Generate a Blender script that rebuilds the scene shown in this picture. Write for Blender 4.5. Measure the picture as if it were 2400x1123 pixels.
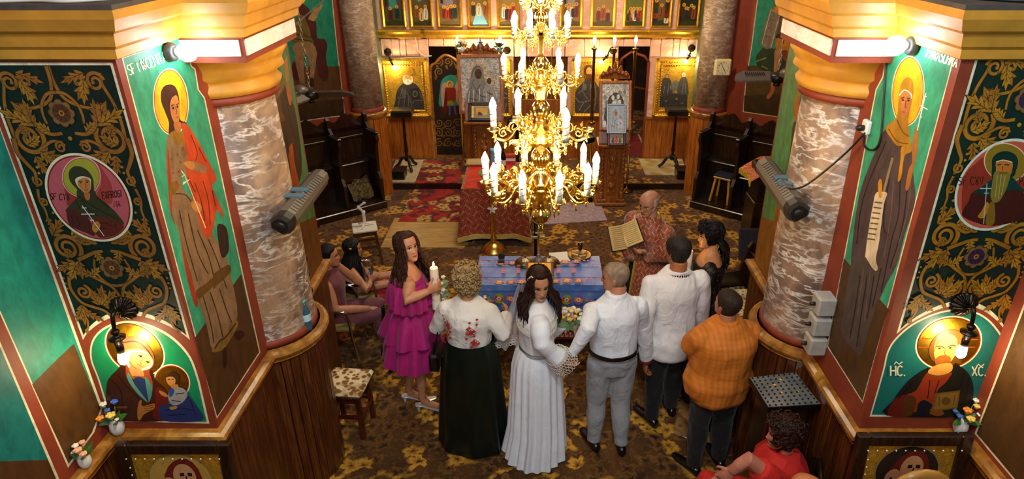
import bpy,bmesh,math,random
import numpy as np
from mathutils import Vector,Matrix,noise
from mathutils.geometry import tessellate_polygon
for o in list(bpy.data.objects):
 bpy.data.objects.remove(o)
scene = bpy.context.scene
COL = scene.collection
PI = math.pi
R = math.radians
rng = random.Random(7)
# camera
F_PX,CX,CY,CAM_H,PITCH = 1550.0,1262.0,561.5,4.0,R(26.2)
cam = bpy.data.cameras.new('camera')
cam.sensor_fit = 'HORIZONTAL'
cam.sensor_width = 36.0
cam.lens = 36.0 * F_PX / 2400.0
cam.shift_x = (1200.0 - CX) / 2400.0
cam.clip_start = 0.05
cam.clip_end = 100
cam_ob = bpy.data.objects.new('camera',cam)
cam_ob.location = (0,0,CAM_H)
cam_ob.rotation_euler = (PI / 2 - PITCH,0,0)
COL.objects.link(cam_ob)
scene.camera = cam_ob
# light
scene.view_settings.view_transform = 'Standard'
scene.view_settings.look = 'None'
scene.view_settings.gamma = 1.0
scene.view_settings.use_curve_mapping = False
scene.view_settings.exposure = 0.0
cy_ = scene.cycles
cy_.max_bounces,cy_.diffuse_bounces,cy_.glossy_bounces,cy_.transmission_bounces = 6,3,3,4
cy_.caustics_reflective = cy_.caustics_refractive = False
cy_.sample_clamp_indirect = 4.0
world = bpy.data.worlds.new('world')
scene.world = world
world.use_nodes = True
bg = world.node_tree.nodes['Background']
bg.inputs[0].default_value = (1.0,0.80,0.58,1)
bg.inputs[1].default_value = 0.065
def lamp(name,kind,loc,energy,color,radius=0.05,rot=(0,0,0),size=1.0,size_y=None,spot=None):
 l = bpy.data.lights.new(name,kind)
 l.energy = energy
 l.color = color
 if kind == 'AREA':
  l.shape = 'RECTANGLE'
  l.size = size
  l.size_y = size_y or size
 else:
  l.shadow_soft_size = radius
 if spot:
  l.spot_size = spot
  l.spot_blend = 0.6
 o = bpy.data.objects.new(name,l)
 o.location = loc
 o.rotation_euler = rot
 COL.objects.link(o)
 return o
WARM = (1.0,0.68,0.34)
WHITE_COOL = (0.80,0.93,1.0)
lamp('rear_fill','AREA',(0.1,-2.6,6.2),150,(0.84,0.92,1.0),rot=(R(52),0,0),size=1.6,size_y=2.4)  # added cool fill from behind the camera; no window stands there
lamp('apse_fill','POINT',(0.0,8.0,6.0),560,(1.0,0.84,0.60),radius=0.35)  # added warm fill to brighten apses and icon screen, no fixture
lamp('nave_fill','POINT',(0.1,0.9,5.4),340,(0.86,0.93,1.0),radius=0.25)  # unseen front fill, added to light the people and spare the pier fronts
lamp('altar_lamp','POINT',(0.0,13.0,3.4),60,(1.0,0.75,0.45),radius=0.25)
# photo pixel -> place
SP,CP = math.sin(PITCH),math.cos(PITCH)
def W(px,py,x=None,y=None,z=None):
 a = (px - CX) / F_PX
 b = (py - CY) / F_PX
 d = Vector((a,CP - b * SP,-(SP + b * CP)))
 if z is not None: t = (z - CAM_H) / d.z
 elif y is not None: t = y / d.y
 else: t = x / d.x
 return Vector((0,0,CAM_H)) + d * t
def WP(px,py,p0,n):
 a = (px - CX) / F_PX
 b = (py - CY) / F_PX
 d = Vector((a,CP - b * SP,-(SP + b * CP)))
 o = Vector((0,0,CAM_H))
 t = (Vector(p0) - o).dot(n) / d.dot(n)
 return o + d * t
# materials
MATS = {}
def srgb(h):
 if isinstance(h,str):
  h = h.lstrip('#')
  c = [int(h[i:i + 2],16) / 255 for i in (0,2,4)]
 else:
  c = h
 return tuple(x / 12.92 if x <= 0.04045 else ((x + 0.055) / 1.055) ** 2.4 for x in c)
def rgba(h):
 return (*srgb(h),1.0)
class NT:
 def __init__(s,m):
  s.t = m.node_tree; s.n = s.t.nodes; s.l = s.t.links
  s.b = s.n.get('Principled BSDF')
 def node(s,kind,**kw):
  nd = s.n.new(kind)
  for k,v in kw.items():
   if k.startswith('i_'):
    key = k[2:]
    key = int(key) if key.isdigit() else key.replace('_',' ')
    s.set(nd.inputs[key],v)
   else:
    setattr(nd,k,v)
  return nd
 def set(s,inp,v):
  if isinstance(v,bpy.types.NodeSocket): s.l.new(v,inp)
  elif isinstance(v,bpy.types.Node): s.l.new(v.outputs[0],inp)
  else: inp.default_value = v
 def coord(s,kind='Object',scale=(1,1,1),rot=(0,0,0)):
  tc = s.node('ShaderNodeTexCoord')
  mp = s.node('ShaderNodeMapping')
  s.l.new(tc.outputs[kind],mp.inputs[0])
  mp.inputs['Scale'].default_value = scale
  mp.inputs['Rotation'].default_value = rot
  return mp.outputs[0]
 def noise(s,vec,scale=5,detail=4,rough=0.55,dist=0.0):
  nd = s.node('ShaderNodeTexNoise')
  if vec is not None: s.l.new(vec,nd.inputs['Vector'])
  nd.inputs['Scale'].default_value = scale
  nd.inputs['Detail'].default_value = detail
  nd.inputs['Roughness'].default_value = rough
  nd.inputs['Distortion'].default_value = dist
  return nd.outputs[0]
 def ramp(s,fac,stops,interp='LINEAR'):
  r = s.node('ShaderNodeValToRGB')
  s.set(r.inputs[0],fac)
  r.color_ramp.interpolation = interp
  e = r.color_ramp.elements
  while len(e) < len(stops): e.new(0.5)
  for el,(p,c) in zip(e,stops):
   el.position = p
   el.color = rgba(c) if isinstance(c,str) else (*c,1.0)[:4] if not isinstance(c,float) else (c,c,c,1)
  return r.outputs[0]
 def mix(s,fac,a,b,mode='MIX'):
  m = s.node('ShaderNodeMix',data_type='RGBA',blend_type=mode)
  s.set(m.inputs[0],fac)
  s.set(m.inputs[6],rgba(a) if isinstance(a,str) else a)
  s.set(m.inputs[7],rgba(b) if isinstance(b,str) else b)
  return m.outputs[2]
 def math(s,op,a,b=None,c=None):
  m = s.node('ShaderNodeMath',operation=op)
  s.set(m.inputs[0],a)
  if b is not None: s.set(m.inputs[1],b)
  if c is not None: s.set(m.inputs[2],c)
  return m.outputs[0]
 def bump(s,h,strength=0.3,dist=0.01):
  b = s.node('ShaderNodeBump')
  b.inputs['Strength'].default_value = strength
  b.inputs['Distance'].default_value = dist
  s.set(b.inputs['Height'],h)
  s.l.new(b.outputs[0],s.b.inputs['Normal'])
def newmat(name,rough=0.6,metal=0.0,spec=None):
 m = bpy.data.materials.new(name)
 m.use_nodes = True
 nt = NT(m)
 nt.b.inputs['Roughness'].default_value = rough
 nt.b.inputs['Metallic'].default_value = metal
 if spec is not None: nt.b.inputs['Specular IOR Level'].default_value = spec
 MATS[name] = m
 return m,nt
def plain(name,color,rough=0.6,metal=0.0,var=0.12,scale=14.0,bump=0.0,bscale=60.0,sheen=0.0,spec=None,stretch=(1,1,1),coat=0.0):
 """a solid colour broken up by a fine noise, with an optional relief"""
 if name in MATS: return MATS[name]
 m,nt = newmat(name,rough,metal,spec)
 c = srgb(color)
 v = nt.coord('Object',stretch)
 n = nt.noise(v,scale,4)
 lo = tuple(max(0,x * (1 - var)) for x in c)
 hi = tuple(min(1,x * (1 + var)) for x in c)
 nt.set(nt.b.inputs['Base Color'],nt.ramp(n,[(0.3,lo),(0.7,hi)]))
 if bump:
  nt.bump(nt.noise(v,bscale,3),bump,0.01)
 if sheen:
  nt.b.inputs['Sheen Weight'].default_value = sheen
 if coat:
  nt.b.inputs['Coat Weight'].default_value = coat
  nt.b.inputs['Coat Roughness'].default_value = 0.15
 return m
def emit(name,color,strength):
 m,nt = newmat(name,0.4)
 nt.b.inputs['Base Color'].default_value = rgba(color)
 nt.b.inputs['Emission Color'].default_value = rgba(color)
 nt.b.inputs['Emission Strength'].default_value = strength
 return m
def paint_mat(name,rough=0.55,mott=0.25,scale=9.0,metal=0.0,spec=0.3,bump=0.0):
 """painted colours from the picture's own colour attribute, mottled like brushwork"""
 if name in MATS: return MATS[name]
 m,nt = newmat(name,rough,metal,spec)
 at = nt.node('ShaderNodeAttribute',attribute_name='Col')
 v = nt.coord('Object',(1,1,0.55))
 n = nt.noise(v,scale,5,0.65,0.4)
 f = nt.ramp(n,[(0.25,(1 - mott,) * 3),(0.75,(1 + mott,) * 3)])
 nt.set(nt.b.inputs['Base Color'],nt.mix(1.0,at.outputs['Color'],f,'MULTIPLY'))
 if bump: nt.bump(nt.noise(v,120,3),bump,0.004)
 return m
# mesh builder
class MB:
 def __init__(s):
  s.v = []; s.f = []; s.m = []; s.mi = 0; s.c = []; s.sm = []
  s.smooth = False; s.col = (1,1,1)
 def add(s,vs,fs):
  b = len(s.v)
  s.v += [tuple(p) for p in vs]
  for f in fs:
   s.f.append(tuple(i + b for i in f)); s.m.append(s.mi); s.sm.append(s.smooth); s.c.append(s.col)
  return s
 def box(s,lo,hi,M=None):
  x0,y0,z0 = lo; x1,y1,z1 = hi
  vs = [Vector(p) for p in ((x0,y0,z0),(x1,y0,z0),(x1,y1,z0),(x0,y1,z0),(x0,y0,z1),(x1,y0,z1),(x1,y1,z1),(x0,y1,z1))]
  if M is not None: vs = [M @ p for p in vs]
  return s.add(vs,[(0,3,2,1),(4,5,6,7),(0,1,5,4),(1,2,6,5),(2,3,7,6),(3,0,4,7)])
 def cbox(s,c,size,M=None):
  c = Vector(c); h = Vector(size) / 2
  return s.box(c - h,c + h,M)
 def bbox(s,lo,hi,b=0.01,M=None):
  """box with chamfered edges"""
  x0,y0,z0 = lo; x1,y1,z1 = hi
  b = min(b,(x1 - x0) * .45,(y1 - y0) * .45,(z1 - z0) * .45)
  bm = bmesh.new()
  bmesh.ops.create_cube(bm,size=1)
  for v in bm.verts:
   v.co = Vector(((x0 + x1) / 2 + v.co.x * (x1 - x0),(y0 + y1) / 2 + v.co.y * (y1 - y0),(z0 + z1) / 2 + v.co.z * (z1 - z0)))
  bmesh.ops.bevel(bm,geom=list(bm.edges),offset=b,segments=1,affect='EDGES',profile=0.5)
  bm.verts.index_update()
  vs = [v.co.copy() for v in bm.verts]
  if M is not None: vs = [M @ p for p in vs]
  s.add(vs,[[v.index for v in f.verts] for f in bm.faces])
  bm.free()
  return s
 def beam(s,a,b,w,h,up=(0,0,1),bev=0.0):
  a = Vector(a); b = Vector(b); d = b - a; L = d.length; d.normalize()
  up = Vector(up)
  if abs(d.dot(up)) > 0.95: up = Vector((0,1,0)) if abs(d.y) < .9 else Vector((1,0,0))
  x = d.cross(up).normalized(); z = x.cross(d).normalized()
  M = Matrix(((x.x,d.x,z.x,a.x),(x.y,d.y,z.y,a.y),(x.z,d.z,z.z,a.z),(0,0,0,1)))
  if bev: return s.bbox((-w / 2,0,-h / 2),(w / 2,L,h / 2),bev,M)
  return s.box((-w / 2,0,-h / 2),(w / 2,L,h / 2),M)
 def loft(s,rings,cap=True,closed=True,smooth=True):
  n = len(rings[0]); vs = [p for r in rings for p in r]; fs = []
  k = n if closed else n - 1
  for i in range(len(rings) - 1):
   for j in range(k):
    a = i * n + j; b = i * n + (j + 1) % n
    fs.append((a,b,b + n,a + n))
  if cap and closed:
   fs.append(tuple(reversed(range(n)))); fs.append(tuple(range((len(rings) - 1) * n,len(rings) * n)))
  o = s.smooth; s.smooth = smooth; s.add(vs,fs); s.smooth = o
  return s
 def lathe(s,prof,c=(0,0,0),n=20,M=None,sx=1.0,sy=1.0,smooth=True,cap=True):
  rings = []
  for r,z in prof:
   ring = [Vector((c[0] + r * sx * math.cos(2 * PI * k / n),c[1] + r * sy * math.sin(2 * PI * k / n),c[2] + z)) for k in range(n)]
   if M is not None: ring = [M @ p for p in ring]
   rings.append(ring)
  return s.loft(rings,cap,True,smooth)
 def tube(s,pts,r,n=8,cap=True,flat=1.0,closed=False):
  pts = [Vector(p) for p in pts]
  rs = r if isinstance(r,(list,tuple)) else [r] * len(pts)
  up = None; rings = []
  for i,p in enumerate(pts):
   t = (pts[min(i + 1,len(pts) - 1)] - pts[max(i - 1,0)])
   if t.length < 1e-9: t = Vector((0,0,1))
   t.normalize()
   if up is None:
    up = Vector((0,0,1)) if abs(t.z) < 0.9 else Vector((1,0,0))
   x = t.cross(up)
   if x.length < 1e-6: x = t.orthogonal()
   x.normalize(); y = x.cross(t).normalized(); up = y
   rings.append([p + x * rs[i] * math.cos(2 * PI * k / n) + y * rs[i] * flat * math.sin(2 * PI * k / n) for k in range(n)])
  return s.loft(rings,cap)
 def ball(s,c,r,n=12,m=8,M=None):
  """ellipsoid; r a number or 3-vector"""
  rx,ry,rz = (r,r,r) if isinstance(r,(int,float)) else r
  rings = []
  for i in range(m + 1):
   t = PI * i / m; q = max(math.sin(t),0.02)
   ring = [Vector((c[0] + rx * q * math.cos(2 * PI * k / n),c[1] + ry * q * math.sin(2 * PI * k / n),c[2] - rz * math.cos(t))) for k in range(n)]
   if M is not None: ring = [M @ p for p in ring]
   rings.append(ring)
  return s.loft(rings,True)
 def prism(s,poly,d,M=None):
  """closed polygon (list of 3-vectors) pushed along d"""
  n = len(poly); a = [Vector(p) for p in poly]; d = Vector(d)
  vs = a + [p + d for p in a]
  tris = tessellate_polygon([a])
  fs = [tuple(t) for t in tris] + [tuple(i + n for i in reversed(t)) for t in tris]
  fs += [(i,(i + 1) % n,(i + 1) % n + n,i + n) for i in range(n)]
  if M is not None: vs = [M @ p for p in vs]
  return s.add(vs,fs)
 def grid(s,fn,nu,nv,smooth=True,wrap=False):
  vs = [fn(i / (nu - 1) if not wrap else i / nu,j / (nv - 1)) for j in range(nv) for i in range(nu)]
  fs = []
  for j in range(nv - 1):
   for i in range(nu if wrap else nu - 1):
    a = j * nu + i; b = j * nu + (i + 1) % nu
    fs.append((a,b,b + nu,a + nu))
  o = s.smooth; s.smooth = smooth; s.add(vs,fs); s.smooth = o
  return s
 def mesh(s,name,mats):
  me = bpy.data.meshes.new(name)
  me.from_pydata([tuple(p) for p in s.v],[],s.f)
  if not isinstance(mats,(list,tuple)): mats = [mats]
  for m in mats: me.materials.append(m)
  me.polygons.foreach_set('material_index',s.m)
  me.polygons.foreach_set('use_smooth',s.sm)
  if any(c != (1,1,1) for c in s.c):
   at = me.color_attributes.new('Col','FLOAT_COLOR','CORNER')
   arr = []
   for f,c in zip(s.f,s.c):
    arr += [c[0],c[1],c[2],1.0] * len(f)
   at.data.foreach_set('color',arr)
  me.update()
  return me
 def fix(s):
  return s
 def build(s,name,mats,parent=None,world=False,recalc=True):
  me = s.mesh(name,mats)
  if recalc:
   bm = bmesh.new(); bm.from_mesh(me)
   bmesh.ops.recalc_face_normals(bm,faces=bm.faces)
   bm.to_mesh(me); bm.free()
  return link(name,me,parent,world)
def link(name,me,parent=None,world=False):
 o = bpy.data.objects.new(name,me)
 COL.objects.link(o)
 if parent is not None:
  o.parent = parent
  if world:
   P = Matrix.Translation(parent.location) @ parent.rotation_euler.to_matrix().to_4x4()
   if parent.parent is not None:
    q = parent.parent
    P = Matrix.Translation(q.location) @ q.rotation_euler.to_matrix().to_4x4() @ parent.matrix_parent_inverse @ P
   o.matrix_parent_inverse = P.inverted()
 return o
def thing(name,label,cat,loc=(0,0,0),rotz=0.0,group=None):
 o = bpy.data.objects.new(name,None)
 COL.objects.link(o)
 o.empty_display_size = 0.1
 o.location = loc
 o.rotation_euler = (0,0,rotz)
 return tag(o,label,cat,group)
def tag(o,label=None,cat=None,group=None,kind=None):
 if label: o['label'] = label
 if cat: o['category'] = cat
 if group: o['group'] = group
 if kind: o['kind'] = kind
 return o
def struct(o):
 o['kind'] = 'structure'
 return o
def node(name,parent=None,loc=(0,0,0)):
 o = bpy.data.objects.new(name,None)
 COL.objects.link(o); o.location = loc; o.empty_display_size = 0.1
 if parent is not None: o.parent = parent
 return o
def copy_tree(o,parent=None):
 c = o.copy(); COL.objects.link(c); c.parent = parent
 for ch in list(o.children): copy_tree(ch,c)
 return c
def voxel(mb,size,smooth=4,push=0.0,nscale=6.0,seed=0.0):
 """fuse overlapping closed pieces into one continuous surface"""
 me = mb.mesh('tmp',[])
 bm = bmesh.new(); bm.from_mesh(me)
 bmesh.ops.recalc_face_normals(bm,faces=bm.faces)
 bm.to_mesh(me); bm.free()
 o = bpy.data.objects.new('tmp',me); COL.objects.link(o)
 r = o.modifiers.new('r','REMESH'); r.mode = 'VOXEL'; r.voxel_size = size; r.adaptivity = 0.0
 if smooth:
  sm = o.modifiers.new('s','SMOOTH'); sm.factor = 0.5; sm.iterations = smooth
 dg = bpy.context.evaluated_depsgraph_get()
 e = o.evaluated_get(dg)
 out = bpy.data.meshes.new_from_object(e)
 bpy.data.objects.remove(o); bpy.data.meshes.remove(me)
 n = len(out.vertices)
 if push:
  co = np.empty(n * 3); no = np.empty(n * 3)
  out.vertices.foreach_get('co',co); out.vertices.foreach_get('normal',no)
  co = co.reshape(-1,3); no = no.reshape(-1,3)
  d = np.array([noise.noise((p[0] * nscale + seed,p[1] * nscale,p[2] * nscale * 0.6)) + 0.5 * noise.noise((p[0] * nscale * 2.3,p[1] * nscale * 2.3 + seed,p[2] * nscale * 1.6)) for p in co])
  co += no * (d * push)[:,None]
  out.vertices.foreach_set('co',co.ravel())
 out.polygons.foreach_set('use_smooth',[True] * len(out.polygons))
 out.update()
 return out
# painter
def smooth_poly(pts,k=4,closed=True):
 n = len(pts); out = []
 rngi = range(n) if closed else range(n - 1)
 for i in rngi:
  if closed:
   p0,p1,p2,p3 = pts[(i - 1) % n],pts[i],pts[(i + 1) % n],pts[(i + 2) % n]
  else:
   p0,p1,p2,p3 = pts[max(i - 1,0)],pts[i],pts[i + 1],pts[min(i + 2,n - 1)]
  for j in range(k):
   t = j / k
   out.append(tuple(0.5 * ((2 * b) + (c - a) * t + (2 * a - 5 * b + 4 * c - d) * t * t + (-a + 3 * b - 3 * c + d) * t ** 3) for a,b,c,d in zip(p0,p1,p2,p3)))
 if not closed: out.append(tuple(pts[-1]))
 return out
class Paint:
 """flat painted shapes laid on a real surface: to3(x, y) gives the surface point, nrm the way it faces"""
 def __init__(s,to3,nrm,step=0.0005):
  s.to3 = to3; s.nrm = nrm; s.mb = MB(); s.step = step; s.layer = 1
  s.crop(0,0,1)
 def crop(s,x0,y0,k):
  s.x0,s.y0,s.k = x0,y0,k
  return s
 def _p(s,p):
  x,y = s.x0 + p[0] * s.k,s.y0 + p[1] * s.k
  n = s.nrm(x,y) if callable(s.nrm) else s.nrm
  return s.to3(x,y) + n * (s.step * s.layer)
 def poly(s,pts,col,sm=0,raw=False):
  if sm: pts = smooth_poly(pts,sm)
  v2 = [Vector((p[0],p[1],0)) for p in pts]
  tris = tessellate_polygon([v2])
  s.mb.col = srgb(col)
  s.mb.add([s._p(p) for p in pts],[tuple(t) for t in tris])
  s.layer += 0.25
  return s
 def blob(s,pts,col,k=4):
  return s.poly(pts,col,k)
 def ell(s,cx,cy,rx,ry,col,rot=0.0,n=36,a0=0,a1=2 * PI):
  c,q = math.cos(rot),math.sin(rot)
  pts = [(cx + rx * math.cos(t) * c - ry * math.sin(t) * q,cy + rx * math.cos(t) * q + ry * math.sin(t) * c) for t in (a0 + (a1 - a0) * i / n for i in range(n))]
  return s.poly(pts,col)
 def line(s,pts,w,col,sm=0,w1=None,closed=False):
  if sm: pts = smooth_poly(pts,sm,closed)
  if closed: pts = list(pts) + [pts[0]]
  n = len(pts); L = []; Rr = []
  for i,p in enumerate(pts):
   a = pts[max(i - 1,0)]; b = pts[min(i + 1,n - 1)]
   if closed and i in (0,n - 1): a = pts[n - 2]; b = pts[1]
   dx,dy = b[0] - a[0],b[1] - a[1]; l = math.hypot(dx,dy) or 1
   ww = w if w1 is None else (w + (w1 - w) * i / (n - 1))
   if callable(w): ww = w(i / (n - 1))
   L.append((p[0] - dy / l * ww / 2,p[1] + dx / l * ww / 2)); Rr.append((p[0] + dy / l * ww / 2,p[1] - dx / l * ww / 2))
  s.mb.col = srgb(col)
  vs = [s._p(p) for p in L] + [s._p(p) for p in Rr]
  s.mb.add(vs,[(i,i + 1,n + i + 1,n + i) for i in range(n - 1)])
  s.layer += 0.25
  return s
 def leaf(s,x,y,ang,L,wd,col,lobes=3,vein=None):
  """an acanthus leaf: lobed outline from its root, pointing along ang"""
  c,q = math.cos(ang),math.sin(ang)
  pts = [(0,0)]
  for sgn in (1,-1):
   side = []
   for i in range(lobes):
    t0 = (i + 0.25) / (lobes + 0.6); t1 = (i + 1.0) / (lobes + 0.6)
    ww = wd * (0.55 + 0.45 * math.sin(PI * (t0 * 0.8 + 0.2)))
    side += [(t0 * L * 0.9,sgn * ww * 0.35),(t1 * L,sgn * ww * (1.0 - 0.45 * i / lobes)),(t1 * L * 0.96,sgn * ww * 0.30)]
   if sgn == 1: pts += side + [(L * 1.08,0)]
   else: pts += list(reversed(side))
  P = [(x + a * c - b * q,y + a * q + b * c) for a,b in pts]
  s.poly(P,col,2)
  if vein:
   s.line([(x,y),(x + L * .9 * c,y + L * .9 * q)],wd * 0.12,vein,w1=wd * .04)
   for i in range(lobes):
    t = (i + 0.5) / (lobes + 0.6)
    for sgn in (1,-1):
     a,b = t * L * .8,0; a2,b2 = (t + .28) * L * .85,sgn * wd * .55 * (1 - .4 * i / lobes)
     s.line([(x + a * c - b * q,y + a * q + b * c),(x + a2 * c - b2 * q,y + a2 * q + b2 * c)],wd * 0.08,vein,w1=wd * .03)
  return s
 def spiral(s,cx,cy,r0,r1,a0,turns,w,col,w1=None,edge=None):
  n = max(10,int(abs(turns) * 26))
  pts = [(cx + (r0 + (r1 - r0) * i / n) * math.cos(a0 + turns * 2 * PI * i / n),cy + (r0 + (r1 - r0) * i / n) * math.sin(a0 + turns * 2 * PI * i / n)) for i in range(n + 1)]
  if edge: s.line(pts,w * 1.35,edge,w1=(w1 or w) * 1.35)
  s.line(pts,w,col,w1=w1)
  s.ell(pts[-1][0],pts[-1][1],(w1 or w) * .8,(w1 or w) * .8,col,n=12)
  return pts
 def text(s,body,x,y,size,col,sx=1.0,rot=0.0,stroke=0.12,gap=0.16):
  """stroke lettering; x, y is the lower left corner, y grows downwards"""
  cx = 0.0
  for ch in body:
   if ch == ' ':
    cx += 0.45; continue
   wid,strokes = GLYPH.get(ch,(0.5,[]))
   for st in strokes:
    P = []
    for (a,b) in st:
     u = (cx + a * wid) * size * sx; v = -b * size
     P.append((x + u * math.cos(rot) - v * math.sin(rot),y + u * math.sin(rot) + v * math.cos(rot)))
    s.line(P,stroke * size,col)
   cx += wid + gap
  return s
 def build(s,name,mat,parent=None,world=True):
  return s.mb.build(name,mat,parent,world,recalc=False)
_O = [(.5,0),(.15,.12),(0,.5),(.15,.88),(.5,1),(.85,.88),(1,.5),(.85,.12),(.5,0)]
GLYPH = {
 'A': (.55,[[(0,0),(.5,1),(1,0)],[(.2,.35),(.8,.35)]]),
 'B': (.5,[[(0,0),(0,1),(.8,.9),(.8,.6),(0,.5),(.95,.4),(.95,.1),(0,0)]]),
 'C': (.5,[[(1,.85),(.6,1),(.15,.85),(0,.5),(.15,.12),(.6,0),(1,.15)]]),
 'D': (.55,[[(0,0),(0,1),(.7,.9),(1,.5),(.7,.1),(0,0)]]),
 'E': (.45,[[(1,1),(0,1),(0,0),(1,0)],[(0,.5),(.8,.5)]]),
 'F': (.42,[[(1,1),(0,1),(0,0)],[(0,.52),(.8,.52)]]),
 'H': (.5,[[(0,0),(0,1)],[(1,0),(1,1)],[(0,.5),(1,.5)]]),
 'I': (.06,[[(.5,0),(.5,1)]]),
 'M': (.65,[[(0,0),(0,1),(.5,.3),(1,1),(1,0)]]),
 'N': (.52,[[(0,0),(0,1),(1,0),(1,1)]]),
 'O': (.55,[_O]),
 'P': (.48,[[(0,0),(0,1),(.8,.95),(1,.75),(.8,.5),(0,.45)]]),
 'R': (.5,[[(0,0),(0,1),(.8,.95),(1,.75),(.8,.52),(0,.48)],[(.4,.48),(1,0)]]),
 'S': (.45,[[(1,.88),(.5,1),(.05,.85),(.1,.6),(.9,.4),(.95,.15),(.5,0),(0,.12)]]),
 'T': (.5,[[(0,1),(1,1)],[(.5,0),(.5,1)]]),
 'U': (.5,[[(0,1),(0,.3),(.3,0),(.7,0),(1,.3),(1,1)]]),
 'V': (.5,[[(0,1),(.5,0),(1,1)]]),
 'X': (.5,[[(0,0),(1,1)],[(0,1),(1,0)]]),
 'Y': (.5,[[(0,1),(.5,.5),(1,1)],[(.5,.5),(.5,0)]]),
 'y': (.45,[[(0,1),(.5,.55),(1,1)],[(.5,.55),(.1,.2),(.5,0),(.9,.2),(.5,.55)]]),
 'Z': (.5,[[(0,1),(1,1),(0,0),(1,0)]]),
 'G': (.5,[[(1,.85),(.5,1),(0,.5),(.5,0),(1,.2),(1,.5),(.6,.5)]]),
 'L': (.45,[[(0,1),(0,0),(1,0)]]),
 '~': (.6,[[(0,.8),(.25,1),(.6,.8),(1,1)]]),
 '.': (.1,[[(0,0),(1,.08)]]),
 '1': (.2,[[(0,.8),(.8,1),(.8,0)]]),'2': (.45,[[(0,.8),(.5,1),(1,.75),(0,0),(1,0)]]),
 '3': (.45,[[(0,.9),(.6,1),(.9,.75),(.4,.55),(1,.3),(.5,0),(0,.1)]]),
 '4': (.45,[[(.7,0),(.7,1),(0,.3),(1,.3)]]),'5': (.45,[[(1,1),(0,1),(0,.6),(.7,.6),(1,.3),(.6,0),(0,.1)]]),
 '6': (.45,[[(.8,1),(.1,.5),(.1,.15),(.5,0),(.95,.25),(.5,.5),(.1,.35)]]),'7': (.45,[[(0,1),(1,1),(.4,0)]]),
 '8': (.45,[[(.5,.5),(.05,.75),(.5,1),(.95,.75),(.5,.5),(0,.25),(.5,0),(1,.25),(.5,.5)]]),
 '9': (.45,[[(.9,.6),(.5,.5),(.05,.75),(.5,1),(.95,.8),(.8,.3),(.4,0)]]),'0': (.45,[_O]),
}
# shared materials
def wood_mat(name,dark,mid,light,rough=0.32,grain=(26,26,1.6),coat=0.25,bump=0.12):
 m,nt = newmat(name,rough)
 tc = nt.node('ShaderNodeTexCoord')
 oi = nt.node('ShaderNodeObjectInfo')
 off = nt.node('ShaderNodeVectorMath',operation='SCALE')
 nt.l.new(oi.outputs['Location'],off.inputs[0]); off.inputs['Scale'].default_value = 3.7
 ad = nt.node('ShaderNodeVectorMath',operation='ADD')
 nt.l.new(tc.outputs['Object'],ad.inputs[0]); nt.l.new(off.outputs[0],ad.inputs[1])
 mp = nt.node('ShaderNodeMapping'); nt.l.new(ad.outputs[0],mp.inputs[0]); mp.inputs['Scale'].default_value = grain
 n = nt.noise(mp.outputs[0],2.2,6,0.62,0.8)
 n2 = nt.noise(ad.outputs[0],3.0,2)
 c = nt.ramp(n,[(0.28,dark),(0.5,mid),(0.72,light)])
 c2 = nt.mix(0.5,c,nt.ramp(n2,[(0.3,(0.65,) * 3),(0.7,(1.15,) * 3)]),'MULTIPLY')
 nt.set(nt.b.inputs['Base Color'],c2)
 nt.b.inputs['Coat Weight'].default_value = coat
 nt.b.inputs['Coat Roughness'].default_value = 0.22
 if bump: nt.bump(n,bump,0.003)
 return m
M_plank = wood_mat('dado_wood','#2a1206','#522711','#784419')
M_plank2 = wood_mat('icon_screen_wood','#6b3209','#a85b1c','#c8812e')
M_rail = wood_mat('rail_wood','#5e3410','#986220','#c08c3a',0.28,(4,4,4),0.5)
M_dark = wood_mat('dark_stained_wood','#120a05','#24130a','#3a2010',0.3,(20,20,1.4),0.3)
M_carved = wood_mat('carved_brown_wood','#5e2f0c','#8f4f18','#b67330',0.38)
M_black = plain('black_lacquer','#17120f',0.28,0,0.2)
M_red = plain('red_ochre_plaster','#803118',0.6,0,0.18,7,0.08,40)
M_ochre = plain('gold_ochre_moulding','#c68c2e',0.5,0,0.22,5,0.12,22)
M_cream = plain('cream_moulding','#ecd08a',0.5,0,0.16,5,0.12,22)
M_dust = plain('dusty_grey_plaster','#4a4038',0.85,0,0.3,9,0.2,30)
M_paint = paint_mat('fresco_paint',0.5,0.42,15)
M_paint_fine = paint_mat('icon_paint',0.42,0.14,30)
M_gold = None
def marble(name,base,mid,vein,warm,scale=3.2,tilt=0.7):
 m,nt = newmat(name,0.5)
 v = nt.coord('Object',(1.5,1.5,0.9),(R(28),R(18),0.4))
 n1 = nt.noise(v,scale,6,0.6,0.6)
 n2 = nt.noise(v,scale * 0.8,3,0.5,0.3)
 c = nt.ramp(n1,[(0.28,base),(0.45,mid),(0.6,warm),(0.75,base)])
 vn = nt.noise(nt.coord('Object',(.9,.9,2.6),(R(32),R(24),0.5)),scale * 1.15,4,0.62,.45)
 d = nt.math('ABSOLUTE',nt.math('SUBTRACT',vn,0.5))
 k = nt.ramp(d,[(0.0,(1,1,1)),(0.012,(0.6,) * 3),(0.05,(0,0,0))])
 k2 = nt.math('MULTIPLY',k,nt.ramp(n2,[(0.35,(0.12,) * 3),(0.65,(.9,) * 3)]))
 nt.set(nt.b.inputs['Base Color'],nt.mix(k2,c,vein))
 return m
M_marble = marble('painted_marble','#574438','#7a6252','#f0e8de','#a07e60',3.4)
M_marble_dark = marble('painted_marble_far','#6e5646','#97795f','#e6d8c2','#a88868',5.0)
M_marble_pale = marble('pale_marble_paint','#cfc9c8','#e6e2e0','#ffffff','#dcd3cc',4.0)
M_marble_pink = marble('pink_marble_paint','#d89b80','#e6b296','#f6dcc8','#dea58a',2.2)
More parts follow.
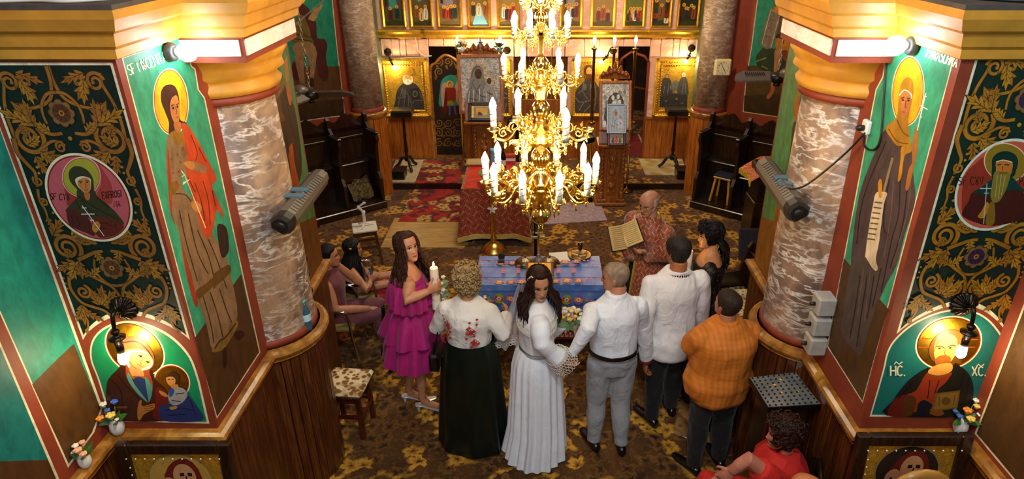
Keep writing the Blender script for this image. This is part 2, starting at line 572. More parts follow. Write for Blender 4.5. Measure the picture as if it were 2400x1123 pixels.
def carpet(name,ground,ground2,fl1,fl2,leafc,scale=2.6):
 m,nt = newmat(name,0.95,0,0.1)
 tc = nt.node('ShaderNodeTexCoord')
 nz = nt.node('ShaderNodeTexNoise'); nt.l.new(tc.outputs['Object'],nz.inputs['Vector']); nz.inputs['Scale'].default_value = 9
 dv = nt.node('ShaderNodeVectorMath',operation='MULTIPLY_ADD'); nt.l.new(nz.outputs['Color'],dv.inputs[0]); dv.inputs[1].default_value = (.11,.11,0); nt.l.new(tc.outputs['Object'],dv.inputs[2]); warp = dv.outputs[0]
 def flowers(sc,petals,rad,off,presence):
  mp = nt.node('ShaderNodeMapping'); nt.l.new(warp,mp.inputs[0])
  mp.inputs['Scale'].default_value = (sc,sc,0); mp.inputs['Location'].default_value = off
  vo = nt.node('ShaderNodeTexVoronoi',voronoi_dimensions='2D')
  nt.l.new(mp.outputs[0],vo.inputs['Vector']); vo.inputs['Scale'].default_value = 1.0
  vo.inputs['Randomness'].default_value = 0.85
  sub = nt.node('ShaderNodeVectorMath',operation='SUBTRACT')
  nt.l.new(mp.outputs[0],sub.inputs[0]); nt.l.new(vo.outputs['Position'],sub.inputs[1])
  sp = nt.node('ShaderNodeSeparateXYZ'); nt.l.new(sub.outputs[0],sp.inputs[0])
  sc2 = nt.node('ShaderNodeSeparateColor'); nt.l.new(vo.outputs['Color'],sc2.inputs[0])
  ang = nt.math('ARCTAN2',sp.outputs[1],sp.outputs[0])
  ang = nt.math('ADD',nt.math('MULTIPLY',ang,petals / 2),nt.math('MULTIPLY',sc2.outputs[0],6.0))
  pet = nt.math('MULTIPLY_ADD',nt.math('ABSOLUTE',nt.math('COSINE',ang)),0.5,0.5)
  R_ = nt.math('MULTIPLY',pet,rad)
  fac = nt.math('DIVIDE',vo.outputs['Distance'],R_)
  mask = nt.math('LESS_THAN',fac,1.0)
  mask = nt.math('MULTIPLY',mask,nt.math('LESS_THAN',sc2.outputs[1],presence))
  return mask,fac
 v = nt.coord('Object',(1,1,0))
 big = nt.noise(v,1.7,3,0.6)
 c = nt.ramp(big,[(0.3,ground),(0.5,ground2),(0.7,ground)])
 fine = nt.noise(v,26,4,0.7)
 c = nt.mix(nt.ramp(fine,[(0.52,(0,0,0)),(0.62,(0.5,) * 3)]),c,leafc)
 clump = nt.ramp(nt.noise(v,1.9,2,0.5),[(0.47,(0,0,0)),(0.52,(1,1,1))])
 k,f = flowers(scale * 3.0,4,0.62,(2.3,1.1,0),0.6)
 c = nt.mix(nt.math('MULTIPLY',k,0.75),c,nt.ramp(f,[(0.2,'#1b100a'),(0.8,leafc)]))
 k,f = flowers(scale * 2.2,5,0.74,(0,0,0),0.72)
 c = nt.mix(nt.math('MULTIPLY',k,clump),c,nt.ramp(f,[(0.04,'#2a1206'),(0.16,fl1),(0.5,fl2),(0.8,fl1),(0.95,'#2a1408')]))
 c = nt.mix(1.0,c,nt.ramp(nt.noise(v,160,2),[(0.3,(0.6,) * 3),(0.7,(1.3,) * 3)]),'MULTIPLY')
 nt.set(nt.b.inputs['Base Color'],c)
 nt.b.inputs['Sheen Weight'].default_value = 0.15
 nt.bump(nt.noise(v,220,2),0.4,0.004)
 return m
M_carpet = carpet('floral_carpet','#351f0b','#5a3a16','#8a5a16','#cf9a34','#7e5420')
M_redcarpet = carpet('red_runner_carpet','#6e0c08','#b0200f','#8a5a20','#c8a860','#3a0806',2.2)
# building
def sweep(mb,path,prof,s=1.0,close=False):
 """a moulding: profile (out, z) run along a plan path; outward is to the right of the path"""
 n = len(path); rings = []
 for i,p in enumerate(path):
  a = Vector(path[i - 1]) if (i > 0 or close) else None
  b = Vector(path[(i + 1) % n]) if (i < n - 1 or close) else None
  p = Vector(p)
  d1 = (p - a).normalized() if a is not None else None
  d2 = (b - p).normalized() if b is not None else None
  d1 = d1 or d2; d2 = d2 or d1
  n1 = Vector((d1.y,-d1.x)); n2 = Vector((d2.y,-d2.x))
  m = (n1 + n2)
  m = m / max(m.length_squared / 2,0.25) if m.length > 1e-6 else n1
  rings.append([Vector(((p.x + m.x * o) * s,p.y + m.y * o,z)) for o,z in prof])
 mb.loft(rings,cap=False,closed=False,smooth=False)
 return mb
YP0,YP1,XP,XW = 2.95,5.03,1.855,2.47      # pier: front, back, nave side, nave wall
CY0,CXC,CR = 4.05,1.96,0.33                 # engaged column
ZD = 1.3                                        # dado height
STEP,YS,YI = 0.10,9.97,11.2                 # altar step, its edge, icon screen
mb = MB(); mb.box((-6,-1.5,-0.2),(6,15.5,0.0))
floor = struct(mb.build('floor',M_carpet))
mb = MB(); mb.box((-2.75,YS,0.0),(2.75,15.4,STEP));
solea = struct(mb.build('floor_altar_step',M_carpet))
mb = MB(); mb.box((-2.75,YS - .012,0),(2.75,YS,STEP - .012)); mb.box((-2.75,YS - .025,STEP - .014),(2.75,YS,STEP + .002)); mb.build('step_riser',M_dark,solea)
def arc_pts(s=1):
 y0 = math.asin((CXC - XP) / CR)
 a0,a1 = -PI / 2 + y0,PI / 2 - y0
 return [(-CXC + CR * 1.08 * math.cos(a0 + (a1 - a0) * i / 14),CY0 + CR * 1.08 * math.sin(a0 + (a1 - a0) * i / 14)) for i in range(15)]
def plank_run(parent,p0,p1,z0,z1,n,mat,out,th=0.018,name='plank',cache={}):
 p0 = Vector(p0); p1 = Vector(p1); d = p1 - p0; w = d.length / n
 key = (round(w,4),z0,z1,th,mat.name)
 if key not in cache:
  q = MB(); q.bbox((0.0015,0,z0),(w - 0.0015,th,z1),0.004)
  cache[key] = q.build('plank_mesh',mat).data
  bpy.data.objects.remove(bpy.data.objects['plank_mesh'])
 nrm = Vector((d.y,-d.x)).normalized()
 flip = nrm.dot(Vector(out)) < 0
 for i in range(n):
  o = bpy.data.objects.new(name,cache[key]); COL.objects.link(o); o.parent = parent
  a = p0 + d * ((i + (1 if not flip else 0)) / n) if not flip else p0 + d * (i / n)
  ang = math.atan2(d.y,d.x)
  if not flip:      # outward is right of travel: mesh +y must be outward -> turn half round
   o.location = (a.x,a.y,0); o.rotation_euler = (0,0,ang + PI)
  else:
   o.location = (a.x,a.y,0); o.rotation_euler = (0,0,ang)
def build_pier(s,side):
 mb = MB()
 X = lambda a,b: (min(a * s,b * s),max(a * s,b * s))
 def bx(xa,xb,ya,yb,za,zb):
  lo,hi = X(xa,xb); mb.box((lo,ya,za),(hi,yb,zb))
 mb.mi = 0
 bx(-XP,-2.9,YP0,YP1,0,3.46)
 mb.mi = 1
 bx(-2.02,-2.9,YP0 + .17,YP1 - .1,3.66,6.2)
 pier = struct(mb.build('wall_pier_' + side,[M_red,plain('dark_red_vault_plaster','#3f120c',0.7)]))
 path = [(-XW,YP0),(-XP,YP0),(-XP,3.52),(-1.53,3.52),(-1.53,4.32),(-XP,4.32),(-XP,YP1),(-2.9,YP1)]
 mb = MB()
 sweep(mb,path,[(0.0,3.425),(0.025,3.435),(0.03,3.475),(0.045,3.49),(0.06,3.545),(0.085,3.56),(0.11,3.61),(0.115,3.65)],s)
 mb.mi = 1
 outer = [(-2.9,YP0 - .115),(-XP + .115,YP0 - .115),(-XP + .115,3.40),(-1.41,3.40),(-1.41,4.44),(-XP + .115,4.44),(-XP + .115,YP1 + .1),(-2.9,YP1 + .1)]
 mb.prism([Vector((x * s,y,3.648)) for x,y in outer],(0,0,0.02))
 mb.build('cornice',[M_ochre,M_dust],pier)
 mb = MB(); lo,hi = X(-1.53,-2.1)
 mb.box((lo,3.52,3.30),(hi,4.32,3.44)); blk = mb.build('impost_block',M_red,pier)
 mb = MB()
 for (q0,q1,ax) in (((-XP,3.519),(-1.55,3.519),'y'),((-1.529,3.54),(-1.529,4.30),'x')):
  if ax == 'y':
   a,b = X(q0[0],q1[0]); mb.box((a,3.512,3.335),(b,3.53,3.418))
  else:
   a,b = X(-1.522,-1.54); mb.box((a,3.535,3.335),(b,4.305,3.418))
 mb.build('marble_panel',M_marble_pale,blk)
 c = (-CXC * s,CY0,0)
 mb = MB(); mb.lathe([(CR,ZD + .03),(CR,ZD + .05),(CR * .985,2.2),(CR * .95,3.06)],c,40)
 col = mb.build('column_shaft',M_marble,pier)
 mb = MB(); mb.lathe([(CR + .012,ZD + .02),(CR + .012,ZD + .075),(CR,ZD + .08)],c,40)
 mb.lathe([(CR * .95,3.005),(CR + .015,3.01),(CR + .015,3.055),(CR * .95,3.06)],c,40)
 mb.build('red_band',M_red,pier)
 mb = MB(); mb.lathe([(CR - .01,3.05),(CR + .03,3.06),(CR + .045,3.10),(CR + .02,3.125),(CR + .03,3.15),(CR + .07,3.175),(CR + .06,3.21),(CR + .075,3.24),(CR + .10,3.275),(CR + .10,3.302)],c,40)
 mb.build('capital',M_ochre,pier)
 arc = arc_pts()
 if s < 0: pass
 def P(p): return (p[0] * s,p[1])
 n_front,out = 7,(0,-1)
 plank_run(pier,P((-XW,YP0)),P((-XP,YP0)),0,ZD,7,M_plank,(0,-1))
 plank_run(pier,P((-XP,YP0)),P((-XP,arc[0][1])),0,ZD,8,M_plank,(s,0))
 for a,b in zip(arc[:-1],arc[1:]):
  mid = ((a[0] + b[0]) / 2 + CXC,(a[1] + b[1]) / 2 - CY0)
  plank_run(pier,P(a),P(b),0,ZD,1,M_plank,(mid[0] * s,mid[1]),0.012)
 plank_run(pier,P((-XP,arc[-1][1])),P((-XP,YP1)),0,ZD,7,M_plank,(s,0))
 plank_run(pier,P((-XP,YP1)),P((-2.6,YP1)),0,ZD,8,M_plank,(0,1))
 path = [(-XW,YP0 - 1.4),(-XW,YP0),(-XP,YP0)] + arc + [(-XP,YP1),(-2.6,YP1)]
 mb = MB()
 sweep(mb,path,[(0.018,1.235),(0.035,1.24),(0.03,1.262),(0.05,1.27),(0.06,1.292),(0.052,1.312),(0.03,1.325),(0.0,1.33)],s)
 mb.build('dado_rail',M_rail,pier)
 mb = MB(); lo,hi = X(-XW,-XW - .4)
 mb.box((lo,-1.5,0),(hi,YP0 + .01,6.2))
 wall = struct(mb.build('wall_nave_' + side,M_red))
 plank_run(wall,P((-XW,1.15)),P((-XW,YP0)),0,ZD,18,M_plank,(s,0))
 return pier,wall
pier_l,nave_l = build_pier(1,'left')
pier_r,nave_r = build_pier(-1,'right')
APSE = [(-2.62,10.05),(-3.42,9.13),(-3.95,8.2),(-4.12,7.1),(-3.75,6.05),(-3.1,5.3),(-2.6,5.03)]
def build_apse(s,side):
 mb = MB()
 for a,b in zip(APSE[:-1],APSE[1:]):
  d = Vector((b[0] - a[0],b[1] - a[1])).normalized(); nn = Vector((d.y,-d.x)) * 0.25
  q = [Vector((a[0] * s,a[1],0)),Vector((b[0] * s,b[1],0)),Vector(((b[0] + nn.x) * s,b[1] + nn.y,0)),Vector(((a[0] + nn.x) * s,a[1] + nn.y,0))]
  mb.prism(q,(0,0,6.2))
 w = struct(mb.build('wall_apse_' + side,M_red))
 c = (-2.60 * s,9.92,0)
 mb = MB(); mb.lathe([(.235,ZD + .03),(.23,2.4),(.222,5.0)],c,32)
 mb.build('column_shaft',M_marble_dark,w)
 mb = MB(); mb.lathe([(.245,ZD + .02),(.25,ZD + .03),(.245,ZD + .09),(.235,ZD + .095)],c,32)
 mb.build('red_band',M_red,w)
 mb = MB(); mb.lathe([(.26,ZD - .06),(.285,ZD - .05),(.28,ZD - .02),(.295,ZD),(.285,ZD + .025),(.25,ZD + .03)],c,32)
 mb.build('dado_rail',M_rail,w)
 for i in range(9):
  a0 = -1.9 + i * 0.33; a1 = a0 + 0.33
  p = (c[0] + .262 * math.sin(a0 + .4) * s * -1 * -1,c[1] - .262 * math.cos(a0 + .4))
  q = (c[0] + .262 * math.sin(a1 + .4) * s,c[1] - .262 * math.cos(a1 + .4))
  m = ((p[0] + q[0]) / 2 - c[0],(p[1] + q[1]) / 2 - c[1])
  plank_run(w,p,q,0,ZD - .05,1,M_plank2,m,0.012)
 mb = MB()
 q = [Vector((-2.44 * s,10.05,0)),Vector((-2.62 * s,YI + .02,0)),Vector((-2.9 * s,YI + .02,0)),Vector((-2.9 * s,10.05,0))]
 mb.prism(q,(0,0,6.2))
 rv = struct(mb.build('wall_reveal_' + side,plain('reveal_green_paint','#45604a',0.4,0,0.35,5)))
 plank_run(rv,(-2.43 * s,10.05),(-2.61 * s,YI),STEP,0.86,9,M_plank2,(s,0))
 return w,rv
apse_l,reveal_l = build_apse(1,'left')
apse_r,reveal_r = build_apse(-1,'right')
for s_ in (1,-1):
 pass
# gilding, silver, bulbs
def metal(name,color,rough,bscale=0.0,bstr=0.3,var=0.2,met=1.0):
 m,nt = newmat(name,rough,met)
 v = nt.coord('Object')
 c = srgb(color)
 n = nt.noise(v,18,3)
 nt.set(nt.b.inputs['Base Color'],nt.ramp(n,[(0.3,tuple(x * (1 - var) for x in c)),(0.7,tuple(min(1,x * (1 + var)) for x in c))]))
 if bscale: nt.bump(nt.noise(v,bscale,3,0.6),bstr,0.01)
 return m
M_gilt = metal('gilded_relief','#e8b038',0.34,60,0.7,.2,.7)
M_gilt_s = metal('gilded_smooth','#e6ae3a',0.30,30,0.15,.2,.75)
M_brass = metal('polished_brass','#f6d070',0.14)
M_brass_cast = metal('cast_brass','#f4c860',0.26,40,0.15)
M_oldbrass = metal('old_brass','#9a7a3a',0.3,40,0.2)
M_silver = metal('silver_relief','#b4aea4',0.36,55,0.9,0.45,.7)
M_silver_dark = metal('dark_silver_robe','#5d5854',0.36,60,0.6,0.3)
M_chrome = metal('chrome','#d8d8d8',0.12)
M_iron = plain('black_iron','#1c1712',0.4,0.6,0.25,20,0.2,60)
M_bronze = plain('dark_bronze','#33271c',0.32,0.8,0.3,20,0.2,60)
M_bulb_warm = emit('warm_bulb_glass','#ffdfa6',320.0)
M_bulb_spot = emit('spot_bulb_glass','#ffe6b0',190.0)
M_bulb_icon = emit('icon_lamp_glass','#ffe2a8',520.0)
M_bulb_cool = emit('cool_white_bulb','#e2f4ff',52.0)
M_flame = emit('candle_flame','#ffc46a',60.0)
M_white_plastic = plain('white_plastic','#e4e0d6',0.4,0,0.04)
M_cable_w = plain('white_cable','#d9cfc0',0.5,0,0.05)
M_cable_k = plain('black_cable','#15120f',0.5,0,0.05)
def I(px,py,dy=0.0): return W(px,py,y=YI + dy)
# icon screen
XS = [W(px,300,y=YI).x for px in (884,1014,1090,1206,1328,1440,1512,1646)]
XS[0],XS[7] = -2.66,2.66
Z_D,Z_B,Z_C0,Z_C1 = 0.83,1.86,2.18,2.32
mb = MB()
mb.mi = 0
for a,b in ((0,1),(2,3),(5,5),(6,7),(4,5)):
 if a != b: mb.box((XS[a],YI,STEP),(XS[b],YI + .12,Z_B))
mb.box((XS[0],YI,Z_B + .18),(XS[7],YI + .12,Z_C1))
for a,b in ((0,1),(2,3),(4,5),(6,7)):
 mb.box((XS[a],YI,Z_B),(XS[b],YI + .12,Z_B + .18))
mb.mi = 1
mb.box((XS[0],YI + .02,Z_C1),(XS[7],YI + .14,5.0))
screen = struct(mb.build('wall_icon_screen',[M_marble_pink,M_marble_pink]))
for a,b,n in ((0,1,8),(2,3,8),(4,5,8),(6,7,8)):
 plank_run(screen,(XS[a],YI),(XS[b],YI),STEP,Z_D,n,M_plank2,(0,-1))
 mb = MB(); mb.box((XS[a] - .01,YI - .035,Z_D - .01),(XS[b] + .01,YI,Z_D + .03)); mb.build('dado_rail',M_rail,screen)
fx = [893,918,937,952,981,1005,1040,1068,1088,1125,1160,1205,1235]
fx = fx + [2529 - p for p in reversed(fx)]
for a,b in zip(fx[:-1],fx[1:]):
 xa,xb = I(a,110).x,I(b,110).x
 mb = MB(); mb.bbox((xa + .006,YI - .022,Z_B + .19 if 1012 < (a + b) / 2 < 1090 or 1440 < (a + b) / 2 < 1512 else Z_B + .02),(xb - .006,YI + .01,Z_C0 - .02),0.006)
 mb.build('frieze_panel',M_marble_pink,screen)
mb = MB(); prof = [(0,Z_C0 - .02),(.02,Z_C0),(.05,Z_C0 + .02),(.045,Z_C0 + .055),(.08,Z_C0 + .075),(.10,Z_C0 + .11),(.09,Z_C1),(0,Z_C1)]
path = [(XS[0],YI)]
for px in (918,982,1040,1205,1325,1490,1548,1612):
 pass
brk = [(905,0),(935,1),(985,0),(1002,1),(1090,0),(1205,1),(1330,0),(1440,1),(1455,0),(1530,1),(1558,0),(1600,1)]
o = 0
for px,k in brk:
 x = I(px,75).x
 path.append((x,YI - .02 * o)); o = k; path.append((x + .001,YI - .02 * o))
path.append((XS[7],YI - .02 * o))
sweep(mb,path,prof)
mb.build('cornice',M_gilt_s,screen)
mb = MB(); mb.box((XS[0],YI - .012,Z_C0 - .045),(XS[7],YI,Z_C0 - .02)); mb.build('red_fillet',M_red,screen)
P_UP = YI
up = [(895,952),(960,1016),(1024,1084),(1095,1151),(1165,1219),(1236,1292),(1312,1366),(1384,1443),(1460,1513),(1524,1575),(1586,1640)]
skies = ['#3f8f7c','#4aa08a','#8a7c8a','#4aa79a','#58a08c','#5a9a90','#9a8a80','#c0a58a','#4a9a80','#6a7a5a','#3f4a36']
grounds = ['#4a4a1e','#5a4a2a','#6a5a34','#7a6038','#9a7a40','#a88a58','#9a7038','#a07840','#6a6a28','#6a5a1e','#2a2a16']
robes = ['#5a1f16','#2c2a4a','#8a4a1c','#1d3a34','#7a2a1e','#c9a060','#3a2416','#a8381e','#d8cdb8','#47301c']
rg = random.Random(3)
for k,(a,b) in enumerate(up):
 xa,xb = I(a,40).x,I(b,40).x
 z0,z1 = 2.35,3.3
 pan = node('feast_panel',screen,((xa + xb) / 2,YI,z0))
 fr = MB(); t = 0.045
 for q in ((xa,xa + t,z0,z1),(xb - t,xb,z0,z1)):
  fr.bbox((q[0],YI - .03,q[2]),(q[1],YI + .03,q[3]),0.01)
  fr.bbox((q[0] + .014,YI - .042,q[2]),(q[1] - .014,YI - .02,q[3]),0.006)
 fr.bbox((xa,YI - .03,z0 - .01),(xb,YI + .03,z0 + t * .5),0.01)
 fr.build('gilt_frame',M_gilt_s,pan,True)
 pt = Paint(lambda x,y: Vector((x,YI + .012,y)),Vector((0,-1,0)))
 x0,x1 = xa + t,xb - t; w = x1 - x0; c = (x0 + x1) / 2
 pt.poly([(x0,z0),(x1,z0),(x1,z1),(x0,z1)],skies[k])
 hz = z0 + (0.26 if k not in (3,) else 0.3) + 0.06 * rg.random()
 if k in (0,2,5,6):
  pt.poly([(x0,hz - .05),(x0,hz + .28),(x0 + w * .28,hz + .28),(x0 + w * .28,hz - .05)],'#7d6f68' if k != 0 else '#4e3d34')
  pt.poly([(x1,hz - .05),(x1,hz + .20),(x1 - w * .3,hz + .20),(x1 - w * .3,hz - .05)],'#6a5548' if k else '#5a4434')
  pt.poly([(x0 + w * .08,hz + .05),(x0 + w * .08,hz + .18),(x0 + w * .2,hz + .18),(x0 + w * .2,hz + .05)],'#2a211d')
 else:
  pt.poly([(x0,hz - .1),(x0,hz + .25),(x0 + w * .18,hz + .33),(x0 + w * .38,hz + .12),(x0 + w * .6,hz + .16),(x0 + w * .8,hz + .30),(x1,hz + .24),(x1,hz - .1)],grounds[k] if k != 9 else '#7a5c30',0)
 pt.poly([(x0,z0),(x1,z0),(x1,hz),(x0 + w * .6,hz + .03),(x0 + w * .3,hz - .02),(x0,hz + .02)],grounds[k])
 pt.poly([(x0,z0),(x1,z0),(x1,z0 + .08),(x0 + w * .5,z0 + .11),(x0,z0 + .07)],'#3a3a14' if k in (0,1,8,9,10) else '#5a4a26')
 if k == 3:
  pt.blob([(c - .10,z0 + .02),(c - .07,z0 + .16),(c - .035,hz + .04),(c + .03,hz + .04),(c + .07,z0 + .17),(c + .13,z0 + .02)],'#6ea7c4')
  pt.poly([(c - .05,z1),(c + .05,z1),(c,z1 - .30)],'#8fd6d0')
 nfig = [2,3,4,3,4,5,5,3,8,9,5][k]
 for i in range(nfig):
  u = (i + .5) / nfig
  fx_ = x0 + w * (.14 + .72 * u); h = .17 + .05 * rg.random()
  bz = z0 + .08 + .09 * rg.random()
  if k == 9:
   fx_ = x0 + w * (.16 if i % 2 else .84); bz = z0 + .06 + .055 * (i // 2) * 1.4; h = .13
   if i == 8: fx_,bz,h = c,z0 + .16,.2
  if k == 8: bz = z0 + .10 + .05 * (i % 2); h = .15
  if k == 3: fx_ = (x0 + w * .2,c,x0 + w * .84)[i]; bz = z0 + .18
  rc = robes[(i * 3 + k * 2) % len(robes)]
  if k == 3 and i == 1: rc = '#e0b48a'
  pt.blob([(fx_ - .032,bz),(fx_ - .036,bz + h * .45),(fx_ - .028,bz + h * .7),(fx_,bz + h * .78),(fx_ + .028,bz + h * .7),(fx_ + .036,bz + h * .45),(fx_ + .03,bz)],rc)
  pt.line([(fx_ - .008,bz + .01),(fx_ + .006,bz + h * .65)],.009,'#20140e')
  pt.ell(fx_,bz + h * .88,.028,.028,'#e0a62c',n=14)
  pt.ell(fx_,bz + h * .86,.014,.017,'#5a2e1c',n=10)
  pt.ell(fx_ + .002,bz + h * .845,.010,.012,'#c98a5a',n=10)
 pt.build('painting',M_paint_fine,pan)
# doors of the screen
pass
mb = MB(); xa,xb = XS[1] + .02,XS[2] - .02
prof = [(xa,STEP)] + [(xa,1.62),(xa + .03,1.72),(xa + .1,1.76),(xa + .2,1.86),((xa + xb) / 2 + .02,1.89),(xb - .12,1.84),(xb,1.72)] + [(xb,STEP)]
mb.prism([Vector((x,YI + .05,z)) for x,z in prof],(0,.04,0))
door1 = struct(mb.build('door_1',plain('door_dark_panel','#22160c',0.4)))
mb = MB(); mb.tube([(x,YI + .045,z) for x,z in smooth_poly(prof[1:-1],4,False)],.024,8); mb.beam((xa,YI + .045,STEP),(xa,YI + .045,1.63),.045,.045); mb.beam((xb,YI + .045,STEP),(xb,YI + .045,1.73),.045,.045)
mb.box((xa,YI + .02,STEP),(xb,YI + .09,STEP + .05)); mb.build('door_frame',M_rail,door1)
pt = Paint(lambda x,y: W(x,y,y=YI + .049),Vector((0,-1,0)),.0008).crop(880,80,.1959)
for sx_ in (760,870,985):
 for j,yy in enumerate((330,450,1060,1180,1300)):
  if yy == 450 and sx_ > 770: continue
  pt.spiral(sx_,yy,52,8,1.2 + j,1.5 * (1 if (j + sx_) % 2 else -1),13,'#8a6424',7)
  pt.leaf(sx_ - 30,yy + 40,1.1 + j * .7,60,22,'#7a5620',3)
pt.blob([(775,880),(775,640),(790,560),(840,505),(905,485),(960,500),(1000,540),(1010,640),(1010,880)],'#2f8a78')
pt.poly([(775,1010),(775,860),(1010,850),(1010,1010)],'#3a2412')
pt.blob([(800,860),(785,700),(800,600),(835,575),(850,640),(830,760),(815,860)],'#b98a7c')
pt.blob([(1000,850),(1010,640),(980,570),(950,640),(960,760)],'#c09080')
pt.ell(890,600,44,46,'#cfa040')
pt.blob([(835,660),(850,640),(930,640),(960,660),(955,800),(840,800)],'#8a2c16')
pt.blob([(820,930),(830,700),(850,670),(860,800),(850,930)],'#6e1512')
pt.blob([(865,800),(930,800),(935,850),(870,855)],'#8a8a2a')
pt.line([(882,850),(890,920),(885,970)],22,'#5a4a9a'); pt.line([(945,850),(955,920),(965,960)],22,'#5a4a9a')
pt.ell(890,598,22,28,'#8a4a2c'); pt.ell(892,604,16,20,'#c88a5c')
pt.build('painting',M_paint_fine,door1)
mb = MB(); xa,xb = XS[5] + .015,XS[6] - .015
M = Matrix.Translation((xa + .10,YI + .2,0)) @ Matrix.Rotation(R(78),4,'Z')
mb.box((0,0,STEP + .01),(.55,.03,1.80),M)
door2 = struct(mb.build('door_2',plain('open_door_brown','#2b140a',0.4)))
mb = MB(); mb.tube([(xa,YI + .02,1.70),(xa + .05,YI + .02,1.84),((xa + xb) / 2 - .05,YI + .02,1.95),(xb - .08,YI + .02,1.88),(xb,YI + .02,1.78)],.022,8)
mb.beam((xa,YI + .02,STEP),(xa,YI + .02,1.72),.04,.05); mb.beam((xb,YI + .02,STEP),(xb,YI + .02,1.79),.04,.05)
mb.build('door_frame',M_red,door2)
mb = MB(); mb.beam((xa + .35,YI + .55,1.25),(xa + .95,YI + .9,1.05),.02,.03); mb.beam((xa + .3,YI + .55,.7),(xa + .9,YI + .9,.5),.02,.03); mb.build('door_batten',M_carved,door2)
mb = MB(); xa,xb = XS[3],XS[4]
for u0,u1 in ((xa + .01,(xa + xb) / 2 - .005),((xa + xb) / 2 + .005,xb - .01)):
 mb.bbox((u0,YI + .04,STEP),(u1,YI + .08,1.15),.01)
 for z in (.35,.75):
  mb.lathe([(.12,0),(.13,.01),(.09,.03),(.0,.035)],n=16,M=Matrix.Translation(((u0 + u1) / 2,YI + .04,z)) @ Matrix.Rotation(R(90),4,'X'))
door3 = struct(mb.build('door_3',M_carved))
mb = MB(); mb.grid(lambda u,v: Vector((xa + u * (xb - xa),YI + .16 + .025 * math.sin(u * 60),STEP + v * 1.85)),90,6)
mb.build('curtain',plain('gold_brown_curtain','#8a5a1c',0.45,0.3,0.3,20,.2,60),door3)
mb = MB(); mb.box((-3.2,14.4,0),(3.2,14.6,5)); mb.box((-3.0,YI + .14,0),(-2.8,14.4,5)); mb.box((2.8,YI + .14,0),(3.0,14.4,5))
struct(mb.build('wall_sanctuary',plain('sanctuary_plaster','#3c2a20',0.8)))
mb = MB(); mb.box((1.45,11.35,STEP),(2.0,12.6,STEP + .012)); rr = mb.build('sanctuary_rug',plain('dull_red_rug','#8a2a22',0.95,0,0.3,30))
tag(rr,'small dull red rug on the floor inside the open right-hand screen door','rug')
mb = MB()
for i in range(2): mb.box((1.47 + i * .48,11.37,STEP + .012),(1.5 + i * .48,12.58,STEP + .016))
mb.build('border',plain('rug_border_cream','#c9b79a',0.95),rr)
# large gilded icons on the screen
def icon_frame(root,x0,x1,z0,z1,y,t=0.07,mat=None,d=0.06,carve=True):
 mat = mat or M_gilt
 for nm,lo,hi in (('frame_side',(x0,z0),(x0 + t,z1)),('frame_side',(x1 - t,z0),(x1,z1)),('frame_rail',(x0,z1 - t),(x1,z1)),('frame_rail',(x0,z0),(x1,z0 + t))):
  mb = MB(); mb.bbox((lo[0],y - d,lo[1]),(hi[0],y,hi[1]),.018)
  vert = nm == 'frame_side'
  if vert: mb.bbox((lo[0] + t * .35,y - d - .012,lo[1] + t * .4),(hi[0] - t * .35,y - d + .01,hi[1] - t * .4),.008)
  else: mb.bbox((lo[0] + t * .4,y - d - .012,lo[1] + t * .35),(hi[0] - t * .4,y - d + .01,hi[1] - t * .35),.008)
  if carve:
   L = (hi[1] - lo[1]) if vert else (hi[0] - lo[0])
   k = int(L / .042)
   for i in range(k):
    u = (i + .5) / k
    cx_,cz_ = ((lo[0] + hi[0]) / 2,lo[1] + u * L) if vert else (lo[0] + u * L,(lo[1] + hi[1]) / 2)
    sgn = (x0 + x1) / 2
    if vert: cx_ += t * .34 * (1 if cx_ < sgn else -1)
    else: cz_ += t * .34 * (1 if cz_ < (z0 + z1) / 2 else -1)
    mb.ball((cx_,y - d * .8,cz_),(.013,.016,.013),6,4)
  mb.build(nm,mat,root,True)
def icon_root(name,label,x0,x1,z0,y):
 return thing(name,label,'icon',((x0 + x1) / 2,y,z0))
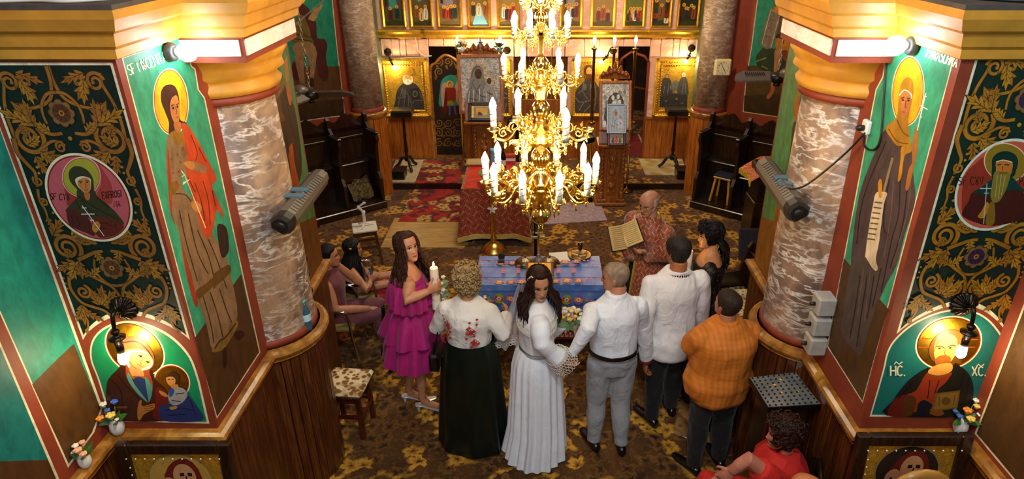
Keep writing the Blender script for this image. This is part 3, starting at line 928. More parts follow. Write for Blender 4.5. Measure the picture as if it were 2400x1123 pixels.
def icon_bishop():
 x0,x1,z0,z1 = I(899,270).x,I(1013,270).x,.86,1.86
 y = YI - .025
 r = icon_root('gilded_icon','gilded icon of a white-bearded bishop in a dark silver robe, left end of the screen',x0,x1,z0,y)
 mb = MB(); mb.box((x0 + .03,y - .02,z0 + .03),(x1 - .03,y,z1 - .03)); mb.build('gold_ground',M_gilt,r,True)
 icon_frame(r,x0,x1,z0,z1,y)
 icon_frame(r,x0 + .085,x1 - .085,z0 + .10,z1 - .09,y - .008,.03,M_gilt,.03)
 to = lambda px,py: W(px,py,y=y - .022)
 g = Paint(to,Vector((0,-1,0)),.0012).crop(880,80,.1959)
 for i in range(26):
  a = 2 * PI * i / 26
  g.poly([(388 + 70 * math.cos(a - .05),500 + 70 * math.sin(a - .05)),(388 + 125 * math.cos(a),500 + 125 * math.sin(a)),(388 + 70 * math.cos(a + .05),500 + 70 * math.sin(a + .05))],'#f0c050')
 g.blob([(305,480),(300,430),(330,395),(380,385),(430,400),(455,430),(445,485)],'#c8a83a')
 g.build('gold_rays',M_gilt_s,r)
 p = Paint(to,Vector((0,-1,0)),.0015).crop(880,80,.1959)
 robe = [(245,925),(240,790),(262,670),(330,590),(390,610),(450,585),(520,640),(560,740),(575,925)]
 p.blob(robe,'#4d4845')
 for q in ([(270,900),(290,760),(330,640)],[(330,920),(345,780),(300,760),(260,770)],[(440,920),(420,800),(380,700)],[(560,800),(480,790),(440,830)],[(300,660),(350,720),(350,770)],[(510,650),(545,740),(560,800)],[(400,900),(395,760)]):
  p.line(q,9,'#7d7772',4)
 p.poly([(420,650),(520,645),(515,780),(440,770)],'#3c3836'); p.ell(475,715,32,40,'#8a837b'); p.ell(475,715,20,27,'#4a4542')
 p.blob([(315,690),(350,660),(372,690),(365,750),(335,770)],'#6f6963')
 p.build('silver_robe',M_silver_dark_paint,r)
 f = Paint(to,Vector((0,-1,0)),.0035).crop(880,80,.1959)
 f.ell(388,545,62,62,'#d8d0b8'); f.ell(388,528,46,50,'#c9935a'); f.ell(388,570,42,32,'#ddd6c0'); f.line([(360,512),(378,510)],6,'#3a2212'); f.line([(398,510),(418,512)],6,'#3a2212'); f.line([(388,515),(386,545)],5,'#8a5a30'); f.line([(374,560),(402,560)],5,'#8a3a24')
 f.build('painted_face',M_paint_fine,r)
M_silver_dark_paint = paint_mat('embossed_silver',0.38,0.4,50,0.5,0.5,0.8)
icon_bishop()
def icon_two_saints():
 x0,x1,z0,z1 = I(1527,265).x,I(1637,265).x,.86,1.86
 y = YI - .025
 r = icon_root('gilded_icon','gilded icon of silver-robed saints above a crowd, right end of the screen',x0,x1,z0,y)
 mb = MB(); mb.box((x0 + .03,y - .02,z0 + .03),(x1 - .03,y,z1 - .03)); mb.build('gold_ground',M_gilt,r,True)
 icon_frame(r,x0,x1,z0,z1,y)
 icon_frame(r,x0 + .085,x1 - .085,z0 + .10,z1 - .09,y - .008,.03,M_gilt,.03)
 to = lambda px,py: W(px,py,y=y - .022)
 p = Paint(to,Vector((0,-1,0)),.0012).crop(1500,60,.3383)
 p.poly([(134,565),(138,470),(330,470),(326,568)],'#4f4b48')
 p.blob([(138,480),(142,420),(160,368),(190,358),(212,380),(225,440),(215,480)],'#5a5552')
 p.blob([(205,440),(230,390),(262,385),(275,440)],'#8a857e')
 p.blob([(262,470),(262,420),(280,370),(305,352),(325,370),(334,430),(330,480)],'#67625d')
 for k in range(26):
  p.ell(142 + (k * 37) % 185,490 + (k * 29) % 72,9,7,['#7a756e','#3c3936','#98928a'][k % 3],n=10)
 for q in ([(160,470),(170,420)],[(190,470),(200,400)],[(290,470),(300,400)],[(315,470),(312,400)],[(230,470),(240,420)]):
  p.line(q,5,'#8f8982')
 p.build('silver_figures',M_silver_dark_paint,r)
 g = Paint(to,Vector((0,-1,0)),.0012).crop(1500,60,.3383)
 for i in range(11):
  a = PI + PI * i / 10
  g.line([(238 + 40 * math.cos(a),320 + 30 * math.sin(a)),(238 + 85 * math.cos(a),320 + 75 * math.sin(a))],5,'#f0c050',w1=2)
 g.build('gold_rays',M_gilt_s,r)
 f = Paint(to,Vector((0,-1,0)),.003).crop(1500,60,.3383)
 f.ell(188,348,13,16,'#7a4a24'); f.ell(188,352,9,12,'#b9814a'); f.ell(303,340,12,15,'#cfc8b4'); f.ell(303,342,8,11,'#c08a54')
 f.build('painted_face',M_paint_fine,r)
icon_two_saints()
def icon_christ():
 x0,x1,z0,z1 = I(1337,265).x,I(1442,265).x,.86,1.86
 y = YI - .025
 r = icon_root('gilded_icon','gilded icon of a bearded figure in silver drapery, behind the narrow right lectern',x0,x1,z0,y)
 mb = MB(); mb.box((x0 + .03,y - .02,z0 + .03),(x1 - .03,y,z1 - .03)); mb.build('gold_ground',M_gilt,r,True)
 icon_frame(r,x0,x1,z0,z1,y)
 to = lambda px,py: W(px,py,y=y - .022)
 p = Paint(to,Vector((0,-1,0)),.0012).crop(1120,0,.2494)
 p.blob([(930,1065),(905,960),(920,860),(975,790),(1020,740),(1075,740),(1120,800),(1180,900),(1190,1065)],'#585350')
 for q in ([(950,1040),(1000,960),(1080,940)],[(920,920),(960,960),(1040,950)],[(1000,760),(985,850),(1030,930)],[(1090,760),(1110,900),(1090,1040)],[(940,880),(990,840)],[(1000,1050),(1060,990),(1100,980)],[(1050,1060),(1090,1020)],[(1060,790),(1070,900)]):
  p.line(q,10,'#8d8780',4)
 p.blob([(985,830),(1000,790),(1020,800),(1015,850)],'#8a847c')
 p.poly([(1050,820),(1110,815),(1110,940),(1052,945)],'#8a7f60'); p.poly([(1060,830),(1100,828),(1100,930),(1062,933)],'#4a4238')
 p.build('silver_robe',M_silver_dark_paint,r)
 g = Paint(to,Vector((0,-1,0)),.0012).crop(1120,0,.2494)
 for i in range(24):
  a = 2 * PI * i / 24
  g.line([(1045 + 50 * math.cos(a),660 + 60 * math.sin(a)),(1045 + 95 * math.cos(a),660 + 105 * math.sin(a))],10,'#f0c050',w1=3)
 g.build('gold_rays',M_gilt_s,r)
 f = Paint(to,Vector((0,-1,0)),.003).crop(1120,0,.2494)
 f.blob([(1000,740),(998,660),(1012,620),(1045,605),(1078,620),(1090,660),(1085,740),(1045,760)],'#4a2a12'); f.ell(1045,675,28,42,'#bb8448'); f.blob([(1020,700),(1045,695),(1072,700),(1062,735),(1045,745),(1028,735)],'#5f3616'); f.line([(1028,665),(1040,665)],5,'#2a160a'); f.line([(1052,665),(1064,665)],5,'#2a160a'); f.line([(1046,668),(1044,690)],4,'#85552a')
 f.build('painted_face',M_paint_fine,r)
icon_christ()
def icon_hidden():
 x0,x1,z0,z1 = I(1097,265).x,I(1202,265).x,.86,1.86
 y = YI - .025
 r = icon_root('gilded_icon','gilded icon half hidden behind the large left icon stand and the chandelier',x0,x1,z0,y)
 mb = MB(); mb.box((x0 + .03,y - .02,z0 + .03),(x1 - .03,y,z1 - .03)); mb.build('gold_ground',M_gilt,r,True)
 icon_frame(r,x0,x1,z0,z1,y)
 to = lambda px,py: W(px,py,y=y - .022)
 p = Paint(to,Vector((0,-1,0)),.0012).crop(1060,60,.3025)
 p.blob([(250,700),(250,600),(300,470),(360,400),(420,470),(460,570),(470,700)],'#585350')
 for q in ([(400,520),(440,540)],[(390,560),(440,560)],[(400,690),(420,600)],[(440,690),(450,600)]): p.line(q,8,'#8d8780')
 p.build('silver_robe',M_silver_dark_paint,r)
icon_hidden()
# shell sconces
def sconce(name,label,pos,nrm,drop,reach,s=1.0,mat=None,bulb=None,side=(0,0,0),rosette=0.075,group=None):
 """scallop rosette on the wall, an arm that swings out and down, a lampholder and its bulb"""
 mat = mat or M_bronze
 pos = Vector(pos); n = Vector(nrm).normalized()
 r = thing(name,label,'wall lamp',pos,0,group)
 M = n.to_track_quat('Z','Y').to_matrix().to_4x4()
 mb = MB(); k = 16; rings = []
 for rr_,zz in ((0.2,.035),(0.35,.045),(0.6,.03),(0.85,.02),(1.0,.008),(1.0,0.0)):
  ring = []
  for i in range(k * 4):
   a = 2 * PI * i / (k * 4)
   fl = (0.5 + 0.5 * math.cos(k * a))
   q = rosette * rr_ * (1 - (0.10 * (1 - fl) if rr_ > .8 else 0))
   ring.append(M @ Vector((q * math.cos(a),q * math.sin(a),s * (zz - (0.012 * (1 - fl) if .3 < rr_ < 1 and zz > 0.006 else 0)))))
  rings.append(ring)
 mb.loft(rings); mb.build('scallop_rosette',mat,r)
 a = n * .03; e = n * reach + Vector(side) + Vector((0,0,-drop))
 mid1 = n * (reach * .8) + Vector(side) * .35 + Vector((0,0,.02)); mid2 = n * (reach * 1.0) + Vector(side) * .5 + Vector((0,0,-drop * .3))
 path = smooth_poly([tuple(a),tuple(mid1),tuple(mid2)],5,False)
 mb = MB(); mb.tube(path,.011 * s,8)
 d = (e - mid2).normalized(); Q = Matrix.Translation(mid2) @ d.to_track_quat('Z','Y').to_matrix().to_4x4()
 mb.lathe([(.012,-.01),(.022,0),(.022,.01),(.012,.02),(.02,.03),(.042,.038),(.042,.045),(.022,.055),(.022,.075)],n=14,M=Q @ Matrix.Diagonal((s,s,s,1)))
 mb.build('arm',mat,r)
 L = (e - mid2).length
 mb = MB(); mb.lathe([(.019 * s,.07 * s),(.019 * s,L * .80),(.016 * s,L * .82)],n=14,M=Q); mb.build('lampholder',mat,r)
 mb = MB(); br = .026 * s
 mb.lathe([(br * .5,L * .80),(br * .8,L * .86),(br,L * .80 + br * 1.8),(br * .85,L * .80 + br * 2.5),(br * .3,L * .80 + br * 3)],n=14,M=Q)
 mb.build('bulb',bulb or M_bulb_spot,r)
 return r
sconce('shell_sconce','bronze scallop wall lamp over the mother-and-child arch on the left pier',W(291,722,y=YP0),(0,-1,0),.235,.11,1.0,side=(-.01,0,0))
sconce('shell_sconce','bronze scallop wall lamp over the blessing figure arch on the right pier',W(2258,712,y=YP0),(0,-1,0),.215,.11,1.0,side=(-.01,0,0))
sconce('shell_sconce','small bronze scallop lamp above the bishop icon',I(909,122,-.02),(0,-1,0),.22,.16,.9,bulb=M_bulb_icon,side=(.11,0,0),rosette=.065)
sconce('shell_sconce','small bronze scallop lamp above the two-saints icon',I(1621,113,-.02),(0,-1,0),.18,.16,.9,bulb=M_bulb_icon,side=(-.10,0,0),rosette=.065)
sconce('shell_sconce','small bronze scallop lamp above the bearded-figure icon',I(1437,118,-.02),(0,-1,0),.16,.16,.9,bulb=M_bulb_icon,side=(-.2,0,0),rosette=.065)
sconce('shell_sconce','small bronze scallop lamp near the half-hidden icon',I(1188,118,-.02),(0,-1,0),.16,.16,.9,bulb=M_bulb_icon,side=(-.15,0,0),rosette=.065)
mb = MB(); mb.tube([tuple(I(px,py,-.06)) for px,py in smooth_poly([(971,72),(974,95),(980,118),(992,130),(1012,131),(985,134),(945,136),(915,138)],4,False)],.006,6)
tag(mb.build('cable',M_cable_w),'white cable looping from the gold cornice down to the bishop icon','cable')
# wall paintings
WHITE_L = '#d9cfae'
def planar(p0,n):
 n = Vector(n).normalized()
 return (lambda x,y: WP(x,y,p0,n)),n
ST = 0.00009
def lines_of(p,qs,w,col,k=3,w1=None):
 for q in qs: p.line(q,w,col,k,w1)
def ornament(p,flip,c1,c2,edge,fl,fl2):
 """scrolling acanthus, drawn once and mirrored about the panel's middle; (u, w) in metres about the medallion"""
 for s in (1,-1):
  a = lambda ang: ang if s == 1 else PI - ang
  def sp(cx,cy,r0,r1,a0,t,w,w1): p.spiral(s * cx,cy,r0,r1,a(a0),t * s,w,c1,w1,edge)
  def lf(x,y,ang,L,wd,c=None,n=3): p.leaf(s * x,y,a(R(ang)),L * 1.06,wd * 1.15,edge,n); p.leaf(s * x,y,a(R(ang)),L,wd,c or c1,n,edge)
  def st(pts,w,w1=None):
   q = [(s * x,y) for x,y in pts]
   p.line(q,w * 1.4,edge,5,(w1 or w) * 1.4); p.line(q,w,c1,5,w1)
  st([(.004,.63),(.006,.56),(.03,.49),(.085,.455),(.15,.44)],.016,.013)
  st([(.0,.515),(.045,.505),(.085,.46),(.095,.41),(.09,.37)],.014,.01)
  st([(.27,.28),(.275,.38),(.262,.47),(.235,.55),(.24,.60)],.016,.012)
  sp(.205,.56,.045,.012,0.2,1.5,.015,.011)
  lf(.17,.585,235,.12,.045); lf(.16,.60,200,.12,.03); lf(.15,.57,255,.11,.03,c2)
  lf(.15,.44,-30,.10,.04); lf(.15,.44,10,.07,.025,c2)
  sp(.205,.30,.078,.02,2.4,1.75,.022,.013)
  lf(.15,.36,55,.13,.05); lf(.18,.37,28,.13,.04,c2); lf(.16,.38,85,.10,.03)
  lf(.22,.27,150,.08,.035,c2); lf(.20,.31,60,.06,.03)
  st([(.28,.30),(.285,.23),(.255,.17),(.235,.13),(.25,.06)],.022,.012)
  lf(.17,.24,205,.12,.04); lf(.17,.23,230,.09,.03,c2); lf(.20,.215,255,.10,.035)
  st([(.15,.255),(.10,.285),(.06,.285),(.035,.265)],.014,.01)
  sp(.06,.258,.028,.008,2.2,-1.3,.011,.009)
  st([(.03,.325),(.08,.32),(.12,.335),(.15,.37)],.014,.018); lf(.09,.33,40,.07,.03,c2)
  p.ell(s * .0,.30,.010,.010,c2,n=10)
  sp(.235,.09,.026,.007,1.0,-1.3,.011,.008)
  st([(.25,.05),(.262,-.01),(.25,-.06),(.255,-.12)],.013,.009)
  sp(.243,-.02,.022,.006,.3,1.2,.010,.008)
  lf(.255,-.10,260,.07,.022); sp(.225,-.16,.022,.006,-.6,-1.2,.010,.008)
  for yy in (.16,.13,-.075): p.ell(s * .215,yy,.007,.007,c2,n=8)
  sp(.205,-.265,.075,.02,-2.4,-1.75,.022,.013)
  lf(.26,-.20,130,.12,.04); lf(.16,-.20,160,.10,.035,c2); lf(.2,-.27,-70,.06,.028); lf(.14,-.21,195,.08,.03)
  lf(.19,-.345,-25,.12,.04); lf(.18,-.35,-55,.12,.045,c2); lf(.17,-.34,-85,.10,.035)
  st([(.14,-.225),(.10,-.245),(.06,-.235),(.035,-.215)],.014,.01)
  sp(.055,-.215,.028,.008,-2.2,1.3,.011,.009)
  st([(.0,-.485),(.045,-.475),(.085,-.43),(.095,-.385),(.08,-.33)],.014,.01)
  st([(.02,-.285),(.06,-.29),(.11,-.31),(.17,-.335)],.014,.02); lf(.06,-.295,250,.07,.03,c2)
  st([(.004,-.63),(.006,-.56),(.03,-.495),(.085,-.455),(.14,-.42)],.016,.013)
  lf(.13,-.42,30,.08,.035); lf(.13,-.43,140,.08,.03,c2)
  sp(.06,-.57,.035,.01,2.6,1.4,.014,.010)
  lf(.13,-.60,110,.12,.04); lf(.12,-.60,140,.13,.04,c2); lf(.14,-.60,80,.10,.035); lf(.11,-.61,170,.07,.02)
  sp(.20,-.52,.042,.01,1.9,1.45,.015,.011)
  st([(.08,-.68),(.12,-.635),(.18,-.61),(.235,-.58),(.265,-.50),(.25,-.43)],.013,.016)
  lf(.235,-.60,-80,.12,.04); lf(.24,-.62,-55,.09,.03,c2); lf(.23,-.64,215,.10,.03)
  st([(.235,-.70),(.245,-.74),(.262,-.755)],.011,.008); sp(.255,-.765,.014,.004,1.2,-1,.008,.006)
  for yy in (-.44,-.47,-.50): p.ell(s * .283,yy,.006,.006,c2,n=8)
 for cy in (.42,-.38):
  for i in range(8):
   t = 2 * PI * i / 8
   p.ell(.045 * math.cos(t),cy + .045 * math.sin(t),.023,.023,edge,n=14)
  for i in range(8):
   t = 2 * PI * i / 8
   p.ell(.043 * math.cos(t),cy + .043 * math.sin(t),.020,.020,fl2,n=14)
  p.ell(0,cy,.044,.044,fl,n=20)
  for i in range(8):
   t = 2 * PI * i / 8 + .39
   p.line([(.012 * math.cos(t),cy + .012 * math.sin(t)),(.042 * math.cos(t),cy + .042 * math.sin(t))],.006,edge)
  p.ell(0,cy,.014,.014,c2,n=14); p.ell(0,cy,.007,.007,edge,n=10)
def panel_with_arch(side,xc,zm,x0,x1,ztop,zside,zpeak,dark,cols):
 n = Vector((0,-1,0))
 p = Paint(lambda u,w: Vector((xc + u,YP0,zm + w)),n,ST)
 u0,u1 = x0 - xc,x1 - xc
 def outline(g):
  arch = [(u1 - g - (u1 - u0 - 2 * g) * t,zside - zm + g * 2.4 + (zpeak - zside) * math.sin(PI * t) ** .8) for t in (i / 24 for i in range(25))]
  return [(u0 + g,ztop - zm - g),(u1 - g,ztop - zm - g)] + arch
 p.poly(outline(0),WHITE_L); p.poly(outline(.012),dark)
 p.step = ST * .35; p.layer = 8; p.to3 = lambda u,w: Vector((xc + u * .93,YP0,zm + w)); ornament(p,False,*cols)
 return p
# left pier, front: scrollwork with a veiled saint in a medallion
LXC,LZM = -2.163,2.77
p = panel_with_arch('left',LXC,LZM,-2.447,-1.872,3.415,1.947,2.105,'#101f19',('#8a5a20','#9a6c20','#40220e','#55301e','#73552e'))
fp = p.build('scrollwork_fresco',M_paint,pier_l); fp['label'] = 'dark green panel of golden acanthus scrolls'
to,nn = planar((0,YP0,0),(0,-1,0))
q = Paint(lambda u,w: Vector((LXC + u,YP0 - .006,LZM + w)),nn,ST)
q.ell(0,0,.200,.231,WHITE_L,n=56); q.ell(0,0,.189,.219,'#7a2018',n=56); q.ell(0,0,.182,.212,'#b0525a',n=56)
q.to3 = lambda x,y: WP(x,y,(0,YP0 - .006,0),nn); q.crop(80,330,.2315)
q.blob([(640,230),(720,330),(790,470),(780,640),(640,560),(680,420)],'#9a3a34'); q.blob([(310,480),(430,560),(340,660),(325,560)],'#8c2f28')
q.ell(478,365,196,205,'#d8a0a0',.25,48); q.ell(478,368,186,195,'#8e1f1a',.25,48); q.ell(478,368,180,189,'#98962f',.25,48)
q.blob([(350,350),(360,300),(400,262),(470,262),(540,300),(590,370),(605,460),(600,530),(560,560),(450,560),(440,500),(370,420)],'#33301f')
q.blob([(440,500),(600,500),(640,560),(740,640),(850,750),(905,850),(700,790),(590,800),(480,740),(330,720),(335,680),(430,575)],'#35311f')
q.blob([(335,690),(480,730),(560,800),(620,960),(520,930),(420,890),(350,840)],'#4c1c1a')
q.blob([(590,800),(730,780),(905,850),(860,930),(760,975),(640,965)],'#5a2119')
q.blob([(415,400),(440,370),(500,360),(570,385),(575,440),(570,490),(540,528),(505,522),(470,490),(440,460)],'#cfc3a2')
q.blob([(440,410),(470,385),(520,375),(562,398),(572,450),(562,500),(535,528),(500,515),(465,480),(445,450)],'#b5713a')
q.blob([(505,530),(560,530),(565,580),(545,605),(520,585)],'#a5622f')
lines_of(q,[[(452,415),(490,410)],[(520,405),(555,410)]],9,'#3a1d10',2)
lines_of(q,[[(515,425),(528,465),(515,478)],[(512,500),(545,497)]],7,'#7a3a1a',2)
q.ell(475,425,9,6,'#20100a',n=10); q.ell(538,420,9,6,'#20100a',n=10)
lines_of(q,[[(450,560),(530,620),(660,700),(860,800)],[(420,600),(470,700)],[(480,600),(560,700),(640,760)],[(620,560),(760,680)]],7,'#1a1710')
lines_of(q,[[(640,840),(720,830),(800,870)],[(650,880),(740,890)],[(380,760),(400,860)],[(430,760),(470,880)],[(820,840),(830,900)]],8,'#35110f')
q.blob([(595,840),(640,815),(670,850),(660,890),(625,930),(590,900)],'#b0762c'); lines_of(q,[[(610,850),(655,850)],[(610,875),(655,875)]],6,'#6a3a14',2)
q.line([(485,655),(710,965)],7,'#d8d2c0'); q.line([(482,680),(532,680)],7,'#d8d2c0'); q.line([(478,743),(612,741)],8,'#d8d2c0'); q.line([(570,804),(608,804)],7,'#d8d2c0')
q.text('SF CYy',165,598,66,'#35120f',.85,0.02,.14); q.text('EyFROSI',694,590,70,'#35120f',.72,-.12,.13); q.text('NA',812,668,62,'#35120f',.8,0,.14)
fp = q.build('medallion_fresco',M_paint_fine,pier_l); fp['label'] = 'painted medallion of a veiled saint holding a white cross'
# left pier, front: mother and child in an arched field, gilt haloes
M_halo = metal('gilded_halo','#d9a52e',0.34,22,0.25,0.25)
q = Paint(to,nn,ST).crop(200,680,.2938)
A_out = [(150,880),(95,700),(42,560),(42,440),(92,345),(195,275),(350,245),(525,280),(708,382),(842,535),(912,728),(990,1066),(150,1045)]
A_in = [(165,878),(108,700),(56,560),(56,443),(104,355),(202,290),(350,261),(518,296),(695,396),(826,543),(896,732),(968,1052),(165,1035)]
def archpoly(pts,k=5): return smooth_poly(pts[:-2],k,False) + pts[-2:]
q.poly(archpoly(A_out),WHITE_L); q.poly(archpoly(A_in),'#178052')
q.ell(395,470,262,192,WHITE_L,.62,50); q.ell(395,470,250,182,'#a82c1a',.62,50)
q.ell(690,735,150,140,WHITE_L,.6,44); q.ell(690,735,140,131,'#b0301a',.6,44)
h = Paint(lambda x,y: WP(x,y,(0,YP0 - .002,0),nn),nn,ST).crop(200,680,.2938)
h.ell(395,470,243,175,'#d9a52e',.62,50); h.ell(690,735,133,124,'#d9a52e',.6,44)
fp2 = h.build('gilt_halo',M_halo,pier_l)
q.to3 = lambda x,y: WP(x,y,(0,YP0 - .004,0),nn)
q.blob([(250,640),(330,560),(420,640),(520,640),(560,720),(640,800),(660,900),(620,1040),(300,1045),(190,1035),(165,960),(170,760),(200,690)],'#3a1a10')
q.blob([(255,420),(300,385),(370,372),(440,390),(500,440),(545,520),(545,600),(510,650),(540,760),(500,900),(420,700),(330,700),(320,560),(270,480)],'#8f3f22')
q.blob([(320,520),(345,480),(420,470),(500,500),(540,570),(520,620),(470,640),(380,650),(335,600)],'#cfc8b0')
q.blob([(345,560),(365,510),(410,490),(470,500),(520,545),(525,590),(490,610),(440,630),(395,625),(360,605)],'#c98a52')
q.blob([(350,610),(440,630),(470,680),(420,720),(375,690)],'#bf8048')
q.blob([(375,685),(470,690),(478,712),(385,714)],'#9a4a1c'); q.blob([(385,712),(478,714),(505,890),(470,860)],'#22345a')
q.blob([(345,660),(400,760),(500,895),(420,830),(340,720)],'#4f8a80'); q.blob([(478,690),(535,780),(510,890),(490,800)],'#4a8478')
lines_of(q,[[(425,520),(455,525)],[(485,570),(515,575)]],8,'#3a1d10',2); lines_of(q,[[(462,540),(440,580),(452,590)],[(415,590),(450,610)],[(350,560),(370,600),(410,628)]],6,'#8a4a22',3)
q.ell(442,530,10,7,'#20100a',.4,10); q.ell(498,574,10,7,'#20100a',.4,10)
lines_of(q,[[(200,720),(280,800),(300,1020)],[(260,680),(360,800),(430,860)],[(230,930),(330,930),(335,950)],[(180,800),(230,900)],[(560,760),(600,860),(590,1000)],[(300,420),(400,410),(480,460),(535,540)]],8,'#20100a',4)
q.line([(310,485),(400,470),(480,485),(530,545)],10,'#b87a26',4); q.line([(230,935),(335,935)],18,'#6a4218')
q.blob([(560,780),(640,800),(660,900),(620,1035),(590,1040),(540,1000),(560,900)],'#641a14')
q.blob([(600,920),(680,905),(780,780),(830,850),(890,930),(930,1040),(620,1040)],'#26305e')
q.blob([(660,860),(680,790),(720,770),(790,790),(815,840),(770,900),(700,920)],'#8e8a86'); q.blob([(668,840),(680,780),(712,800),(690,850)],'#2a4a80')
lines_of(q,[[(720,830),(790,820)],[(690,880),(760,890)],[(640,960),(760,940),(860,960)],[(660,1000),(800,990)],[(840,880),(880,1000)]],7,'#151a38',3)
q.ell(700,712,54,58,'#3a2312',0,20); q.blob([(645,700),(690,690),(718,710),(715,750),(690,765),(660,750)],'#c08248'); q.line([(660,712),(676,712)],6,'#20100a'); q.line([(690,710),(706,712)],6,'#20100a'); q.blob([(685,755),(740,755),(735,785),(690,780)],'#b3753f')
q.blob([(415,960),(430,890),(450,880),(455,925),(540,905),(555,915),(545,950),(470,990),(440,1035),(420,1030)],'#a0682e'); lines_of(q,[[(470,930),(545,918)],[(470,948),(545,935)],[(470,965),(530,955)]],5,'#5a3210',2)
q.blob([(590,800),(630,815),(665,845),(640,852),(600,830)],'#b0763a'); q.blob([(670,935),(725,925),(730,942),(690,955)],'#b0763a')
fp = q.build('mother_and_child_fresco',M_paint_fine,pier_l); fp['label'] = 'arched painting of a mother in a brown veil with a child'
# left pier, nave side: standing crowned-hair saint
tos,nns = planar((-XP,0,0),(1,0,0))
p = Paint(tos,nns,ST)
K1 = lambda x,y: (280 + x * .3563,60 + y * .3563); K2 = lambda x,y: (360 + x * .4275,420 + y * .4275)
def inset(pts,g):
 c = (sum(a for a,b in pts) / len(pts),sum(b for a,b in pts) / len(pts)); out = []
 n = len(pts)
 ar = sum(pts[i][0] * pts[(i + 1) % n][1] - pts[(i + 1) % n][0] * pts[i][1] for i in range(n)); sg = 1 if ar > 0 else -1
 for i in range(n):
  a,b,d = Vector(pts[i - 1]),Vector(pts[i]),Vector(pts[(i + 1) % n])
  e1 = (b - a).normalized(); e2 = (d - b).normalized()
  n1 = Vector((-e1.y,e1.x)) * sg; n2 = Vector((-e2.y,e2.x)) * sg; m = n1 + n2
  m = m / max(m.length_squared / 2,.4)
  out.append((b.x + m.x * g,b.y + m.y * g))
 return out
outer = [K1(15,212),K1(440,60),K1(475,265),K1(500,285),K1(520,420),K1(560,470),K1(590,620),K1(690,1100),K2(375,0),K2(585,950),K2(470,1150),(535 - 32,980),K2(180,700)]
outer = [K1(15,212),K1(440,60),K1(475,265),K1(500,285),K1(522,420),K1(562,475),K2(585,950),(508,982)]
p.poly(outer,WHITE_L); inn = inset(outer,2.6); p.poly(inn,'#35906c')
p.poly([inn[7],K2(225,870),K2(480,520),(inn[6][0],inn[6][1])],'#4a2f12')
p.crop(280,60,.3563)
p.ell(338,502,118,222,WHITE_L,-.06,48); p.ell(338,502,111,214,'#b5341a',-.06,48); p.ell(338,502,106,208,'#e9ac1c',-.06,48)
p.blob([(272,480),(275,430),(300,395),(345,388),(375,415),(392,480),(395,560),(400,620),(440,640),(420,670),(330,720),(325,640),(300,570),(280,520)],'#3b1c12')
p.crop(360,420,.4275)
kk = lambda x,y: ((280 + x * .3563 - 360) / .4275,(60 + y * .3563 - 420) / .4275)
p.blob([kk(320,720),kk(400,690),kk(440,800),kk(450,900),(150,10),(190,90),(260,150),(300,240),(340,330),(390,400),(430,560),(460,750),(400,860),(325,940),(290,800),(250,680),(190,450),(150,330),(110,200),(85,60),kk(310,960),kk(305,850)],'#806244',3)
p.blob([kk(410,660),kk(440,650),kk(500,730),kk(590,900),kk(640,1010),(320,40),(365,140),(385,215),(345,170),(330,260),(300,325),(270,290),(235,180),(205,80),kk(430,930),kk(445,870)],'#b8401a',3)
p.blob([kk(318,800),(100,60),(105,200),(150,330),(200,500),(245,680),(220,680),(170,480),(140,300),(95,200),(80,40)],'#9a3416',3)
p.blob([(350,250),(395,260),(410,330),(410,400),(375,430),(355,340)],'#2f1d14')
lines_of(p,[[(140,170),(180,350),(240,560)],[(190,190),(240,400),(300,520)],[(240,280),(300,420),(330,540)],[(300,330),(350,450),(400,600)],[(270,640),(310,780),(330,900)],[(310,620),(350,740),(380,870)],[(360,600),(400,720),(430,790)],[(120,80),(180,90),(230,170)]],6,'#3a2718',4)
lines_of(p,[[(225,20),(260,120),(280,230)],[(270,10),(300,120),(310,250)],[(320,60),(340,150)],[kk(470,720),kk(510,830),kk(500,890)],[kk(520,800),kk(570,900)],[kk(450,1000),kk(500,1100)]],5,'#64180c',4)
p.blob([(80,40),(120,10),(140,40),(100,90)],'#7a5118'); p.blob([(235,610),(290,570),(325,540),(330,580),(270,640),(245,655)],'#5a3d16'); p.blob([(325,530),(370,490),(415,470),(420,510),(350,580),(330,600)],'#5a3d16')
p.blob([(320,930),(370,880),(440,770),(462,800),(420,880),(380,935),(330,950)],'#7a5a24'); lines_of(p,[[(335,930),(360,890),(400,860),(450,790)]],8,'#3a2812',4)
p.blob([(380,935),(398,930),(402,1000),(392,1038),(380,1020)],'#2a130c'); p.blob([(445,840),(485,830),(498,855),(470,885),(448,870)],'#2a130c')
p.blob([kk(330,720),kk(395,690),kk(425,740),kk(415,790),kk(360,760)],'#8a5f1c'); p.ell(*kk(415,812),9,14,'#7a4a14')
p.blob([kk(420,900),kk(470,890),kk(520,905),kk(570,930),kk(565,970),kk(520,965),kk(480,950),kk(440,935)],'#8a6242'); p.blob([kk(420,905),kk(460,892),kk(490,910),kk(485,948),kk(455,940)],'#b5763a')
p.blob([(100,120),(180,140),(215,120),(250,150),(262,180),(230,175),(200,165),(130,170)],'#7b5c40'); p.blob([(205,125),(235,122),(262,155),(250,185),(215,165)],'#b5763a')
p.line([(170,-20),(285,268)],5,'#d9c9a0'); p.line([(160,20),(195,5)],5,'#d9c9a0'); p.line([kk(415,1045),kk(460,1012)],5,'#d9c9a0'); p.line([kk(410,995),kk(430,980)],4,'#d9c9a0'); p.line([kk(406,955),(172,-18)],5,'#d9c9a0')
for (a,b) in ((340,880),(380,850),(350,970),(400,900),(390,960),(375,1030)): p.ell(*kk(a,b),5,8,'#7a3a1c',n=8)
p.crop(280,60,.3563)
p.blob([(330,520),(345,475),(375,460),(390,510),(395,580),(385,640),(365,645),(345,610),(335,570)],'#b5713c')
p.blob([(355,640),(405,640),(400,690),(370,700)],'#a5622f')
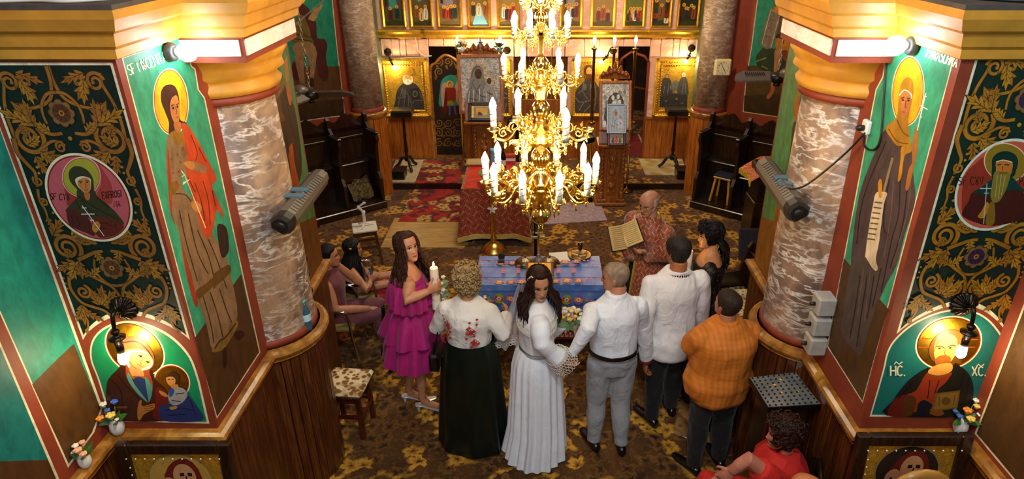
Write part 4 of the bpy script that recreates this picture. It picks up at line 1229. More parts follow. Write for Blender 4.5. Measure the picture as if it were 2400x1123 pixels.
lines_of(p,[[(338,530),(356,520)],[(372,522),(388,512)]],6,'#20100a',2); lines_of(p,[[(368,530),(374,575),(366,582)],[(368,605),(388,600)]],5,'#7a2a14',2); p.ell(352,543,7,9,'#20100a',n=8); p.ell(380,533,6,9,'#20100a',n=8)
p.text('SF MyCENITA',68,328,70,'#e6e2cf',.62,-.36,.12,.12)
fp = p.build('standing_saint_fresco',M_paint,pier_l); fp['label'] = 'painting of a standing saint in an orange cloak, green ground'
# left pier, beyond the column: bearded ascetic
p = Paint(tos,nns,ST)
K3 = lambda x,y: (600 + x * .4276,80 + y * .4276)
def strip_base(p,s,c1,c2):
 t = p.to3; p.to3 = lambda y,z: Vector((-XP * s,y,z)); p.poly([(4.3,1.34),(5.01,1.34),(5.01,3.4),(4.3,3.4)],c1); p.poly([(4.3,1.34),(5.01,1.34),(5.01,1.75),(4.3,1.95)],c2); p.to3 = t
strip_base(p,1,'#4f7c4a','#6a4218')
p.crop(600,80,.4276)
p.ell(92,140,32,62,'#f0d890',0,30)
p.blob([(75,180),(100,150),(140,220),(155,280),(210,400),(245,620),(250,760),(225,830),(180,840),(130,600),(95,480),(60,260)],'#3f2a1c',3)
p.blob([(60,260),(100,180),(145,230),(150,300),(128,340),(140,430),(110,470),(80,420)],'#7a5a24',3)
p.blob([(100,470),(130,450),(135,600),(165,820),(140,800),(110,620)],'#8a6418',3); p.blob([(178,640),(200,600),(210,700),(235,820),(200,830),(190,740)],'#a2481c',3)
p.blob([(165,300),(172,250),(185,290),(195,370),(185,390),(172,340)],'#b85a22',3); p.blob([(152,150),(160,140),(170,120),(175,170),(180,250),(165,260),(158,190)],'#b87a3a',3)
lines_of(p,[[(160,320),(190,480),(215,600)],[(150,400),(165,560),(180,650)],[(110,260),(105,330),(120,400)]],5,'#241812',4)
lines_of(p,[[(200,560),(235,700)],[(115,520),(140,700)],[(90,280),(95,380)]],5,'#5a3d16',4)
p.blob([(130,340),(140,420),(160,470),(100,480),(95,400)],'#5d3c18',3)
fp = p.build('ascetic_fresco',M_paint,pier_l); fp['label'] = 'narrow painting of a dark-robed ascetic with a raised hand'
# left apse: soldier saint with a spear
def apse_plane(s):
 a,b = Vector((APSE[0][0] * s,APSE[0][1],0)),Vector((APSE[1][0] * s,APSE[1][1],0))
 d = (b - a).normalized(); n = Vector((d.y,-d.x,0))
 if n.dot(Vector((0,5,0)) - a) < 0: n = -n
 return a + n * .001,n
pa,na = apse_plane(1)
p = Paint(lambda x,y: WP(x,y,pa,na),na,ST * 3)
K = lambda x,y: (690 + x * .2672,y * .2672)
outer = [K(-60,1085),K(-260,-90),K(328,-90),K(345,100),K(380,440),K(420,780),K(445,1018),K(320,1030)]
p.poly(outer,'#b9a98c'); inn = inset(outer,2.0); p.poly(inn,'#157055')
p.poly([inn[0],K(-30,585),K(395,580),inn[5],inn[6],inn[7]],'#4a3012'); p.poly([inn[0],K(0,900),K(430,870),inn[6],inn[7]],'#33200f')
p.crop(690,0,.2672)
p.ell(20,-40,85,90,'#e0a020',0,30)
p.blob([(20,60),(50,30),(100,50),(140,100),(190,200),(200,330),(260,340),(290,400),(275,500),(300,640),(270,715),(220,680),(190,560),(170,400),(120,250),(60,200)],'#3c140f',3)
p.blob([(-10,540),(30,580),(40,690),(0,700),(-30,640)],'#35120e')
p.blob([(0,180),(60,130),(110,190),(150,330),(160,380),(0,380),(-30,300)],'#5a4718',3); lines_of(p,[[(0,300),(80,310),(150,330)],[(0,340),(80,350),(155,360)],[(0,375),(80,385),(158,378)]],9,'#2e240e',3)
p.blob([(0,380),(160,380),(195,500),(100,480),(0,470)],'#7c5f3c',3)
p.blob([(0,470),(75,475),(80,600),(90,740),(60,750),(30,640)],'#7e5a40',3); p.blob([(120,480),(190,480),(180,600),(165,690),(135,690),(135,590)],'#7e5a40',3)
p.blob([(55,745),(95,735),(100,790),(60,790)],'#2a1710'); p.blob([(132,690),(165,690),(172,760),(140,770)],'#2a1710')
p.blob([(120,160),(180,80),(215,60),(240,30),(245,50),(215,110),(180,180),(150,180)],'#8f6a40',3)
p.line([(-20,240),(270,-10)],15,'#6a655c')
fp = p.build('soldier_saint_fresco',M_paint,apse_l); fp['label'] = 'painting of a soldier saint with a spear, behind the left stalls'
# left nave wall: green ground and brown hill
tow,nw = planar((-XW,0,0),(1,0,0))
p = Paint(tow,nw,ST)
K = lambda x,y: (x * .5016,560 + y * .5016)
p.poly([(-200,-100),(-48,150),K(480,790),K(440,905),K(318,1070),K(0,350),(-200,300)],'#d9cfae'); p.poly([(-200,-90),(-52,160),K(468,790),K(430,905),K(320,1052),K(8,352),(-200,310)],'#1a8070')
p.poly([K(150,680),K(270,560),K(345,490),K(470,795),K(430,905),K(320,1050)],'#523415')
p.poly([(-400,200),(-200,330),K(0,480),K(280,1130),(60,1250),(-400,1250)],'#d9cfae'); p.poly([(-400,210),(-200,340),K(-6,490),K(266,1130),(60,1260),(-400,1260)],'#116a66')
p.poly([(-100,1085),(112,1078),(135,1130),(60,1260),(-100,1260)],'#4a2c14')
fp = p.build('hillside_fresco',M_paint,nave_l); fp['label'] = 'painted green ground above a brown hill'
# right side
RXC,RZM = 2.20,2.835
p = panel_with_arch('right',RXC,RZM,1.915,2.50,3.462,1.985,2.165,'#10231b',('#9a6618','#a8761a','#46280c','#301744','#73552e'))
fp = p.build('scrollwork_fresco',M_paint,pier_r); fp['label'] = 'dark green panel of yellow-gold acanthus scrolls'
q = Paint(lambda u,w: Vector((RXC + u,YP0 - .006,RZM + w)),nn,ST)
q.ell(0,0,.205,.236,'#cfd2c0',n=56); q.ell(0,0,.193,.223,'#b8533a',n=56)
q.to3 = lambda x,y: WP(x,y,(0,YP0 - .006,0),nn); q.crop(2180,300,.2316)
q.blob([(320,700),(350,480),(450,370),(560,300),(620,520),(500,640),(340,860)],'#8c2a1c'); q.blob([(850,520),(930,420),(1010,480),(1010,800),(940,700)],'#8c2a1c')
q.ell(765,350,225,196,'#e0b8a0',.35,48); q.ell(765,352,215,187,'#8a6a18',.35,48)
q.blob([(625,400),(630,310),(690,250),(780,235),(860,270),(890,340),(870,430),(830,500),(640,540)],'#0f2824')
q.blob([(620,520),(700,480),(830,500),(900,580),(940,650),(620,700),(430,660),(520,600)],'#123030')
q.blob([(430,655),(600,690),(760,640),(930,640),(960,760),(980,880),(860,950),(640,990),(470,960),(320,880),(390,740)],'#43100e')
q.blob([(670,345),(740,325),(830,345),(830,420),(800,480),(680,470),(665,400)],'#b86a26'); q.line([(668,345),(740,325),(830,348)],10,'#d9c9a0',3)
q.blob([(650,450),(720,440),(810,460),(790,560),(760,640),(700,740),(640,750),(610,690),(625,580)],'#7d6a26'); lines_of(q,[[(680,480),(660,700)],[(720,470),(690,720)],[(760,480),(720,680)]],8,'#b09a50',3)
lines_of(q,[[(680,375),(720,370)],[(750,370),(800,375)]],10,'#2a140a',2); lines_of(q,[[(735,385),(730,430)],[(700,455),(780,455)]],8,'#6a3410',2)
q.blob([(480,900),(520,840),(570,750),(600,780),(590,830),(540,910)],'#b0721c'); q.blob([(600,770),(650,760),(650,960),(560,970)],'#7a5a18')
q.line([(575,560),(540,970)],9,'#b0a8a0'); q.line([(505,612),(620,612)],9,'#cfc8c0'); q.line([(545,660),(592,660)],8,'#b0a8a0')
q.text('SF CyV',288,580,82,'#3d1510',.9,-.03,.14); q.text('PAR',905,580,80,'#3d1510',.8,0,.14)
fp = q.build('medallion_fresco',M_paint_fine,pier_r); fp['label'] = 'painted medallion of a bearded monk holding a cross'
q = Paint(to,nn,ST).crop(2030,720,.2671)
A_out = [(30,962),(100,720),(150,540),(185,390),(255,275),(400,150),(600,55),(780,20),(960,40),(1100,130),(1210,290),(1205,440),(1150,600),(1060,830),(990,965)]
A_in = [(48,945),(113,722),(163,543),(198,396),(266,286),(407,163),(603,69),(780,34),(952,54),(1088,141),(1194,295),(1190,437),(1137,596),(1046,826),(980,950)]
def archpoly2(pts,k=4): return [pts[0]] + smooth_poly(pts[1:-1],k,False) + [pts[-1]]
q.poly(archpoly2(A_out),WHITE_L); q.poly(archpoly2(A_in),'#17635c')
q.ell(725,315,298,232,WHITE_L,-.28,50); q.ell(725,315,286,221,'#b8301c',-.28,50)
h = Paint(lambda x,y: WP(x,y,(0,YP0 - .002,0),nn),nn,ST).crop(2030,720,.2671)
h.ell(725,315,276,212,'#d9a52e',-.28,50); h.build('gilt_halo',M_halo,pier_r)
q.to3 = lambda x,y: WP(x,y,(0,YP0 - .004,0),nn)
q.line([(455,352),(560,350)],7,'#a83a1c'); q.line([(495,278),(580,280)],7,'#a83a1c'); q.line([(890,352),(955,352)],7,'#b8401c'); q.line([(920,285),(985,285)],7,'#b8401c')
q.blob([(180,950),(240,820),(300,730),(390,630),(540,530),(600,560),(740,560),(780,500),(880,560),(935,660),(940,800),(930,955)],'#191712',3)
q.blob([(535,575),(640,600),(750,575),(700,660),(620,740),(590,900),(420,920),(350,780),(440,730)],'#8a2c14',3)
q.blob([(190,950),(245,815),(330,770),(420,800),(400,950)],'#5f1a12',3); q.blob([(320,950),(340,800),(420,780),(440,850),(400,940)],'#4e2c10',3)
q.blob([(555,360),(600,270),(700,205),(800,205),(870,260),(880,350),(840,420),(830,500),(780,490),(740,520),(600,480),(560,430)],'#5f3a12',3)
q.blob([(595,400),(610,300),(680,245),(750,240),(800,290),(800,380),(775,430),(740,480),(680,520),(620,480)],'#cf9440',3)
q.blob([(605,460),(640,430),(690,420),(740,440),(735,490),(690,530),(640,535),(610,505)],'#8a4a18',3); q.blob([(600,515),(740,490),(750,560),(640,600),(540,575)],'#c88a3c',3); q.line([(535,590),(640,612),(750,580)],22,'#7a3a14',4)
lines_of(q,[[(615,345),(660,345),(690,362)],[(715,350),(750,335),(790,342)]],9,'#2a160a',3); lines_of(q,[[(697,360),(688,410),(705,418)],[(640,435),(680,430),(700,440)],[(800,280),(810,380)],[(730,215),(640,290),(590,400)]],7,'#6a3a12',3)
q.ell(643,362,13,8,'#20100a',n=10); q.ell(738,358,13,8,'#20100a',n=10)
lines_of(q,[[(420,640),(340,740),(280,800)],[(860,560),(820,700),(700,730)],[(900,620),(880,800)],[(560,640),(540,800)],[(640,640),(600,760)]],7,'#0c0a08',4)
q.poly([(610,755),(825,730),(800,890),(570,915)],'#6a4a18'); q.poly([(625,768),(808,746),(788,878),(592,900)],'#7f5c20'); q.ell(700,825,40,36,'#5a3d14',n=16); lines_of(q,[[(640,780),(640,870)],[(780,765),(765,860)]],8,'#5a3d14',0)
q.blob([(440,920),(455,850),(500,815),(545,830),(580,860),(560,900),(520,950),(400,950)],'#14161c'); q.blob([(555,930),(600,900),(660,900),(680,940),(620,955)],'#7a4416')
q.text('HC.',215,602,88,'#d9cfae',1.0,0,.15); q.text('~',245,580,100,'#d9cfae',1.2,0,.1); q.text('XC.',930,602,82,'#d9cfae',1.0,0,.15); q.text('~',968,600,100,'#d9cfae',1.1,0,.1)
fp = q.build('blessing_figure_fresco',M_paint_fine,pier_r); fp['label'] = 'arched painting of a bearded haloed figure holding a book'
tor,nr = planar((XP,0,0),(-1,0,0))
p = Paint(tor,nr,ST)
K1 = lambda x,y: (1960 + x * .3561,60 + y * .3561); K2 = lambda x,y: (1930 + x * .4096,400 + y * .4096)
outer = [K1(415,28),(2243,110),(2024,942),(1936,800),K2(130,400),K1(270,400),K1(300,330),K1(330,180),K1(380,60)]
outer = [(2106,72),(2243,112),(2022,945),(1938,812),(2052,210),(2068,180),(2078,120)]
p.poly(outer,WHITE_L); inn = inset(outer,2.6); p.poly(inn,'#36946f')
p.poly([inn[3],(1978,605),(2085,728),(2075,745),inn[2]],'#4a3214')
p.crop(1960,60,.3561)
p.ell(472,432,108,232,WHITE_L,.07,48); p.ell(472,432,102,225,'#b5341a',.07,48); p.ell(472,432,97,219,'#e9a41c',.07,48)
kk = lambda x,y: ((1960 + x * .3561 - 1930) / .4096,(60 + y * .3561 - 400) / .4096)
p.crop(1930,400,.4096)
p.blob([kk(330,680),kk(280,780),kk(215,930),(200,160),(165,420),(155,560),(140,720),(100,880),(110,950),(160,1010),(210,1060),(240,900),(280,800),(330,720),(365,640),(420,540),(470,350),(525,180),(515,30),kk(505,900),kk(470,740)],'#4a3a3a',3)
p.blob([(155,560),(240,500),(330,520),(300,760),(215,1050),(170,1000),(105,920),(110,860)],'#4a3f38',3)
lines_of(p,[[kk(330,760),(230,150),(190,420)],[(380,40),(350,200),(345,330),(375,370)],[(440,40),(430,250),(390,400),(330,700)],[(480,100),(450,330),(380,560)],[(210,600),(180,800),(150,960)],[(250,600),(220,800),(190,1010)],[(290,600),(250,850)],[(330,560),(280,780)]],7,'#231a1c',4)
lines_of(p,[[(400,60),(385,260),(345,500)],[(500,60),(485,220),(430,420)],[(230,560),(195,830)],[(270,560),(235,860)]],6,'#65514f',4)
p.blob([(300,130),(330,120),(365,130),(345,200),(320,400),(300,505),(312,560),(290,570),(245,500),(240,480),(260,330),(285,190)],'#cbb89a',3)
for i in range(8): p.line([(293 - i * 6,180 + i * 30),(338 - i * 6,186 + i * 30)],9,'#6a5a48')
p.blob([(318,150),(312,80),(322,50),(335,60),(332,150)],'#c48424',3)
p.crop(1960,60,.3561)
p.blob([(325,670),(400,600),(410,470),(430,380),(470,340),(505,370),(505,470),(475,620),(490,760),(495,800),(440,790),(400,790),(360,740)],'#a8741c',3)
p.blob([(415,450),(450,420),(490,440),(495,490),(478,560),(450,610),(425,590),(415,520)],'#b5713a',3); p.line([(415,460),(450,424),(492,450),(496,480)],8,'#d9d2c0',4)
lines_of(p,[[(428,478),(450,472)],[(466,480),(486,478)]],6,'#20100a',2); lines_of(p,[[(460,490),(455,535),(465,540)],[(432,568),(455,570)]],5,'#7a2a14',2); p.ell(440,490,8,6,'#20100a',n=8); p.ell(476,493,8,6,'#20100a',n=8)
lines_of(p,[[(345,680),(400,760),(480,780)],[(400,620),(440,700),(480,730)],[(440,800),(430,900),(410,1000)]],7,'#6a4210',4)
p.blob([(430,800),(490,780),(495,830),(450,860),(430,1000),(405,1020),(425,880)],'#b07a1c',3)
p.blob([(500,900),(505,760),(525,670),(540,680),(540,800),(515,920),(480,1070),(455,1070),(480,940)],'#a0622c',3)
p.line([(590,445),(535,690)],7,'#d8d8d0'); p.line([(550,525),(602,552)],7,'#d8d8d0'); p.line([(582,462),(596,468)],6,'#d8d8d0'); p.line([(555,598),(566,604)],6,'#d8d8d0')
p.line([(372,870),(315,1090)],16,'#8a7a5a')
p.text('PARASCHIVA',590,208,76,'#e6ece4',.50,.33,.15,.1); p.text('SF CyV',412,100,60,'#e6ece4',.55,.33,.13)
fp = p.build('standing_saint_fresco',M_paint,pier_r); fp['label'] = 'painting of a veiled saint in violet holding a written scroll'
p = Paint(tor,nr,ST); strip_base(p,-1,'#5a8a54','#8a5a20'); p.crop(1780,160,.3564)
p.blob([(320,30),(350,-10),(385,10),(330,420),(300,480),(290,730),(200,710),(215,400),(240,340),(260,250),(285,100)],'#4c4220',3)
p.blob([(290,120),(330,30),(375,20),(350,150),(320,240),(300,230)],'#8f5f18',3); p.blob([(228,250),(245,160),(252,20),(265,0),(270,60),(258,180),(275,300),(260,350),(232,340)],'#a8641c',3)
p.blob([(275,370),(310,340),(335,320),(320,450),(295,420)],'#9a651c',3); lines_of(p,[[(230,420),(215,560),(210,690)],[(260,400),(250,560),(250,700)],[(300,480),(280,600),(275,700)]],7,'#2c2812',4)
p.blob([(110,900),(200,870),(210,1040),(150,1130),(100,1090)],'#a06a24',3)
fp = p.build('ascetic_fresco',M_paint,pier_r); fp['label'] = 'narrow painting of a ragged ascetic on green ground'
pa,na = apse_plane(-1)
p = Paint(lambda x,y: WP(x,y,pa,na),na,ST * 3)
K = lambda x,y: (1740 + x * .2491,y * .2491)
outer = [K(145,-60),K(760,-60),K(520,1130),K(430,1118),K(3,1055),K(30,760),K(85,420)]
p.poly(outer,'#b9a98c'); inn = inset(outer,2.0); p.poly(inn,'#157055')
p.poly([K(50,620),K(480,600),inn[2],inn[3],inn[4],inn[5]],'#44300f'); p.poly([K(18,900),K(480,880),inn[2],inn[3],inn[4]],'#332310')
p.crop(1740,0,.2491)
p.blob([(125,550),(150,500),(210,440),(300,460),(520,520),(500,700),(420,700),(300,680),(180,660),(140,620)],'#1f2e16',3); lines_of(p,[[(125,580),(180,560),(225,545)],[(180,620),(240,650)]],12,'#6a6a18',3)
p.blob([(300,60),(350,0),(440,20),(450,200),(520,340),(420,370),(330,330),(340,180)],'#4a3a14',3); p.blob([(335,180),(440,200),(430,280),(340,270)],'#5d3a1a',3)
p.blob([(325,320),(520,340),(510,400),(330,370)],'#30180f',3)
p.blob([(320,360),(400,380),(500,410),(500,510),(430,500),(400,480),(320,470)],'#a06414',3); p.blob([(370,480),(425,480),(420,560),(390,565)],'#6a2c14',3)
p.blob([(310,470),(372,475),(370,560),(340,640),(300,700),(300,560)],'#99683f',3); p.blob([(430,500),(490,505),(470,620),(440,720),(405,700),(430,600)],'#99683f',3)
p.blob([(270,790),(305,790),(300,860),(250,930),(225,910),(262,860)],'#8a4a2a',3); p.blob([(370,790),(415,785),(415,860),(440,905),(400,900),(375,850)],'#8a4a2a',3); p.line([(290,700),(286,800)],34,'#99683f'); p.line([(410,700),(394,800)],34,'#99683f')
p.blob([(265,75),(360,130),(275,455),(180,420),(175,370)],'#6a5a48',2); p.line([(270,90),(350,135),(270,445),(185,410),(268,95)],6,'#a59a86'); lines_of(p,[[(260,180),(310,200)],[(240,260),(290,280)],[(220,340),(270,350)]],6,'#4a3c30',2)
p.blob([(300,70),(330,60),(380,90),(350,120),(310,120)],'#a8641c')
fp = p.build('soldier_saint_fresco',M_paint,apse_r); fp['label'] = 'painting of a soldier saint with a long shield, behind the right stalls'
tow,nw = planar((XW,0,0),(-1,0,0))
p = Paint(tow,nw,ST)
p.to3 = lambda y,z: Vector((XW,y,z))
for y0,y1 in ((1.45,2.875),(-.2,1.3)):
 p.poly([(y0,1.36),(y1,1.36),(y1,4.2),(y0,4.2)],'#d9cfae'); p.poly([(y0 + .013,1.373),(y1 - .013,1.373),(y1 - .013,4.187),(y0 + .013,4.187)],'#1a8070'); p.poly([(y0 + .013,1.373),(y1 - .013,1.373),(y1 - .013,2.5),(y0 + .7,2.3),(y0 + .013,1.9)],'#4a3016')
fp = p.build('hillside_fresco',M_paint,nave_r); fp['label'] = 'painted brown hill beside the right pier'
for s,wl in ((1,reveal_l),(-1,reveal_r)):
 a,b = Vector((-2.44 * s,10.05,0)),Vector((-2.62 * s,YI,0)); d = (b - a).normalized(); n = Vector((d.y,-d.x,0)); n = n if n.x * s > 0 else -n
 p = Paint(lambda u,w: a + (b - a) * u + Vector((0,0,w)),n,.001)
 p.poly([(.0,.9),(1,.9),(1,1.15),(0,1.28)],'#8fa088'); p.poly([(0,1.28),(.08,1.28),(.08,5),(0,5)],'#7d2c1c'); p.poly([(.1,1.3),(.95,1.2),(.95,4.9),(.1,4.9)],'#6a5a50'); p.poly([(.1,2.0),(.4,2.0),(.4,4.9),(.1,4.9)],'#1f6a50')
 p.build('painted_strip',M_paint,wl)
# furniture and fittings
def T(x,y,z=0,rz=0): return Matrix.Translation((x,y,z)) @ Matrix.Rotation(rz,4,'Z')
def part(root,name,mat,fn,world=False):
 mb = MB(); fn(mb); return mb.build(name,mat,root,world)
# choir stalls
def crest(mb,w,z,y,t):
 pts = [(0,z - .16),(0,z)]
 for i in range(25):
  u = i / 24; pts.append((u * w,z + .035 + .07 * math.exp(-((u - .5) / .13) ** 2) - .045 * (math.exp(-((u - .22) / .1) ** 2) + math.exp(-((u - .78) / .1) ** 2))))
 pts += [(w,z),(w,z - .16)]
 mb.prism([Vector((a,y,b)) for a,b in pts],(0,t,0))
def stall(loc,rz,label,last,seat_open,group):
 r = thing('choir_stall',label,'stall',loc,rz,group); w = .57
 part(r,'platform',M_dark,lambda m: m.bbox((-.02,-.5,0),(w + .02,.02,.11),.01))
 part(r,'back_panel',M_dark,lambda m: (m.box((.02,-.47,.11),(w - .02,-.44,1.20)),m.bbox((.02,-.445,1.03),(w - .02,-.425,1.07),.008)))
 part(r,'crest',M_dark,lambda m: crest(m,w,1.30,-.475,.035))
 def div(m,x):
  prof = [(-.47,.11),(-.47,1.37),(-.42,1.40),(-.38,1.36),(-.37,1.25),(-.28,1.17),(-.06,1.12),(-.04,1.06),(-.10,.95),(-.12,.55),(-.05,.45),(-.05,.11)]
  m.prism([Vector((x - .022,a,b)) for a,b in prof],(.044,0,0))
 for x in ((0,w) if last else (0,)):
  part(r,'divider',M_dark,lambda m: div(m,x))
  part(r,'armrest',M_dark,lambda m: m.bbox((x - .035,-.36,1.145),(x + .035,-.03,1.175),.014,Matrix.Translation((0,-.0,0)) @ Matrix.Rotation(0,4,'X')))
 if seat_open: part(r,'seat',M_dark,lambda m: m.bbox((.03,-.44,.55),(w - .03,-.16,.585),.01))
 else: part(r,'seat',M_dark,lambda m: (m.bbox((.03,-.44,.34),(w - .03,-.41,.66),.008),m.bbox((.03,-.44,.66),(w - .03,-.30,.69),.01)))
 return r
dl = Vector((-.787,-.617,0)); th = math.atan2(-.617,-.787)
p0 = Vector((-2.30,9.25,0))
stall(p0 + dl * .02,th,'dark wooden choir stall next to the left slender column, folded cloth inside',False,False,'choir stalls')
stall(p0 + dl * .59,th,'second dark choir stall from the left slender column',False,False,'choir stalls')
stall(Vector((-3.13,8.52,0)),R(-116.8),'third dark choir stall on the left, half hidden by the near pier',True,True,'choir stalls')
p0 = Vector((2.30,9.25,0)); dr = Vector((.787,-.617,0))
stall(p0 + dr * .59,-th,'dark choir stall below the wall clock with a pine stool inside',True,False,'choir stalls')
stall(p0 + dr * 1.17,-th,'dark choir stall behind the cloth-covered loudspeaker',False,True,'choir stalls')
M_leop = None
def leopard(name,c1,c2,c3,sc):
 m,nt = newmat(name,0.8)
 v = nt.coord('Object')
 vo = nt.node('ShaderNodeTexVoronoi'); nt.l.new(v,vo.inputs['Vector']); vo.inputs['Scale'].default_value = sc
 n = nt.noise(v,sc * .35,3)
 c = nt.ramp(vo.outputs['Distance'],[(0.10,c1),(0.24,c2),(0.42,c2),(0.56,c3)])
 nt.set(nt.b.inputs['Base Color'],nt.mix(nt.ramp(n,[(.45,(0,0,0)),(.6,(.6,) * 3)]),c,c2))
 return m
M_leop = leopard('leopard_print','#180e08','#80531c','#e6d0a0',24)
M_leop2 = leopard('animal_print_gold','#8f7a24','#5e4a14','#241a0a',30)
mb = MB(); M = T(*(Vector((-2.34,9.30,0)) + dl * .1)[:2],.115,th); mb.grid(lambda u,v: M @ Vector((u * .34,-.13 - .2 * v + .02 * math.sin(u * 9),.02 + (.30 * v ** .7) * (1 - .3 * u) + .015 * math.sin(u * 14))),14,10)
tag(mb.build('folded_cloth',M_leop2),'animal-print cloth heaped inside the choir stall next to the left slender column','cloth')
def stool(name,label,cat,loc,rz,h,w,d,mtop,mleg,splay=.04,leg=.035,rails=True,top_t=.03):
 r = thing(name,label,cat,loc,rz)
 part(r,'seat',mtop,lambda m: m.bbox((-w / 2,-d / 2,h - top_t),(w / 2,d / 2,h),.008))
 for sx in (-1,1):
  for sy in (-1,1):
   part(r,'leg',mleg,lambda m: m.beam((sx * (w / 2 - leg),sy * (d / 2 - leg),h - top_t),(sx * (w / 2 - leg + splay),sy * (d / 2 - leg + splay),0),leg,leg,(0,1,0),.004))
 if rails:
  for sx in (-1,1): part(r,'rail',mleg,lambda m: m.beam((sx * (w / 2 - leg * .7),-d / 2 + leg,h * .45),(sx * (w / 2 - leg * .7),d / 2 - leg,h * .45),.02,.03))
  for sy in (-1,1): part(r,'rail',mleg,lambda m: m.beam((-w / 2 + leg,sy * (d / 2 - leg * .7),h * .5),(w / 2 - leg,sy * (d / 2 - leg * .7),h * .5),.02,.03))
  for sy in (-1,1): part(r,'apron',mleg,lambda m: m.box((-w / 2 + leg,sy * (d / 2 - leg) - .01,h - top_t - .06),(w / 2 - leg,sy * (d / 2 - leg) + .01,h - top_t)))
 return r
M_redwood = wood_mat('mahogany_stain','#2a0d06','#4a1a0c','#6a2a14',0.3)
M_pine = wood_mat('yellow_pine','#9a6a1c','#c08a30','#d8a850',0.4)
stool('leopard_stool','mahogany stool with an animal-print cushion beside the left pier','stool',(-1.605,4.44,0),R(-5),.46,.33,.33,M_redwood,M_redwood,.01,.04)
mb = MB(); mb.bbox((-.18,-.18,.46),(.18,.18,.505),.02,T(-1.605,4.44,0,R(-5))); tag(mb.build('seat_cushion',M_leop),'brown and cream animal-print cushion lying on the mahogany stool','cushion')
stool('white_topped_stool','dark wooden stool with a white painted top near the left choir stalls','stool',(-2.175,7.49,0),R(18),.50,.30,.28,plain('chipped_white_paint','#d9d4c4',.5,0,.15,8),wood_mat('worn_brown_wood','#2a1708','#4a2c12','#6a4420'),.045,.035)
r = thing('gimbal','small white camera stabiliser standing on the white-topped stool','gimbal',(-2.17,7.50,.50))
part(r,'tripod_foot',M_white_plastic,lambda m: [m.tube([(0,0,.05),(.11 * math.cos(a),.11 * math.sin(a),.006)],[.012,.008],8) for a in (.4,2.6,4.6)])
part(r,'grip',M_white_plastic,lambda m: m.lathe([(.014,.03),(.018,.06),(.02,.17),(.026,.185),(.022,.205)],n=14))
part(r,'arm',M_white_plastic,lambda m: (m.tube([(0,0,.20),(-.04,0,.235),(-.05,0,.26),(-.01,0,.29),(.02,0,.31)],[.014,.018,.014,.013,.018],10)))
part(r,'motor',M_white_plastic,lambda m: (m.ball((-.05,0,.255),.024),m.ball((.025,0,.315),.022)))
part(r,'phone_clamp',plain('black_plastic','#141312',.45,0,.1),lambda m: m.bbox((-.05,-.01,.33),(.07,.012,.35),.004))
q = Vector((2.36,9.30,0)) + dr * .3
stool('pine_stool','small yellow pine stool standing inside the choir stall below the clock','stool',(q.x + .18,q.y + .12,.112),-th,.40,.27,.24,M_pine,M_pine,.04,.032,False)
mb = MB(); mb.bbox((-.14,-.12,.512),(.14,.12,.545),.015,T(q.x + .18,q.y + .12,0,-th)); tag(mb.build('seat_cushion',plain('navy_cushion','#1c1e30',.9)),'dark blue pad on the pine stool','cushion')
# infrared heaters bolted to the columns
M_heat = plain('grey_painted_metal','#6f675c',.45,.4,.1,30,.06,200)
M_heat_dk = plain('black_heater_end','#1d1b1a',.4,.2,.1)
M_brkt = plain('blue_grey_bracket','#5a7f96',.5,.3,.15)
def col_heater(s,label,a,b):
 a,b = Vector(a),Vector(b); d = (b - a); L = d.length
 r = thing('radiant_heater',label,'heater',(a + b) / 2)
 d.normalize(); inward = Vector((-s * 1.0,0,0)); up = Vector((0,0,1))
 z = (up * .8 + Vector((s * .6,-.1,0))).normalized(); z = (z - d * z.dot(d)).normalized(); x = d.cross(z).normalized()
 M = Matrix(((x.x,d.x,z.x,-d.x * L / 2),(x.y,d.y,z.y,-d.y * L / 2),(x.z,d.z,z.z,-d.z * L / 2),(0,0,0,1)))
 sec = [(-.075,-.02),(-.055,.035),(-.02,.06),(.03,.06),(.06,.03),(.075,-.025),(.05,-.06),(-.05,-.06)]
 def ring(y,k): return [M @ Vector((p * k,y,q * k)) for p,q in sec]
 part(r,'housing',M_heat,lambda m: m.loft([ring(.10,1),ring(L - .02,.95),ring(L,.8)],True,True,False))
 part(r,'end_cap',M_heat_dk,lambda m: m.loft([ring(.0,.72),ring(.03,.95),ring(.101,1.01)],True,True,False))
 part(r,'glass_front',plain('heater_glass','#a09078',.15,.2),lambda m: m.box((-.045,.12,-.066),(.045,L - .05,-.058),M))
 for i in range(16): part(r,'vent_slot',M_heat_dk,lambda m: m.box((-.018,.14 + i * (L - .24) / 16,.0595),(.028,.14 + i * (L - .24) / 16 + .008,.0615),M))
 part(r,'dial',M_heat_dk,lambda m: m.lathe([(.03,0),(.03,.012),(.024,.018)],n=16,M=M @ Matrix.Rotation(R(90),4,'X')))
 wp = Vector((-1.705 * s,(a.y + b.y) / 2 - .08,a.z + .06)) - (a + b) / 2
 part(r,'bracket',M_brkt,lambda m: (m.beam(wp,M @ Vector((0,L * .40,.07)),.05,.012),m.beam(wp + Vector((0,.09,.01)),M @ Vector((0,L * .52,.07)),.05,.012),m.beam(wp + Vector((-.02 * s,-.07,0)),wp + Vector((-.02 * s,.16,0)),.02,.05)))
 part(r,'bolt',M_chrome,lambda m: m.lathe([(.01,0),(.01,.012),(.004,.016)],n=8,M=Matrix.Translation(wp + Vector((.008 * s,0,0))) @ Matrix.Rotation(R(90) * s,4,'Y')))
col_heater(1,'grey radiant heater slanting off the left marble column',W(657,530,z=2.3),W(752,412,z=2.3))
col_heater(-1,'grey radiant heater slanting off the right marble column',W(1872,500,z=2.38),W(1790,385,z=2.38))
